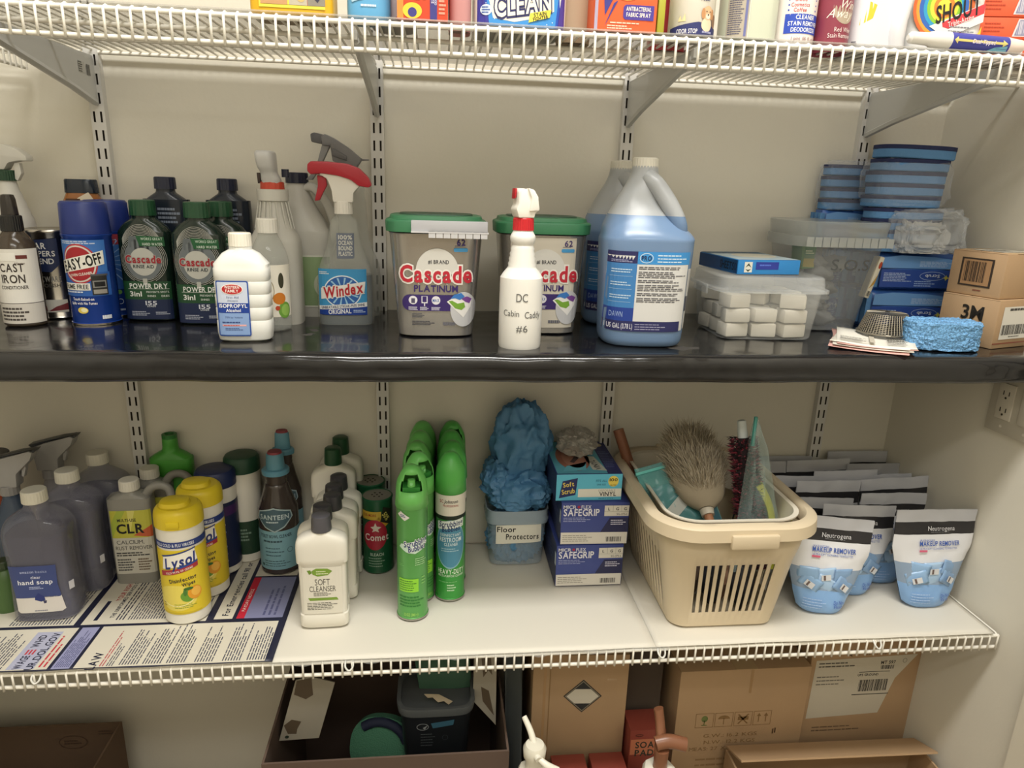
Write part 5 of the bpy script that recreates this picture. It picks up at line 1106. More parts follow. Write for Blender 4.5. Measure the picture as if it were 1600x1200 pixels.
dup(q0, (.925, -.193, Z + .0922), 'middle SAFEGRIP glove box, shifted slightly right on the bottom one', rz=-1)
glovebox((.911, -.184, Z + .1846), 'top vinyl glove box, light blue front, with gloves coming out of its top', 'vinyl', .133, .180, .0565)
o = crumple('vinyl_glove', (.905, -.065, Z + .264), .038, .048, .026, M('vinyl_glove', (186, 180, 172), .35, alpha=.6), 13.0, 1.4, .6, 5); tag(o, 'translucent crumpled glove pulled out of the top glove box', 'glove')

# --- laundry basket
bk = P('d4c4a8', .45)
def rrect_ring(a, b, r, n=160):
    """points of a rounded rectangle with half sizes a, b and their arc positions"""
    pts = []; per = []
    segs = [('l', (a, -b + r), (a, b - r)), ('c', (a - r, b - r), 0), ('l', (a - r, b), (-a + r, b)), ('c', (-a + r, b - r), 90), ('l', (-a, b - r), (-a, -b + r)), ('c', (-a + r, -b + r), 180), ('l', (-a + r, -b), (a - r, -b)), ('c', (a - r, -b + r), 270)]
    return segs
def ring_pts(a, b, r, ns, nl, nc):
    out = []
    def line(p, q, n): 
        for i in range(n): out.append((p[0] + (q[0] - p[0]) * i / n, p[1] + (q[1] - p[1]) * i / n))
    def arc(c, a0):
        for i in range(nc): t_ = math.radians(a0 + 90 * i / nc); out.append((c[0] + r * math.cos(t_), c[1] + r * math.sin(t_)))
    line((a, -b + r), (a, b - r), nl); arc((a - r, b - r), 0); line((a - r, b), (-a + r, b), ns); arc((-a + r, b - r), 90); line((-a, b - r), (-a, -b + r), nl); arc((-a + r, -b + r), 180); line((-a + r, -b), (a - r, -b), ns); arc((a - r, -b + r), 270)
    return out
BX, BY = 1.146, -.197; NS, NL, NC = 23, 25, 8
t = thing('laundry_basket', 'beige slotted laundry basket of dusters and bags, front edge of the lower shelf', 'basket', (BX, BY, Z))
def lev(z):   # half width, half depth, corner radius at height z
    k = z / .228; return (.099 + .040 * k, .148 + .030 * k, .028 + .024 * k)
zs = [0, .004, .034, .140, .165, .205]
bm = bmesh.new(); rings = []
for z in zs:
    a, b_, r_ = lev(z); 
    if z == 0: a -= .004; b_ -= .004
    if z >= .165: a += .002; b_ += .002
    rings.append([bm.verts.new((x, y, z)) for x, y in ring_pts(a, b_, r_, NS, NL, NC)])
N = len(rings[0]); o_l = 0; idx = lambda i: i % N
starts = {'r': 0, 'b': NL + NC, 'l': NL + NC + NS + NC, 'f': NL + NC + NS + NC + NL + NC}
def is_slot(i):
    for k, n in (('r', NL), ('b', NS), ('l', NL), ('f', NS)):
        s_ = starts[k]
        if s_ <= i < s_ + n:
            j = i - s_; return j % 2 == 1 and 0 < j < n - 1
    return False
for k in range(len(zs) - 1):
    for i in range(N):
        if k == 2 and is_slot(i): continue
        bm.faces.new((rings[k][i], rings[k][idx(i + 1)], rings[k + 1][idx(i + 1)], rings[k + 1][i]))
bm.faces.new(rings[0][::-1])
o = obj('basket_body', bm, bk, t, smooth=35); s = o.modifiers.new('thick', 'SOLIDIFY'); s.thickness = .0026; s.offset = 1
bm = bmesh.new(); prof = [(0.0, .203), (.003, .222), (.010, .229), (.020, .229), (.026, .223), (.027, .204), (.0245, .204), (.0235, .220), (.0, .2255)]
rr = []
for off, z in [(.000, .2050), (.001, .2240), (.006, .2290), (.018, .2290), (.0245, .2240), (.0265, .2020), (.0245, .2020), (.0215, .2200), (.008, .2250), (.002, .2040)]:
    a, b_, r_ = .134 + off, .1745 + off, .060 + off; rr.append([bm.verts.new((x, y, z)) for x, y in ring_pts(a, b_, r_, 12, 16, 10)])
for A, B in zip(rr, rr[1:] + rr[:1]):
    n = len(A)
    for i in range(n): bm.faces.new((A[i], A[(i + 1) % n], B[(i + 1) % n], B[i]))
bmesh.ops.recalc_face_normals(bm, faces=bm.faces); obj('rim', bm, bk, t, smooth=45)
box('handle_tab', -.030, .056, -.2065, -.196, .190, .216, bk, t, bev=.003); box('handle_tab', -.045, .045, .192, .1985, .200, .2335, bk, t, bev=.003)
# a thin white basket nested inside
t = thing('rim_insert', 'thin white insert ring nested inside the rim of the beige laundry basket', 'basket insert', (BX, BY, Z + .004))
bm = bmesh.new(); rr = []
for a, b_, r_, z in ((.110, .152, .05, .150), (.1215, .1625, .055, .2195), (.1275, .1715, .060, .2215), (.1275, .1715, .060, .2240), (.1205, .1615, .054, .2225), (.109, .151, .049, .150)):
    rr.append([bm.verts.new((x, y, z)) for x, y in ring_pts(a, b_, r_, 12, 16, 10)])
for A, B in zip(rr, rr[1:]):
    n = len(A)
    for i in range(n): bm.faces.new((A[i], A[(i + 1) % n], B[(i + 1) % n], B[i]))
bmesh.ops.recalc_face_normals(bm, faces=bm.faces); obj('insert_rim', bm, P('e4dccb', .4), t, smooth=45)
# contents
def hairs(name, base_fn, n, ln, wd, m, parent, seed=1, droop=.0):
    rnd = random.Random(seed); vs = []; fs = []; mi = []
    for i in range(n):
        p, d = base_fn(rnd); d = d.normalized(); s_ = d.cross(Vector((rnd.uniform(-1, 1), rnd.uniform(-1, 1), rnd.uniform(-1, 1)))).normalized() * wd
        L_ = ln * rnd.uniform(.5, 1.1); b = len(vs); mid = p + d * L_ * .5 + Vector((rnd.uniform(-1, 1), rnd.uniform(-1, 1), rnd.uniform(-1, 1))) * L_ * .12; e = p + d * L_ + Vector((rnd.uniform(-1, 1), rnd.uniform(-1, 1), rnd.uniform(-1, 1) - droop)) * L_ * .3
        vs += [p - s_, p + s_, mid - s_ * .8, mid + s_ * .8, e]; fs += [(b, b + 1, b + 3, b + 2), (b + 2, b + 3, b + 4)]; q = rnd.randrange(len(m)); mi += [q, q]
    me = bpy.data.meshes.new(name); me.from_pydata([tuple(v) for v in vs], [], fs); me.polygons.foreach_set('material_index', mi)
    return obj(name, me, m, parent)
t = thing('feather_duster', 'fluffy grey-brown feather duster with a wooden handle standing in the basket', 'duster', (1.122, -.318, Z + .166), rot=(math.radians(-54), math.radians(-2), 0))
fm = [P('b5a994', .95), P('a29682', .95), P('c4b9a5', .95), P('94876f', .95)]
loft('feather_core', crv([(.062, .014, .013), (.085, .040, .026), (.13, .054, .030), (.18, .050, .030), (.215, .034, .022), (.23, .012, .010)], 4), fm[1], t)
def fb(rnd):
    z = rnd.uniform(.064, .225); a = rnd.uniform(0, 2 * PI); k = max(.3, math.sin((z - .06) / .18 * PI) ** .6); p = Vector((.046 * k * math.cos(a), .036 * k * math.sin(a), z)); return p, Vector((math.cos(a) * .7, math.sin(a) * .5, 1.0))
hairs('feathers', fb, 9000, .034, .0009, fm, t, 3)
bm = bmesh.new(); tube(bm, (0, 0, 0), (0, 0, .056), .0095, .0085, 14); obj('wooden_handle', bm, P('9a6a4a', .5), t, smooth=60); loft('ferrule', [(.048, .012), (.060, .0135), (.061, .010)], P('c8c0b0', .4), t)
t = thing('wooden_dowel', 'brown wooden stick leaning on the back left rim of the basket', 'stick', (1.075, -.140, Z + .045))
bm = bmesh.new(); tube(bm, (0, 0, 0), (-.078, .086, .242), .012, .0115, 16); obj('shaft', bm, P('8a5a42', .55), t, smooth=60)
# teal zip bag on the left
t = thing('zip_bag', 'teal-tinted zip bag with a grey and white cloth, left side of the basket', 'bag', (1.098, -.270, Z + .152), rot=(math.radians(-40), math.radians(-14), math.radians(4)))
def flatbag(name, w, h, m, parent, seed, th=.012, nx=24, nz=24, outline=None):
    bm = bmesh.new()
    for side in (-1, 1):
        g = []
        for i in range(nx + 1):
            row = []
            for j in range(nz + 1):
                u, v = i / nx * 2 - 1, j / nz; b_ = max(0, (1 - u ** 4) * (1 - (2 * v - 1) ** 6)); n_ = noise.noise(Vector((u * 2.5 + seed, v * 4, side * 1.7))) + .5 * noise.noise(Vector((u * 7 + seed, v * 9, side)))
                ww = w / 2 * (outline(v) if outline else 1); row.append(bm.verts.new((u * ww + (outline(v, True) if outline else 0), side * th * b_ * (.6 + .6 * n_) + .006 * noise.noise(Vector((u + seed, v * 2, 0))), v * h)))
            g.append(row)
        for i in range(nx):
            for j in range(nz):
                q = (g[i][j], g[i + 1][j], g[i + 1][j + 1], g[i][j + 1]); bm.faces.new(q if side < 0 else q[::-1])
    return obj(name, bm, m, parent, smooth=60)
flatbag('bag_film', .130, .150, M('teal_film', (110, 190, 190), .2, alpha=.42), t, 2.0)
bm = bmesh.new(); bbox(bm, -.062, .062, -.003, .003, .010, .105); bmesh.ops.subdivide_edges(bm, edges=bm.edges, cuts=6)
for v in bm.verts: v.co.y += .006 * noise.noise(v.co * 25)
obj('cloth', bm, P('3f6a78', .8), t); 
bm = bmesh.new(); bbox(bm, -.012, .012, -.010, -.004, -.070, .075); obj('white_strip', bm, P('c8ccc8', .7), t, loc=(.0, 0, .062), rot=(0, math.radians(58), 0))
bm = bmesh.new(); bbox(bm, -.066, .066, -.0055, .0055, .136, .141); obj('zip_strip', bm, P('5cb8b0', .4), t)
# red and black duster and yellow brush inside a tall clear bag
t = thing('microfibre_duster', 'maroon and black microfibre duster in the tall clear bag at the right of the basket', 'duster', (1.214, -.300, Z + .095), rot=(math.radians(-14), math.radians(-6), 0))
cm = [P('5a2430', .9), P('8c3040', .9), P('2a2024', .9), P('a04858', .9), P('30242c', .9)]
loft('duster_core', crv([(.0, .018), (.05, .020), (.15, .018), (.235, .014), (.255, .006)], 3), cm[2], t)
def fd(rnd):
    z = rnd.uniform(.0, .25); a = rnd.uniform(0, 2 * PI); return Vector((.018 * math.cos(a), .018 * math.sin(a), z)), Vector((math.cos(a), math.sin(a), .15))
hairs('strands', fd, 2600, .014, .0016, cm, t, 8); loft('ferrule', [(.245, .010), (.282, .008), (.284, .004)], P('c8d0d0', .3), t)
t = thing('scrub_brush', 'yellow curved scrub brush in the tall clear bag beside the maroon duster', 'brush', (1.243, -.300, Z + .125), rot=(math.radians(-12), math.radians(-6), 0))
bm = bmesh.new(); sweep(bm, crv([(.004, 0, -.03), (.008, 0, .03), (.004, 0, .09), (-.014, 0, .135)], 6), .012, n=10, flat=.5); obj('handle', bm, P('c8c848', .45), t, smooth=60)
bm = bmesh.new(); sweep(bm, crv([(.018, 0, -.02), (.036, 0, .05), (.052, 0, .058)], 6), .009, n=10, flat=.6); obj('loop', bm, P('b8b460', .45), t, smooth=60)
def bag_out(v, shift=False):
    if shift: return -.030 * v
    return (1.0 - .92 * max(0, v - .15) / .85) if v > .15 else 1.0
t = thing('zip_bag', 'tall clear zip bag peaking at its upper left corner above the basket', 'bag', (1.226, -.300, Z + .085), rot=(math.radians(-6), 0, 0))
flatbag('bag_film', .108, .300, M('teal_film2', (190, 214, 212), .08, alpha=.26), t, 5.0, th=.034, outline=bag_out)
bm = bmesh.new(); sweep(bm, [(-.035, -.004, .250), (-.033, -.004, .305)], .0035, n=6); obj('zip_strip', bm, P('4c948c', .4), t)
bm = bmesh.new(); sweep(bm, crv([(.004, -.030, .06), (.026, -.030, .07), (.038, -.026, .098)], 5), .0028, n=6, flat=2); obj('zip_fold', bm, P('8cc4c4', .3, alpha=.8), t)
# jumble low in the basket, seen through the slots
rnd = random.Random(12)
jc = ['2c3c78', '4a3a2e', '8a8880', '26262a', '7a5a44', 'b8b4aa', '3a3a3c', '6a6258']
jn = ['blue', 'brown', 'grey', 'black', 'tan', 'white', 'charcoal', 'taupe']
for k in range(8):
    x = BX - .070 + k * .020; y = BY - .100 + .022 * (k % 3)
    o = crumple('folded_cloth', (x, y, Z + .062 + .012 * (k % 2)), .020, .030, .056, P(jc[k], .8), k * 2.7, 2.0, .4, 3); tag(o, '%s crumpled cloth low in the basket, seen through the front slots' % jn[k], 'cloth', 'cloths in the basket')

# --- makeup remover pouches
pw = P('b9babf', .4); pk = P('2c2b2e', .35); pwh = P('dfe0e4', .35); pbl = P('86aede', .3); pcl = P('8fa3bc', .2)
def pouch_mesh(w, h, th, seed):
    nx, nz = 18, 32; bm = bmesh.new(); G = []
    def hw(v): return w / 2 * (.56 + .44 * min(1, v / .62))
    for side in (-1, 1):
        g = []
        for i in range(nx + 1):
            row = []
            for j in range(nz + 1):
                u, v = i / nx * 2 - 1, j / nz
                k = max(0, 1 - abs(u) ** 2.6) ** .6 * (1 - max(0, (v - .05) / .82) ** 1.4 if v < .87 else 0); k *= min(1, .75 + v * 3)
                sd_ = side if v < .84 else 0; n_ = noise.noise(Vector((u * 3 + seed, v * 5, sd_ * 2.0))) * .0022 + noise.noise(Vector((u * 8 + seed, v * 14, sd_))) * .0011
                y = side * (th * k + .0008) + n_ * (1 if v > .05 else .2) + .004 * noise.noise(Vector((u * 1.5 + seed, 0, 5))) * v
                z = v * h - .000 + (.008 * abs(u) ** 4 * (1 - v / .2) if v < .2 else 0); row.append(bm.verts.new((u * hw(v), y, z)))
            g.append(row)
        for i in range(nx):
            for j in range(nz):
                v = (j + .5) / nz; mi = 0 if v > .865 else 1 if v > .755 else 2 if v > .47 else 4 if v > .24 else 3
                q = (g[i][j], g[i + 1][j], g[i + 1][j + 1], g[i][j + 1]); bm.faces.new(q if side < 0 else q[::-1]).material_index = mi
        G.append(g)
    A = [G[0][i][0] for i in range(nx + 1)]; B = [G[1][i][0] for i in range(nx + 1)]
    for i in range(nx): bm.faces.new((A[i + 1], A[i], B[i], B[i + 1])).material_index = 3
    bmesh.ops.remove_doubles(bm, verts=bm.verts, dist=.0001)
    me = bpy.data.meshes.new('pouch_body'); bm.to_mesh(me); bm.free()
    me.polygons.foreach_set('use_smooth', [True] * len(me.polygons))
    for m in (pw, pk, pwh, pbl, pcl): me.materials.append(m)
    return me
def pouch(loc, label, seed, rz=0, tilt=0, full=True, w=.150, h=.200, th=.024, lean=-3, sheet_=None):
    t = thing('wipes_pouch', label, 'pouch', loc, rot=(math.radians(lean), math.radians(tilt), math.radians(rz)), group='makeup remover pouches')
    obj('pouch_body', pouch_mesh(w, h, th, seed), None, t)
    if full:
        def f(u, v, o):
            vv = v / h; uu = min(.98, abs(u / (w / 2 * (.56 + .44 * min(1, vv / .62))))); k = (1 - uu ** 2.6) ** .6 * (1 - max(0, (vv - .05) / .82) ** 1.4 if vv < .87 else 0)
            return Vector((u, -(th * k * min(1, .75 + vv * 3)) - .0032 - o, v))
        l = Label(f, cut=.008)
        l.text('Neutrogena', .010, h * .815, .0088, 'd4d4d8', 1, w=.056, bold=False).text('MAKEUP REMOVER', .008, h * .668, .0092, '3c5cac', 1, w=.084).text('ULTRA-SOFT CLEANSING TOWELETTES', .006, h * .618, .0038, '3c5cac', 1, w=.078, bold=False).text('FRAGRANCE FREE', -.018, h * .70, .0035, '3c5cac', 1, w=.030, bold=False).fine(-.012, h * .775, .040, h * .782, 1, '8a8a90', 1)
        l.rect(-.034, h * .585, -.018, h * .605, 'd0607c', 1).text('Do Not', .028, h * .14, .0075, '3a5cb8', 1, w=.022, bold=False).text('Flush', .028, h * .095, .0070, '3a5cb8', 1, w=.018, bold=False).fine(-.040, h * .05, .005, h * .17, 4, 'a8c4ea', 1, .3)
        l.build('label', t)
        rnd = random.Random(int(seed * 10)); 
        for k in range(6):
            x = -.034 + (k % 3) * .033 + rnd.uniform(-.004, .004); z = h * (.315 + .095 * (k // 3)) + rnd.uniform(-.002, .002)
            bm = bmesh.new(); bmesh.ops.create_grid(bm, x_segments=6, y_segments=6, size=.5)
            for v in bm.verts:
                x_, y_ = v.co.x, v.co.y; v.co = Vector((x_ * .040, -.0022 * (1 - (2 * x_) ** 2) * (1 - (2 * y_) ** 2) + .0016 * noise.noise(Vector((x_ * 5, y_ * 5, k))), y_ * .029))
            f_ = Vector(f(x, z, -.0022)); o = obj('towelette', bm, (P('93b6dc', .2), P('a9c6e4', .2), P('86a6cc', .2))[k % 3], t, f_, (rnd.uniform(-.08, .05), rnd.uniform(-.6, .6), x * 9), smooth=60); s = o.modifiers.new('thick', 'SOLIDIFY'); s.thickness = .0012
            if k % 2 == 0: q = Label(fflat(.0055)); q.rect(-.010, -.008, .008, .004, 'd8dade').rect(-.006, -.007, -.002, .003, '6a5a58', 1); q.build('towelette_print', o)
    return t
pouch((1.584, -.293, Z), 'front right pouch of makeup remover, nearest the right wall, whole label in view', 1.0, 0, w=.166)
pouch((1.357, -.302, Z), 'front pouch right beside the laundry basket, partly covered by its rim', 2.0, -8, 3, lean=-6, h=.190, w=.158)
pouch((1.452, -.243, Z), 'pouch with a folded top just behind the one beside the basket', 3.0, -4, 1, h=.188)
pouch((1.548, -.203, Z), 'pouch half hidden between the two foremost ones, its top slumping right', 4.0, 3, 2, h=.194)
rear = [(1.605, -.150, -5, -5, .206, 'right-hand pouch with its seal tilting up to the right wall, third row'), (1.435, -.152, 2, 1, .202, 'wide pouch top showing just right of the basket, third row'), (1.385, -.200, 8, 6, .186, 'pouch with a curled top directly behind the basket corner'),
        (1.505, -.108, 0, -1, .206, 'fourth-row pouch in the middle of the group'), (1.590, -.110, -4, -4, .196, 'fourth-row pouch close to the right wall'), (1.360, -.110, 2, 2, .196, 'fourth-row pouch at the left, over the basket rim'),
        (1.468, -.064, 0, -2, .214, 'fifth-row pouch below the rightmost upright'), (1.600, -.066, 1, 0, .204, 'fifth-row pouch beside the right wall'), (1.576, -.026, 0, 0, .218, 'last-row pouch leaning at the back wall, topmost of all'), (1.335, -.060, 0, 2, .210, 'back left pouch, a corner of grey seal above the basket'), (1.392, -.026, 0, 0, .208, 'pouch at the wall just left of the rightmost upright')]
for k, (x, y, rz, ti, h_, lb) in enumerate(rear): pouch((x, y, Z), lb, 5.0 + k, rz, ti, False, .146, h_, .015, lean=-2)

# ================================================================== FLOOR LEVEL
def carton(name, label, x0, x1, y0, y1, z1, m=card, rz=0, z0=FLOOR, grp=None):
    t = thing(name, label, 'box', ((x0 + x1) / 2, (y0 + y1) / 2, z0), rz, grp); w, d = (x1 - x0), (y1 - y0)
    return t, w, d, z1 - z0
t, w, d, h = carton('moving_box', 'large brown carton under the right of the lower shelf, recycling symbols printed', 1.118, 1.405, -.245, -.02, -1.060)
brown('c', w, d, h, t)
l = Label(fflat(d / 2)); pr = '8a6c48'
for k in range(4):
    x = -.080 + k * .043; z = h - .125; l.ring(x, z, .0001, .0001, .0001, pr, 1, 4).rect(x - .020, z - .018, x + .020, z - .017, pr, 1).rect(x - .020, z + .017, x + .020, z + .018, pr, 1).rect(x - .020, z - .018, x - .019, z + .018, pr, 1).rect(x + .019, z - .018, x + .020, z + .018, pr, 1)
    if k == 0: l.ell(x, z + .004, .007, .008, '6e7a48', 1).rect(x - .001, z - .012, x + .001, z, '6e7a48', 1).rect(x - .006, z - .013, x + .006, z - .011, '6e7a48', 1)
    if k == 1: l.ell(x, z + .002, .013, .009, pr, 1, a0=0, a1=180).rect(x - .0008, z - .012, x + .0008, z + .004, pr, 1)
    if k == 2: l.poly([(x - .012, z - .012), (x + .010, z + .013), (x + .013, z + .011), (x - .009, z - .013)], pr, 1).poly([(x + .012, z - .012), (x - .010, z + .013), (x - .013, z + .011), (x + .009, z - .013)], pr, 1).rect(x - .012, z - .003, x + .012, z + .006, pr, 1)
    if k == 3:
        for q in (-.008, .008): l.rect(x + q - .001, z - .010, x + q + .001, z + .006, pr, 1).poly([(x + q - .005, z + .005), (x + q + .005, z + .005), (x + q, z + .013)], pr, 1)
l.text('G.W.: 16.2 KGS', -.018, h - .165, .009, pr, 1, w=.120, bold=False).text('N.W.: 12.2 KGS', -.018, h - .182, .009, pr, 1, w=.115, bold=False).text('MEAS: 27 X 37 X 63 CM', -.022, h - .199, .009, pr, 1, w=.170, bold=False).fine(-.09, h - .28, .06, h - .22, 4, '9a7c58', 1, .3)
l.rect(.010, h - .060, .016, h - .0, 'a5855f', 0).rect(.076, h - .168, .079, h - .155, '5a4634', 1).rect(.081, h - .166, .084, h - .153, '5a4634', 1); l.build('front_print', t)
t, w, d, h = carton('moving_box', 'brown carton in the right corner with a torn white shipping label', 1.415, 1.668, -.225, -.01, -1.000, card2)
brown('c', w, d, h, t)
l = Label(fflat(d / 2)); l.text('NATURA GREEN', .0, h - .010, .013, '5c4a38', 1, w=.10, bold=False).text('QTY : 100 PCS', .0, h - .045, .014, '5c4a38', 1, w=.088, bold=False)
l.poly([(-.115, h - .062), (.118, h - .055), (.075, h - .115), (.050, h - .205), (-.118, h - .212)], 'c9c2b2', 1)
l.fine(-.108, h - .082, -.020, h - .066, 2, '5a5650', 2, .4).fine(-.108, h - .128, -.040, h - .100, 3, '7a766e', 2, .3).text('MT 597', .052, h - .073, .008, '2c2a28', 2, w=.034).bars(.036, h - .090, .068, h - .080, '3a3836', 2, 14).rect(-.012, h - .0965, .060, h - .0950, '2c2a28', 2).text('UPS GROUND', .010, h - .103, .0058, '3a3836', 2, w=.048).bars(-.008, h - .146, .060, h - .116, '2c2a28', 2, 30).rect(-.020, h - .155, .066, h - .153, '3a3836', 2)
l.ring(.090, h - .070, .005, .006, .001, '7a766e', 2, 18).fine(-.10, h - .25, .02, h - .232, 2, '7a6450', 1, .35); l.build('shipping_label', t)
t, w, d, h = carton('flap_box', 'open brown carton at the front right of the floor with its flap folded back', 1.225, 1.655, -.42, -.27, -1.240)
bm = bmesh.new(); tk = .004
for a in ((-w / 2, w / 2, -d / 2, -d / 2 + tk), (-w / 2, w / 2, d / 2 - tk, d / 2), (-w / 2, -w / 2 + tk, -d / 2 + tk, d / 2 - tk), (w / 2 - tk, w / 2, -d / 2 + tk, d / 2 - tk)): bbox(bm, *a, 0, h)
bbox(bm, -w / 2 + tk, w / 2 - tk, -d / 2 + tk, d / 2 - tk, 0, tk); obj('carton_body', bm, card, t)
box('flap', -w / 2, w / 2, -.075, 0, -.002, .002, card, t, loc=(0, d / 2, h + .004), rot=(math.radians(-22), math.radians(1), 0)); box('front_flap', -w / 2 + .10, w / 2, -.001, .10, -.002, .002, card, t, loc=(0, -d / 2 - .01, h - .022), rot=(math.radians(-24), 0, 0))
# diamond-marked carton
t, w, d, h = carton('hazard_box', 'brown carton with a black and white diamond mark in the middle of the floor',   .812, 1.008, -.25, -.03, -1.005); t.rotation_euler = (0, math.radians(0), math.radians(-3))
brown('c', w, d, h, t)
l = Label(fflat(d / 2)); cx_, cz_, s_ = .006, h - .098, .040
l.poly([(cx_ - s_, cz_), (cx_, cz_ + s_), (cx_ + s_, cz_), (cx_, cz_ - s_)], '2c2a28', 1).poly([(cx_ - s_ * .93, cz_), (cx_, cz_ + s_ * .93), (cx_ + s_ * .93, cz_), (cx_, cz_ - s_ * .93)], '8a8474', 2).poly([(cx_ - s_ * .86, cz_), (cx_, cz_ + s_ * .86), (cx_ + s_ * .86, cz_), (cx_, cz_ - s_ * .86)], '2f3134', 3).poly([(cx_ - s_ * .84, cz_), (cx_ - s_ * .40, cz_ + s_ * .44), (cx_ + s_ * .40, cz_ + s_ * .44), (cx_ + s_ * .84, cz_), (cx_ + s_ * .40, cz_ - s_ * .44), (cx_ - s_ * .40, cz_ - s_ * .44)], 'd4cfc0', 4)
l.rect(-w / 2 + .022, .0, -w / 2 + .027, h, 'b39068', 0).rect(-w / 2 + .034, 0, -w / 2 + .036, h, '94754f', 0).fine(.055, h - .062, .080, h - .054, 1, 'c0a484', 1); l.build('front_print', t)
# soap pad cartons
for k, (x, y, z, w_, lb) in enumerate(((1.045, -.255, -1.24, .075, 'red SOAP PADS carton standing right of the diamond-marked box'), (.880, -.305, -1.285, .070, 'left red SOAP PADS carton below the diamond-marked box'), (.960, -.305, -1.285, .070, 'right red SOAP PADS carton below the diamond-marked box'))):
    t = thing('soap_pad_box', lb, 'box', (x, y, FLOOR), group='red soap pad cartons'); h = z + (.075 if k == 0 else .06) - FLOOR; box('carton_body', -w_ / 2, w_ / 2, -.03, .03, 0, h, P('8e4338', .5), t, bev=.0008)
    l = Label(fflat(.0301)); l.rect(-w_ / 2 + .002, h - .060, w_ / 2 - .002, h - .022, 'c87c5c', 0).text('SOAP', 0, h - .036, .015, '22322c', 1, w=.050).text('PADS', 0, h - .056, .015, '22322c', 1, w=.050).ring(-.018, h - .012, .008, .003, .001, '3a2a24', 1); l.build('front_print', t)
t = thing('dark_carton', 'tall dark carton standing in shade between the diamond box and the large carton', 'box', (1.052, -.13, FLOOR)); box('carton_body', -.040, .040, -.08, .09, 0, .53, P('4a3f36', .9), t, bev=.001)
# open carton with sponge and tub
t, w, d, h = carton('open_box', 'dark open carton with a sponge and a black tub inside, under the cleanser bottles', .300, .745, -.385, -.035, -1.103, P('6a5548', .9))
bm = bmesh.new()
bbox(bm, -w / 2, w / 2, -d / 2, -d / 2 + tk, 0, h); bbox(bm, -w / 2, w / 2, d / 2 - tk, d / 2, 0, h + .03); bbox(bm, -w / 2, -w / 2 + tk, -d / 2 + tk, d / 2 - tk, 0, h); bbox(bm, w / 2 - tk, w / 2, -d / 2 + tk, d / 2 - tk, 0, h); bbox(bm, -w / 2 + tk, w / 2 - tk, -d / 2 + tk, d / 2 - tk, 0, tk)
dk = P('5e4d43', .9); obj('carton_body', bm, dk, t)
box('back_flap', -w / 2, w / 2, 0, .004, 0, .16, dk, t, loc=(0, d / 2 - .006, h + .03), rot=(math.radians(2), 0, 0))
bm = bmesh.new(); tear = [(-.035, 0), (.030, 0), (.052, .115), (-.005, .125), (-.015, .10)]
for nm, mx, lc, ry, out in (('side_flap', 1, (-w / 2 + .05, -.06, h - .050), .0, [(-.045, 0), (.030, -.004), (.064, .105), (.018, .122), (-.010, .118)]), ('side_flap', -1, (w / 2 - .035, -.04, h - .035), 0, [(-.026, .030), (.022, -.020), (.020, .120), (-.004, .128), (-.026, .150)])):
    o = extr(nm, out, .0035, P('a39c8e', .8), t, 0, loc=lc, rot=(math.radians(-12), 0, math.radians(6 * mx)))
    l = Label(fflat(.0018)); 
    if mx == 1: l.poly([(-.008, .117), (.020, .12), (.022, .085), (.008, .078), (-.014, .090)], '5e5040').poly([(-.035, .030), (-.020, .040), (-.002, .034), (-.010, .020), (-.012, .010), (-.028, .012)], '5e5040').ell(-.030, .006, .004, .003, '2f3a30')
    else: l.poly([(-.012, .130), (.008, .125), (.012, .085), (.004, .095), (-.006, .08)], '5e5040').poly([(-.010, .06), (.006, .052), (.018, .0), (.008, .012), (-.006, .030)], '5e5040')
    l.build('stain', o)
t = thing('green_sponge', 'round green scouring sponge with a dark blue back in the open carton', 'sponge', (.500, -.20, -1.240), rot=(math.radians(68), 0, math.radians(-12)))
loft('sponge_body', [(0, .066, .060, 2.4), (.024, .066, .060, 2.4), (.026, .063, .057, 2.4)], M('green_scour', (84, 140, 112), .9, bump=.9, bscale=400), t)
bm = bmesh.new(); sweep(bm, [(.058 * math.cos(a), .052 * math.sin(a), .030) for a in [math.radians(20 + 14 * k) for k in range(9)]], .010, n=8); obj('blue_rim', bm, P('262c44', .7), t, smooth=60)
t = thing('black_tub', 'black plastic tub with a grey rim and askew green lid in the open carton', 'tub', (.610, -.225, -1.260))
obj('tub_body', loftbm([(0, .055, .045, 5), (.004, .062, .052, 5), (.165, .072, .062, 5)], 44, open_top=True), P('23262a', .4), t, smooth=45)
loft('rim', [(.158, .076, .066, 5), (.172, .078, .068, 5), (.176, .077, .067, 5), (.176, .070, .060, 5), (.160, .070, .060, 5)], P('5c6062', .4), t, seg=44)
extr('lid', [(-.045, 0), (.062, 0), (.066, .115), (-.055, .115)], .006, P('2c5a44', .5), t, .002, loc=(.012, .012, .155), rot=(math.radians(-32), math.radians(-6), 0))
l = Label(fsup(.0715, .0615, 5), cut=.01); l.poly([(-.010, .140), (.036, .146), (.034, .134), (-.006, .128)], '3f6a80').ring(-.026, .132, .012, .008, .0015, '8a9094').poly([(-.034, .138), (-.026, .130), (-.016, .136), (-.022, .126)], '9aa0a2', 1).fine(-.030, .085, .0, .118, 5, '5a6064', 1, .3).ring(.018, .105, .006, .006, .001, '4a5054', 1, 18); l.build('label', t)
t = thing('torn_paper', 'torn cream paper edge lying over the rim of the black tub', 'paper', (.615, -.262, -1.0815), rot=(math.radians(12), .35, 0)); 
extr('sheet', [(-.030, .0), (-.022, .006), (-.012, .002), (.0, .010), (.012, .004), (.022, .009), (.030, .0), (.0, -.008)], .0012, P('c8b89c', .8), t, 0, rot=(math.radians(90), 0, 0))
t = thing('folded_sheet', 'grey-green plastic sheet folded upright between the open carton and the diamond box', 'plastic sheet', (.772, -.10, FLOOR))
bm = bmesh.new(); rows = []
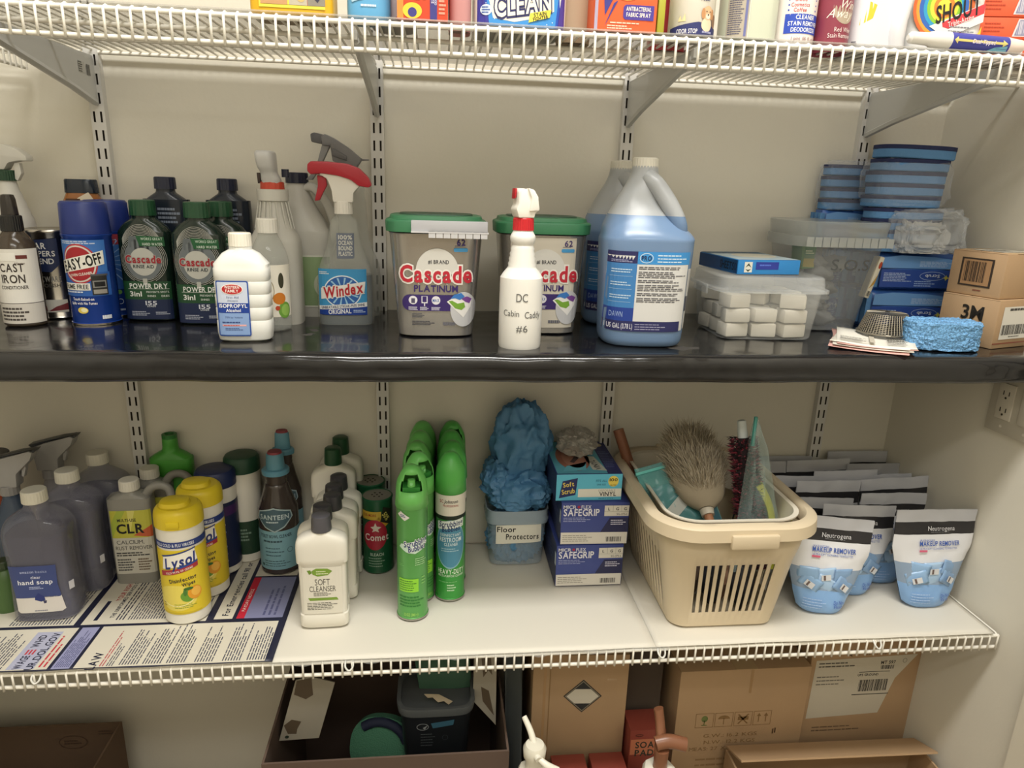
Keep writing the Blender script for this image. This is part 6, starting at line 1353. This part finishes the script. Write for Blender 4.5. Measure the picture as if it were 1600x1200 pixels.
for i in range(13):
    u = i / 12; rows.append([bm.verts.new((-.020 + .045 * u + .006 * math.sin(u * 9 + j * .3), -.12 + .02 * math.sin(u * 7) + .01 * j / 12, .55 * j / 12)) for j in range(13)])
for A, B in zip(rows, rows[1:]):
    for j in range(12): bm.faces.new((A[j], B[j], B[j + 1], A[j + 1]))
o = obj('sheet', bm, P('6a7070', .4), t, smooth=60); s = o.modifiers.new('thick', 'SOLIDIFY'); s.thickness = .001
# left open carton
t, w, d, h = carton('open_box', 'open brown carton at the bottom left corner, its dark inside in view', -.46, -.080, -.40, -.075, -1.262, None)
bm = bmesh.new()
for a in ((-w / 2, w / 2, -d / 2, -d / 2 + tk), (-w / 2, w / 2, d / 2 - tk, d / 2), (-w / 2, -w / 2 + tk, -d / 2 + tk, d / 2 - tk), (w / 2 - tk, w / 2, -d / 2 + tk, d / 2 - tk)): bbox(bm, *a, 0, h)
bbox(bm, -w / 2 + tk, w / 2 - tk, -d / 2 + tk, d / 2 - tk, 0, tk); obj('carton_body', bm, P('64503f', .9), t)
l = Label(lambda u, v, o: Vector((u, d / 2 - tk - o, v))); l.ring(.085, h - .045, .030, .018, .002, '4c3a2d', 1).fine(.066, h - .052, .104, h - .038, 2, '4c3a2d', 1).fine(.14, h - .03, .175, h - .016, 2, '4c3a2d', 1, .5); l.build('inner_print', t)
# pump dispensers
def pump(loc, label, colp, rz, tiltn):
    t = thing('pump_jug', label, 'jug', loc, 0, group='white gallon jugs with pumps')
    wm = P('d9d5c6', .4)
    loft('body', crv([(0, .068, .060, 4), (.004, .074, .066, 4), (.20, .075, .067, 4), (.235, .072, .064, 3.5), (.255, .055, .050, 3), (.268, .030, .030, 2), (.275, .024, .024, 2), (.290, .023, .023, 2)], 3), wm, t, seg=44)
    n = 8; bm = bmesh.new(); rings = []
    for z, r_ in ((.284, .033), (.318, .031), (.330, .026), (.334, .018)): rings.append([bm.verts.new((r_ * (1 + (.07 if i % 3 == 0 else 0)) * math.cos(2 * PI * i / 24), r_ * (1 + (.07 if i % 3 == 0 else 0)) * math.sin(2 * PI * i / 24), z)) for i in range(24)])
    for A, B in zip(rings, rings[1:]):
        for i in range(24): bm.faces.new((A[i], A[(i + 1) % 24], B[(i + 1) % 24], B[i]))
    bm.faces.new(rings[-1]); obj('pump_collar', bm, P('e4e0d2', .35), t, smooth=30)
    if tiltn == 0:
        loft('pump_stem', [(.334, .015), (.352, .0145), (.362, .0195), (.378, .0205), (.386, .016), (.388, .008)], P('e0dccd', .35), t)
        bm = bmesh.new(); sweep(bm, crv([(0, .002, .380), (-.006, .018, .398), (-.016, .036, .414)], 4), .0065, n=10, rad=lambda i: 1 - .03 * i); obj('spout', bm, P('e4e0d2', .35), t, smooth=60)
        bm = bmesh.new(); sweep(bm, crv([(.004, -.019, .374), (.018, -.030, .368), (.036, -.036, .360)], 4), .0058, n=10, flat=.6, rad=lambda i: .8 + .06 * i); tube(bm, (.0, -.012, .376), (.004, -.024, .374), .0065, n=10); obj('lock_lever', bm, P('e4e0d2', .3), t, smooth=60)
    else:
        loft('pump_stem', [(.330, .0135), (.345, .012), (.372, .0135)], M('amber_pump', (150, 100, 72), .3, trans=.3), t); ap = M('amber_pump', (150, 100, 72), .3)
        bm = bmesh.new(); sweep(bm, crv([(-.012, 0, .384), (.012, 0, .388), (.042, -.004, .382)], 4), .0125, n=12, flat=.7); obj('spout', bm, ap, t, smooth=60)
        bm = bmesh.new(); sweep(bm, crv([(.0, .006, .376), (.002, .026, .405), (.0, .036, .428)], 4), .0115, n=12, flat=.7); obj('lock_lever', bm, ap, t, smooth=60)
    return t
pump((.783, -.440, FLOOR), 'white gallon jug with a white pump and lever, bottom centre', None, 0, 0)
pump((1.010, -.452, FLOOR), 'white gallon jug with a brown translucent pump, right of the other pump', None, 0, 1)
o = box('tray', .70, 1.19, -.545, -.375, FLOOR, FLOOR + .075, P('cfc9b8', .5), bev=.003); tag(o, 'pale low bin lid under the two pump jugs on the floor', 'tray')
for nm in ('pump_jug', 'pump_jug.001'): bpy.data.objects[nm].location.z = FLOOR + .0755

# ================================================================== TOP SHELF STOCK (only the lower parts are in view)
Z = ZT + .0096; YF = -.372
def tbox(name, label, cat, x0, x1, h, m, d=.06, yf=YF, bev=.001, rz=0, grp=None):
    t = thing(name, label, cat, ((x0 + x1) / 2, yf + d / 2, Z), rz, grp); box('carton_body', -(x1 - x0) / 2, (x1 - x0) / 2, -d / 2, d / 2, 0, h, m, t, bev=bev); return t
t = thing('cleaner_tub', 'yellow and red tub with small photo panels, far left on the top shelf', 'tub', (.412, -.322, Z))
loft('body', [(0, .054, .030, 8), (.002, .056, .032, 8), (.20, .056, .032, 8), (.21, .05, .028, 8)], P('d8a61c', .4), t)
l = Label(fflat(.0322)); l.rect(-.040, .014, .046, .20, 'c83c2c').rect(-.040, .010, .046, .0135, 'e8dc4c', 1).rect(-.040, .014, -.004, .036, 'c09468', 1).rect(-.002, .014, .022, .036, 'b8b09c', 1).rect(.0225, .014, .046, .036, '8a8478', 1).rect(-.042, .010, -.040, .2, 'e8dc4c', 1).rect(-.004, .014, -.002, .036, 'e8dc4c', 2).rect(-.040, .036, .046, .038, 'e8dc4c', 2).text('LAMINATE', .012, .044, .006, 'f0e4c0', 2, w=.04).ring(.004, .030, .006, .006, .002, '3a4478', 2, 16).ell(.014, .022, .005, .004, 'd0b070', 2).poly([(.024, .024), (.030, .028), (.036, .022), (.042, .03), (.045, .03), (.036, .018), (.030, .024)], '3a3c4c', 2); l.build('label', t)
t = thing('freshener_bottle', 'light blue rounded bottle between the yellow tub and the red carton', 'bottle', (.516, -.335, Z))
loft('body', crv([(0, .026, .018, 3), (.003, .030, .021, 3), (.05, .029, .020, 3), (.11, .020, .016, 2.5), (.13, .012, .012, 2)], 3), P('5fa2cc', .3), t); cap_ribs('cap', .012, .13, .15, P('e0ddd2'), t, 14)
l = Label(fsup(.0305, .0215, 3), cut=.005); l.ring(.006, .036, .012, .005, .001, 'bcd4e2', 0).poly([(-.024, .028), (-.004, .032), (.0, .036), (-.002, .028), (-.022, .022)], 'a8c8dc', 0).fine(-.010, .016, .018, .021, 1, 'd4e6f0', 0); l.build('label', t)
t = thing('aerosol_can', 'pale pink and white can peeking out behind the light blue bottle', 'can', (.548, -.290, Z)); loft('body', [(0, .030), (.002, .032), (.17, .032), (.19, .02)], P('c9bfc4', .4), t); l = Label(fcyl(.0322), cut=.004); l.poly([(.0, .010), (.018, .024), (.03, .03), (.03, .010)], 'b85068'); l.build('label', t)
t = tbox('washer_cleaner_box', 'orange-red carton with sideways lettering Washing Machine Cleaner', 'box', .556, .625, .21, P('dc5034', .5), d=.055)
l = Label(fflat(.0276)); l.rect(-.0345, .002, -.026, .2, 'e88a3c')
for k, s_ in enumerate(('Washing', 'Machine', 'Cleaner')): l.text(s_, -.017 + .0095 * k, .026, .0078, 'f2e6dc', 1, rot=90, al='l')
l.rect(.010, .002, .0195, .2, '3c3a80', 1).text('SUPERIOR', .0135, .022, .0035, 'd8d4e4', 2, rot=90, al='l').text('ODOR DEFENSE', .0175, .020, .0028, 'd8d4e4', 2, rot=90, al='l').rect(.0225, .034, .031, .055, '3a4484', 1).ell(.027, .042, .003, .004, 'c8d0e0', 2).ell(-.014, .012, .013, .010, 'e8c43c', 1).ell(-.014, .010, .006, .006, '3c3a80', 2).fine(.022, .008, .032, .028, 4, 'e8a088', 1); l.build('front_print', t)
t = thing('softener_bottle', 'dusty pink bottle squeezed between the red carton and the blue powder tub', 'bottle', (.642, -.330, Z)); loft('body', crv([(0, .014, .020, 3), (.003, .016, .024, 3), (.12, .016, .024, 3), (.16, .012, .015, 2)], 3), P('c08a88', .35), t); cap_ribs('cap', .010, .16, .18, P('d8c8c4'), t, 14)
t = thing('powder_tub', 'blue and white stain powder tub, lettering OXI CLEAN', 'tub', (.728, -.300, Z))
loft('body', [(0, .062, .052, 6), (.002, .066, .056, 6), (.21, .069, .058, 6), (.22, .066, .055, 6)], P('e6e2d8', .4), t, seg=48)
l = Label(fsup(.0668, .0565, 6), cut=.01); l.rect(-.062, .002, .062, .20, '2a50b0').poly([(-.045, .002), (-.052, .06), (-.04, .2), (.05, .2), (.054, .06), (.048, .002)], '3c8cd0', 1).poly([(-.062, .002), (-.045, .002), (-.056, .05), (-.062, .05)], '3a3890', 1).poly([(.062, .002), (.052, .002), (.058, .06), (.062, .06)], '4a3c90', 1)
l.poly([(-.040, .012), (-.046, .034), (-.032, .044), (-.020, .052), (.044, .066), (.046, .024), (.020, .014), (-.010, .008)], 'e9e3d2', 2)
l.text('CLEAN', .0, .032, .0265, '2a2c5c', 3, w=.080, rot=9, shear=.1, bold='h').text('CLEAN', .0, .032, .0265, 'ece6d4', 5, w=.080, rot=9, shear=.1).text('OXI', .010, .061, .0170, '2a2c5c', 3, w=.046, rot=9, shear=.1, bold='h').text('OXI', .010, .061, .0170, 'ece6d4', 5, w=.046, rot=9, shear=.1)
l.poly([(.010, .008), (.040, .016), (.042, .026), (.012, .020)], 'e8d84c', 6).text('STAIN', .026, .0195, .0045, '2c2c2c', 7, w=.018, rot=12).text('FIGHTER', .027, .0145, .0045, '2c2c2c', 7, w=.022, rot=12).ell(-.050, .022, .008, .007, 'd8e6ee', 3).fine(-.056, .017, -.044, .027, 3, '3a58a0', 4)
rnd = random.Random(4)
for k in range(26): l.ell(rnd.uniform(-.058, .058), rnd.uniform(.004, .07), .0008, .0008, 'dfeaf2', 2, 5)
l.build('label', t)
t = thing('cleaner_bottle', 'plain tan bottle right of the blue powder tub', 'bottle', (.812, -.300, Z)); loft('body', crv([(0, .022, .020, 3), (.003, .025, .023, 3), (.14, .025, .023, 3), (.18, .012, .012, 2)], 3), P('b39f86', .4), t); cap_ribs('cap', .013, .18, .20, P('d8d2c4'), t, 14)
t = tbox('fabric_spray_box', 'orange carton lettered ANTIBACTERIAL FABRIC SPRAY', 'box', .829, .918, .21, P('ee6a3e', .45), d=.055)
l = Label(fflat(.0276)); l.rect(-.0445, .001, -.040, .2, 'a8a0b8').poly([(-.034, .060), (-.010, .060), (-.030, .020)], '3c3a88', 1).poly([(-.018, .036), (-.012, .040), (-.030, .006)], '3c3a88', 1).ell(.0, .062, .026, .022, 'f2a84c', 1).ring(.0, .062, .014, .013, .005, 'e8542c', 2).rrect(-.004, .016, .040, .035, .005, '4a3c94', 1).rect(.030, .016, .040, .035, '4a3c94', 2).text('ANTIBACTERIAL', .018, .0300, .0052, 'eee6e0', 3, w=.036).text('FABRIC SPRAY', .018, .0225, .0052, 'eee6e0', 3, w=.035).fine(-.022, .010, .034, .013, 1, 'f6c8b0', 1).fine(-.026, .003, .012, .009, 2, 'f6c8b0', 1); l.build('front_print', t)
t = tbox('sponge_carton', 'olive and yellow carton edge right of the orange fabric spray carton', 'carton', .9200, .9300, .060, P('a8a434', .5), d=.05)
t = thing('cleaner_bottle', 'red bottle behind the puppy-label can', 'bottle', (.962, -.280, Z)); loft('body', crv([(0, .026, .022, 3), (.003, .028, .024, 3), (.14, .028, .024, 3), (.18, .012, .012, 2)], 3), P('c04048', .35), t); cap_ribs('cap', .013, .18, .20, P('e8e2d8'), t, 14)
l = Label(fsup(.0284, .0244, 3), cut=.005); l.rect(-.027, .0, .027, .016, 'c8b8a4'); l.build('label', t)
t = thing('pet_foam_can', 'white can with a puppy picture and a navy ODOR STOP band', 'can', (.980, -.338, Z)); loft('body', [(0, .0315), (.002, .033), (.19, .033), (.20, .028)], P('e9e3d6', .35), t)
l = Label(fcyl(.0332), cut=.0035); l.poly([(-.045, .001), (-.045, .012), (.0, .019), (.045, .012), (.045, .001)], '2f3468').text('ODOR STOP', -.016, .007, .0058, 'e4e2e8', 1, w=.030).fine(.006, .004, .030, .009, 1, '9a9cc0', 1).text('Stain & Odor Remover', .006, .056, .0048, '3a3c6c', 1, w=.046).text('Foam', .008, .049, .0048, '3a3c6c', 1, w=.014)
l.ell(.014, .031, .0085, .0095, 'dcb48c', 1).ell(.006, .030, .003, .007, 'c08c60', 2).ell(.022, .030, .003, .007, 'c08c60', 2).ell(.014, .027, .004, .0035, 'efe0cc', 2).ell(.014, .029, .0014, .001, '3a2a24', 3).ell(.011, .033, .0009, .0009, '2a201c', 3).ell(.017, .033, .0009, .0009, '2a201c', 3).ell(.013, .016, .009, .009, 'ead2b4', 1).ell(.028, .022, .005, .009, '8a6a54', 1).poly([(-.030, .02), (-.027, .028), (-.024, .021), (-.020, .03), (-.018, .02)], 'e4d4a0', 1); l.build('label', t)
t = thing('cleaner_canister', 'tall pale green-white canister with small print down its left side', 'canister', (1.066, -.335, Z)); loft('body', [(0, .037, .033, 3), (.002, .0395, .035, 3), (.20, .0395, .035, 3), (.21, .03, .03, 2)], P('c6cab6', .4), t)
l = Label(fsup(.0398, .0353, 3), cut=.004); l.rect(-.038, .002, -.012, .19, 'b0a696').fine(-.037, .006, -.020, .07, 22, '5c5a6c', 1, .5).rect(-.018, .004, -.0145, .06, '6c70a0', 1).rect(-.0125, .0, -.0115, .19, 'e2e2d4', 1); l.build('label', t)
t = thing('stain_bottle', 'white bottle with a blue band lettered CLEANER STAIN REMOVER DEODORIZER', 'bottle', (1.136, -.338, Z)); loft('body', crv([(0, .029), (.002, .031), (.15, .031), (.18, .016), (.20, .014)], 3), P('ebe2dc', .35), t); cap_ribs('cap', .016, .20, .22, P('e0ddd2'), t, 16)
l = Label(fcyl(.0312), cut=.0035); l.rect(-.026, .012, .040, .038, '2f4cb4')
for k, (s_, w_) in enumerate((('CLEANER', .030), ('STAIN REMOVER', .050), ('DEODORIZER', .040))): l.text(s_, .004, .0335 - .0082 * k, .0056, 'eef0f6', 1, w=w_)
for k, s_ in enumerate(('Coffee', 'Cosmetics', 'Blood')): l.text(s_, -.006, .043 + .0068 * k, .0050, 'c04c50', 1, w=(.018, .026, .016)[k]).ell(-.022, .043 + .0068 * k, .0014, .0014, '2f4cb4', 1, 5).ell(.020, .043 + .0068 * k, .0014, .0014, '2f4cb4', 1, 5)
l.text('1 pint (16 fl. oz)', .006, .0055, .0045, '8a5a58', 1, w=.040, bold=False); l.build('label', t)
t = thing('wine_stain_bottle', 'burgundy bottle lettered Red Wine Stain Remover', 'bottle', (1.194, -.342, Z)); loft('body', crv([(0, .024), (.002, .026), (.15, .026), (.18, .013)], 3), P('8c3c4c', .35), t); cap_ribs('cap', .013, .18, .20, P('e0ddd2'), t, 14)
l = Label(fcyl(.0262), cut=.0035); l.ell(.006, .052, .019, .024, 'b0a08c', 0).text('Wine', .010, .054, .0110, 'e8e0d4', 1, w=.032, bold=False, shear=.4).text('Away', -.002, .042, .0120, 'e8e0d4', 1, w=.038, bold=False, shear=.4).text('Red Wine', .006, .0205, .0062, 'ecdcd8', 1, w=.028, bold=False).text('Stain Remover', .003, .0125, .0060, 'ecdcd8', 1, w=.038, bold=False); l.build('label', t)
t = thing('bleach_jug', 'large white jug with a moulded handle and a yellow label corner', 'jug', (1.268, -.318, Z)); loft('body', crv([(0, .042, .036, 3.5), (.003, .046, .040, 3.5), (.10, .046, .040, 3.5), (.16, .034, .032, 2.5), (.20, .018, .018, 2)], 3), P('dcdce0', .35), t); cap_ribs('cap', .02, .20, .225, P('3a5a9c'), t, 16)
bm = bmesh.new(); sweep(bm, crv([(.024, -.036, .0), (.020, -.041, .03), (.026, -.040, .075), (.030, -.030, .13)], 5), .012, n=12); obj('handle', bm, P('e0e0e4', .35), t, smooth=70)
l = Label(fsup(.0464, .0404, 3.5), cut=.006); l.poly([(-.044, .026), (-.020, .040), (-.016, .058), (-.026, .062), (-.044, .056)], 'dcc43c').fine(-.042, .004, -.036, .010, 2, '6a6a70', 1); l.build('label', t)
t = thing('laundry_stain_bottle', 'white bottle with rainbow rings and lettering SHOUT Triple-Acting', 'bottle', (1.388, -.300, Z)); loft('body', [(0, .056, .028, 6), (.002, .060, .030, 6), (.17, .060, .030, 6), (.19, .03, .02, 3)], P('e6e6e4', .35), t)
l = Label(fflat(.0302)); 
for k, (rr_, c_) in enumerate(((.050, 'e8703c'), (.045, 'eca848'), (.040, '3a6cc0'), (.0335, '3aa0d0'), (.028, '90c840'), (.023, 'e8e04c'), (.017, 'e88c3c'), (.011, 'f0dc50'))): l.ell(-.012, .068, rr_, rr_ * .95, c_, k * .5)
l.poly([(-.032, .040), (.054, .076), (.055, .050), (.010, .030), (-.012, .030)], 'ecebe8', 5).poly([(-.012, .046), (.054, .076), (.054, .062), (.0, .038), (-.010, .040)], 'd8444c', 6).text('SHOUT', .010, .064, .024, '242226', 7, w=.072, rot=14, shear=.1).text('Triple-Acting', .018, .050, .0068, 'f0d8d4', 8, w=.042, rot=18).fine(.0, .032, .045, .044, 2, '8a8a90', 7, .3).poly([(.050, .034), (.054, .044), (.056, .002), (.0, .010)], 'e8cc44', 5).text('MORE', .032, .017, .0072, '2c2c2c', 7, w=.026); l.build('label', t)
for k, (z_, dx) in enumerate(((0, 0), (.031, .003), (.062, -.002))):
    t = thing('laundry_carton', '%s orange-red carton in the stack at the right end of the top shelf' % ('lowest', 'middle', 'uppermost')[k], 'carton', (1.520 + dx, -.292, Z + z_), -10, 'orange cartons on the top shelf'); box('carton_body', -.066, .066, -.035, .035, 0, .0302, P('e8603c', .5), t, bev=.0006)
    l = Label(fflat(.0352)); l.poly([(-.016, .003), (.006, .003), (.010, .028), (-.010, .028)], 'e6d8d8').poly([(-.013, .0045), (.004, .0045), (.007, .0265), (-.008, .0265)], '8a8ca8', 1).bars(-.010, .006, .004, .025, 'c8c4d0', 2, 6).fine(-.060, .008, -.028, .024, 3, 'b84830', 1, .3).rect(.016, .002, .064, .0285, 'f4704a', 0); l.build('front_print', t)
t = thing('stain_pen', 'large blue and white stain pen lettered Dual-Tipped lying at the shelf front', 'pen', (1.392, -.370, Z + .0125), 0, rot=(0, math.radians(1.5), 0)); 
def penloft(name, prof, m): return obj(name, loftbm([(a,) + (b, b) for a, b in prof], 24), m, t, rot=(0, PI / 2, 0), smooth=40)
penloft('barrel', [(-.028, .0120), (.064, .0120)], P('3c3f98', .35)); penloft('left_cap', [(-.092, .004), (-.088, .0080), (-.060, .0090), (-.055, .0112), (-.028, .0124)], P('dedad2', .35)); penloft('right_cap', [(.064, .0122), (.078, .0105), (.088, .0100), (.094, .006)], P('e6d6cc', .35))
l = Label(fcyl(.0122), cut=.0, off=.0004); l.f = lambda u, v, o: Vector((u, -(.0122 + o) * math.cos(v / .0122), (.0122 + o) * math.sin(v / .0122)))
l.poly([(-.026, .0), (-.020, .005), (-.020, .0016), (.052, .0016), (.052, .005), (.060, .0), (.052, -.005), (.052, -.0016), (-.020, -.0016), (-.020, -.005)], 'd8c878').rect(.002, -.0034, .040, .0034, '3c3f98', 1).text('Dual-Tipped', .021, .0, .0052, 'dcd4e4', 2, w=.036, shear=.15).poly([(.030, -.012), (.062, -.012), (.060, -.003), (.040, -.006)], '7ab8d0', 1); l.build('print', t)
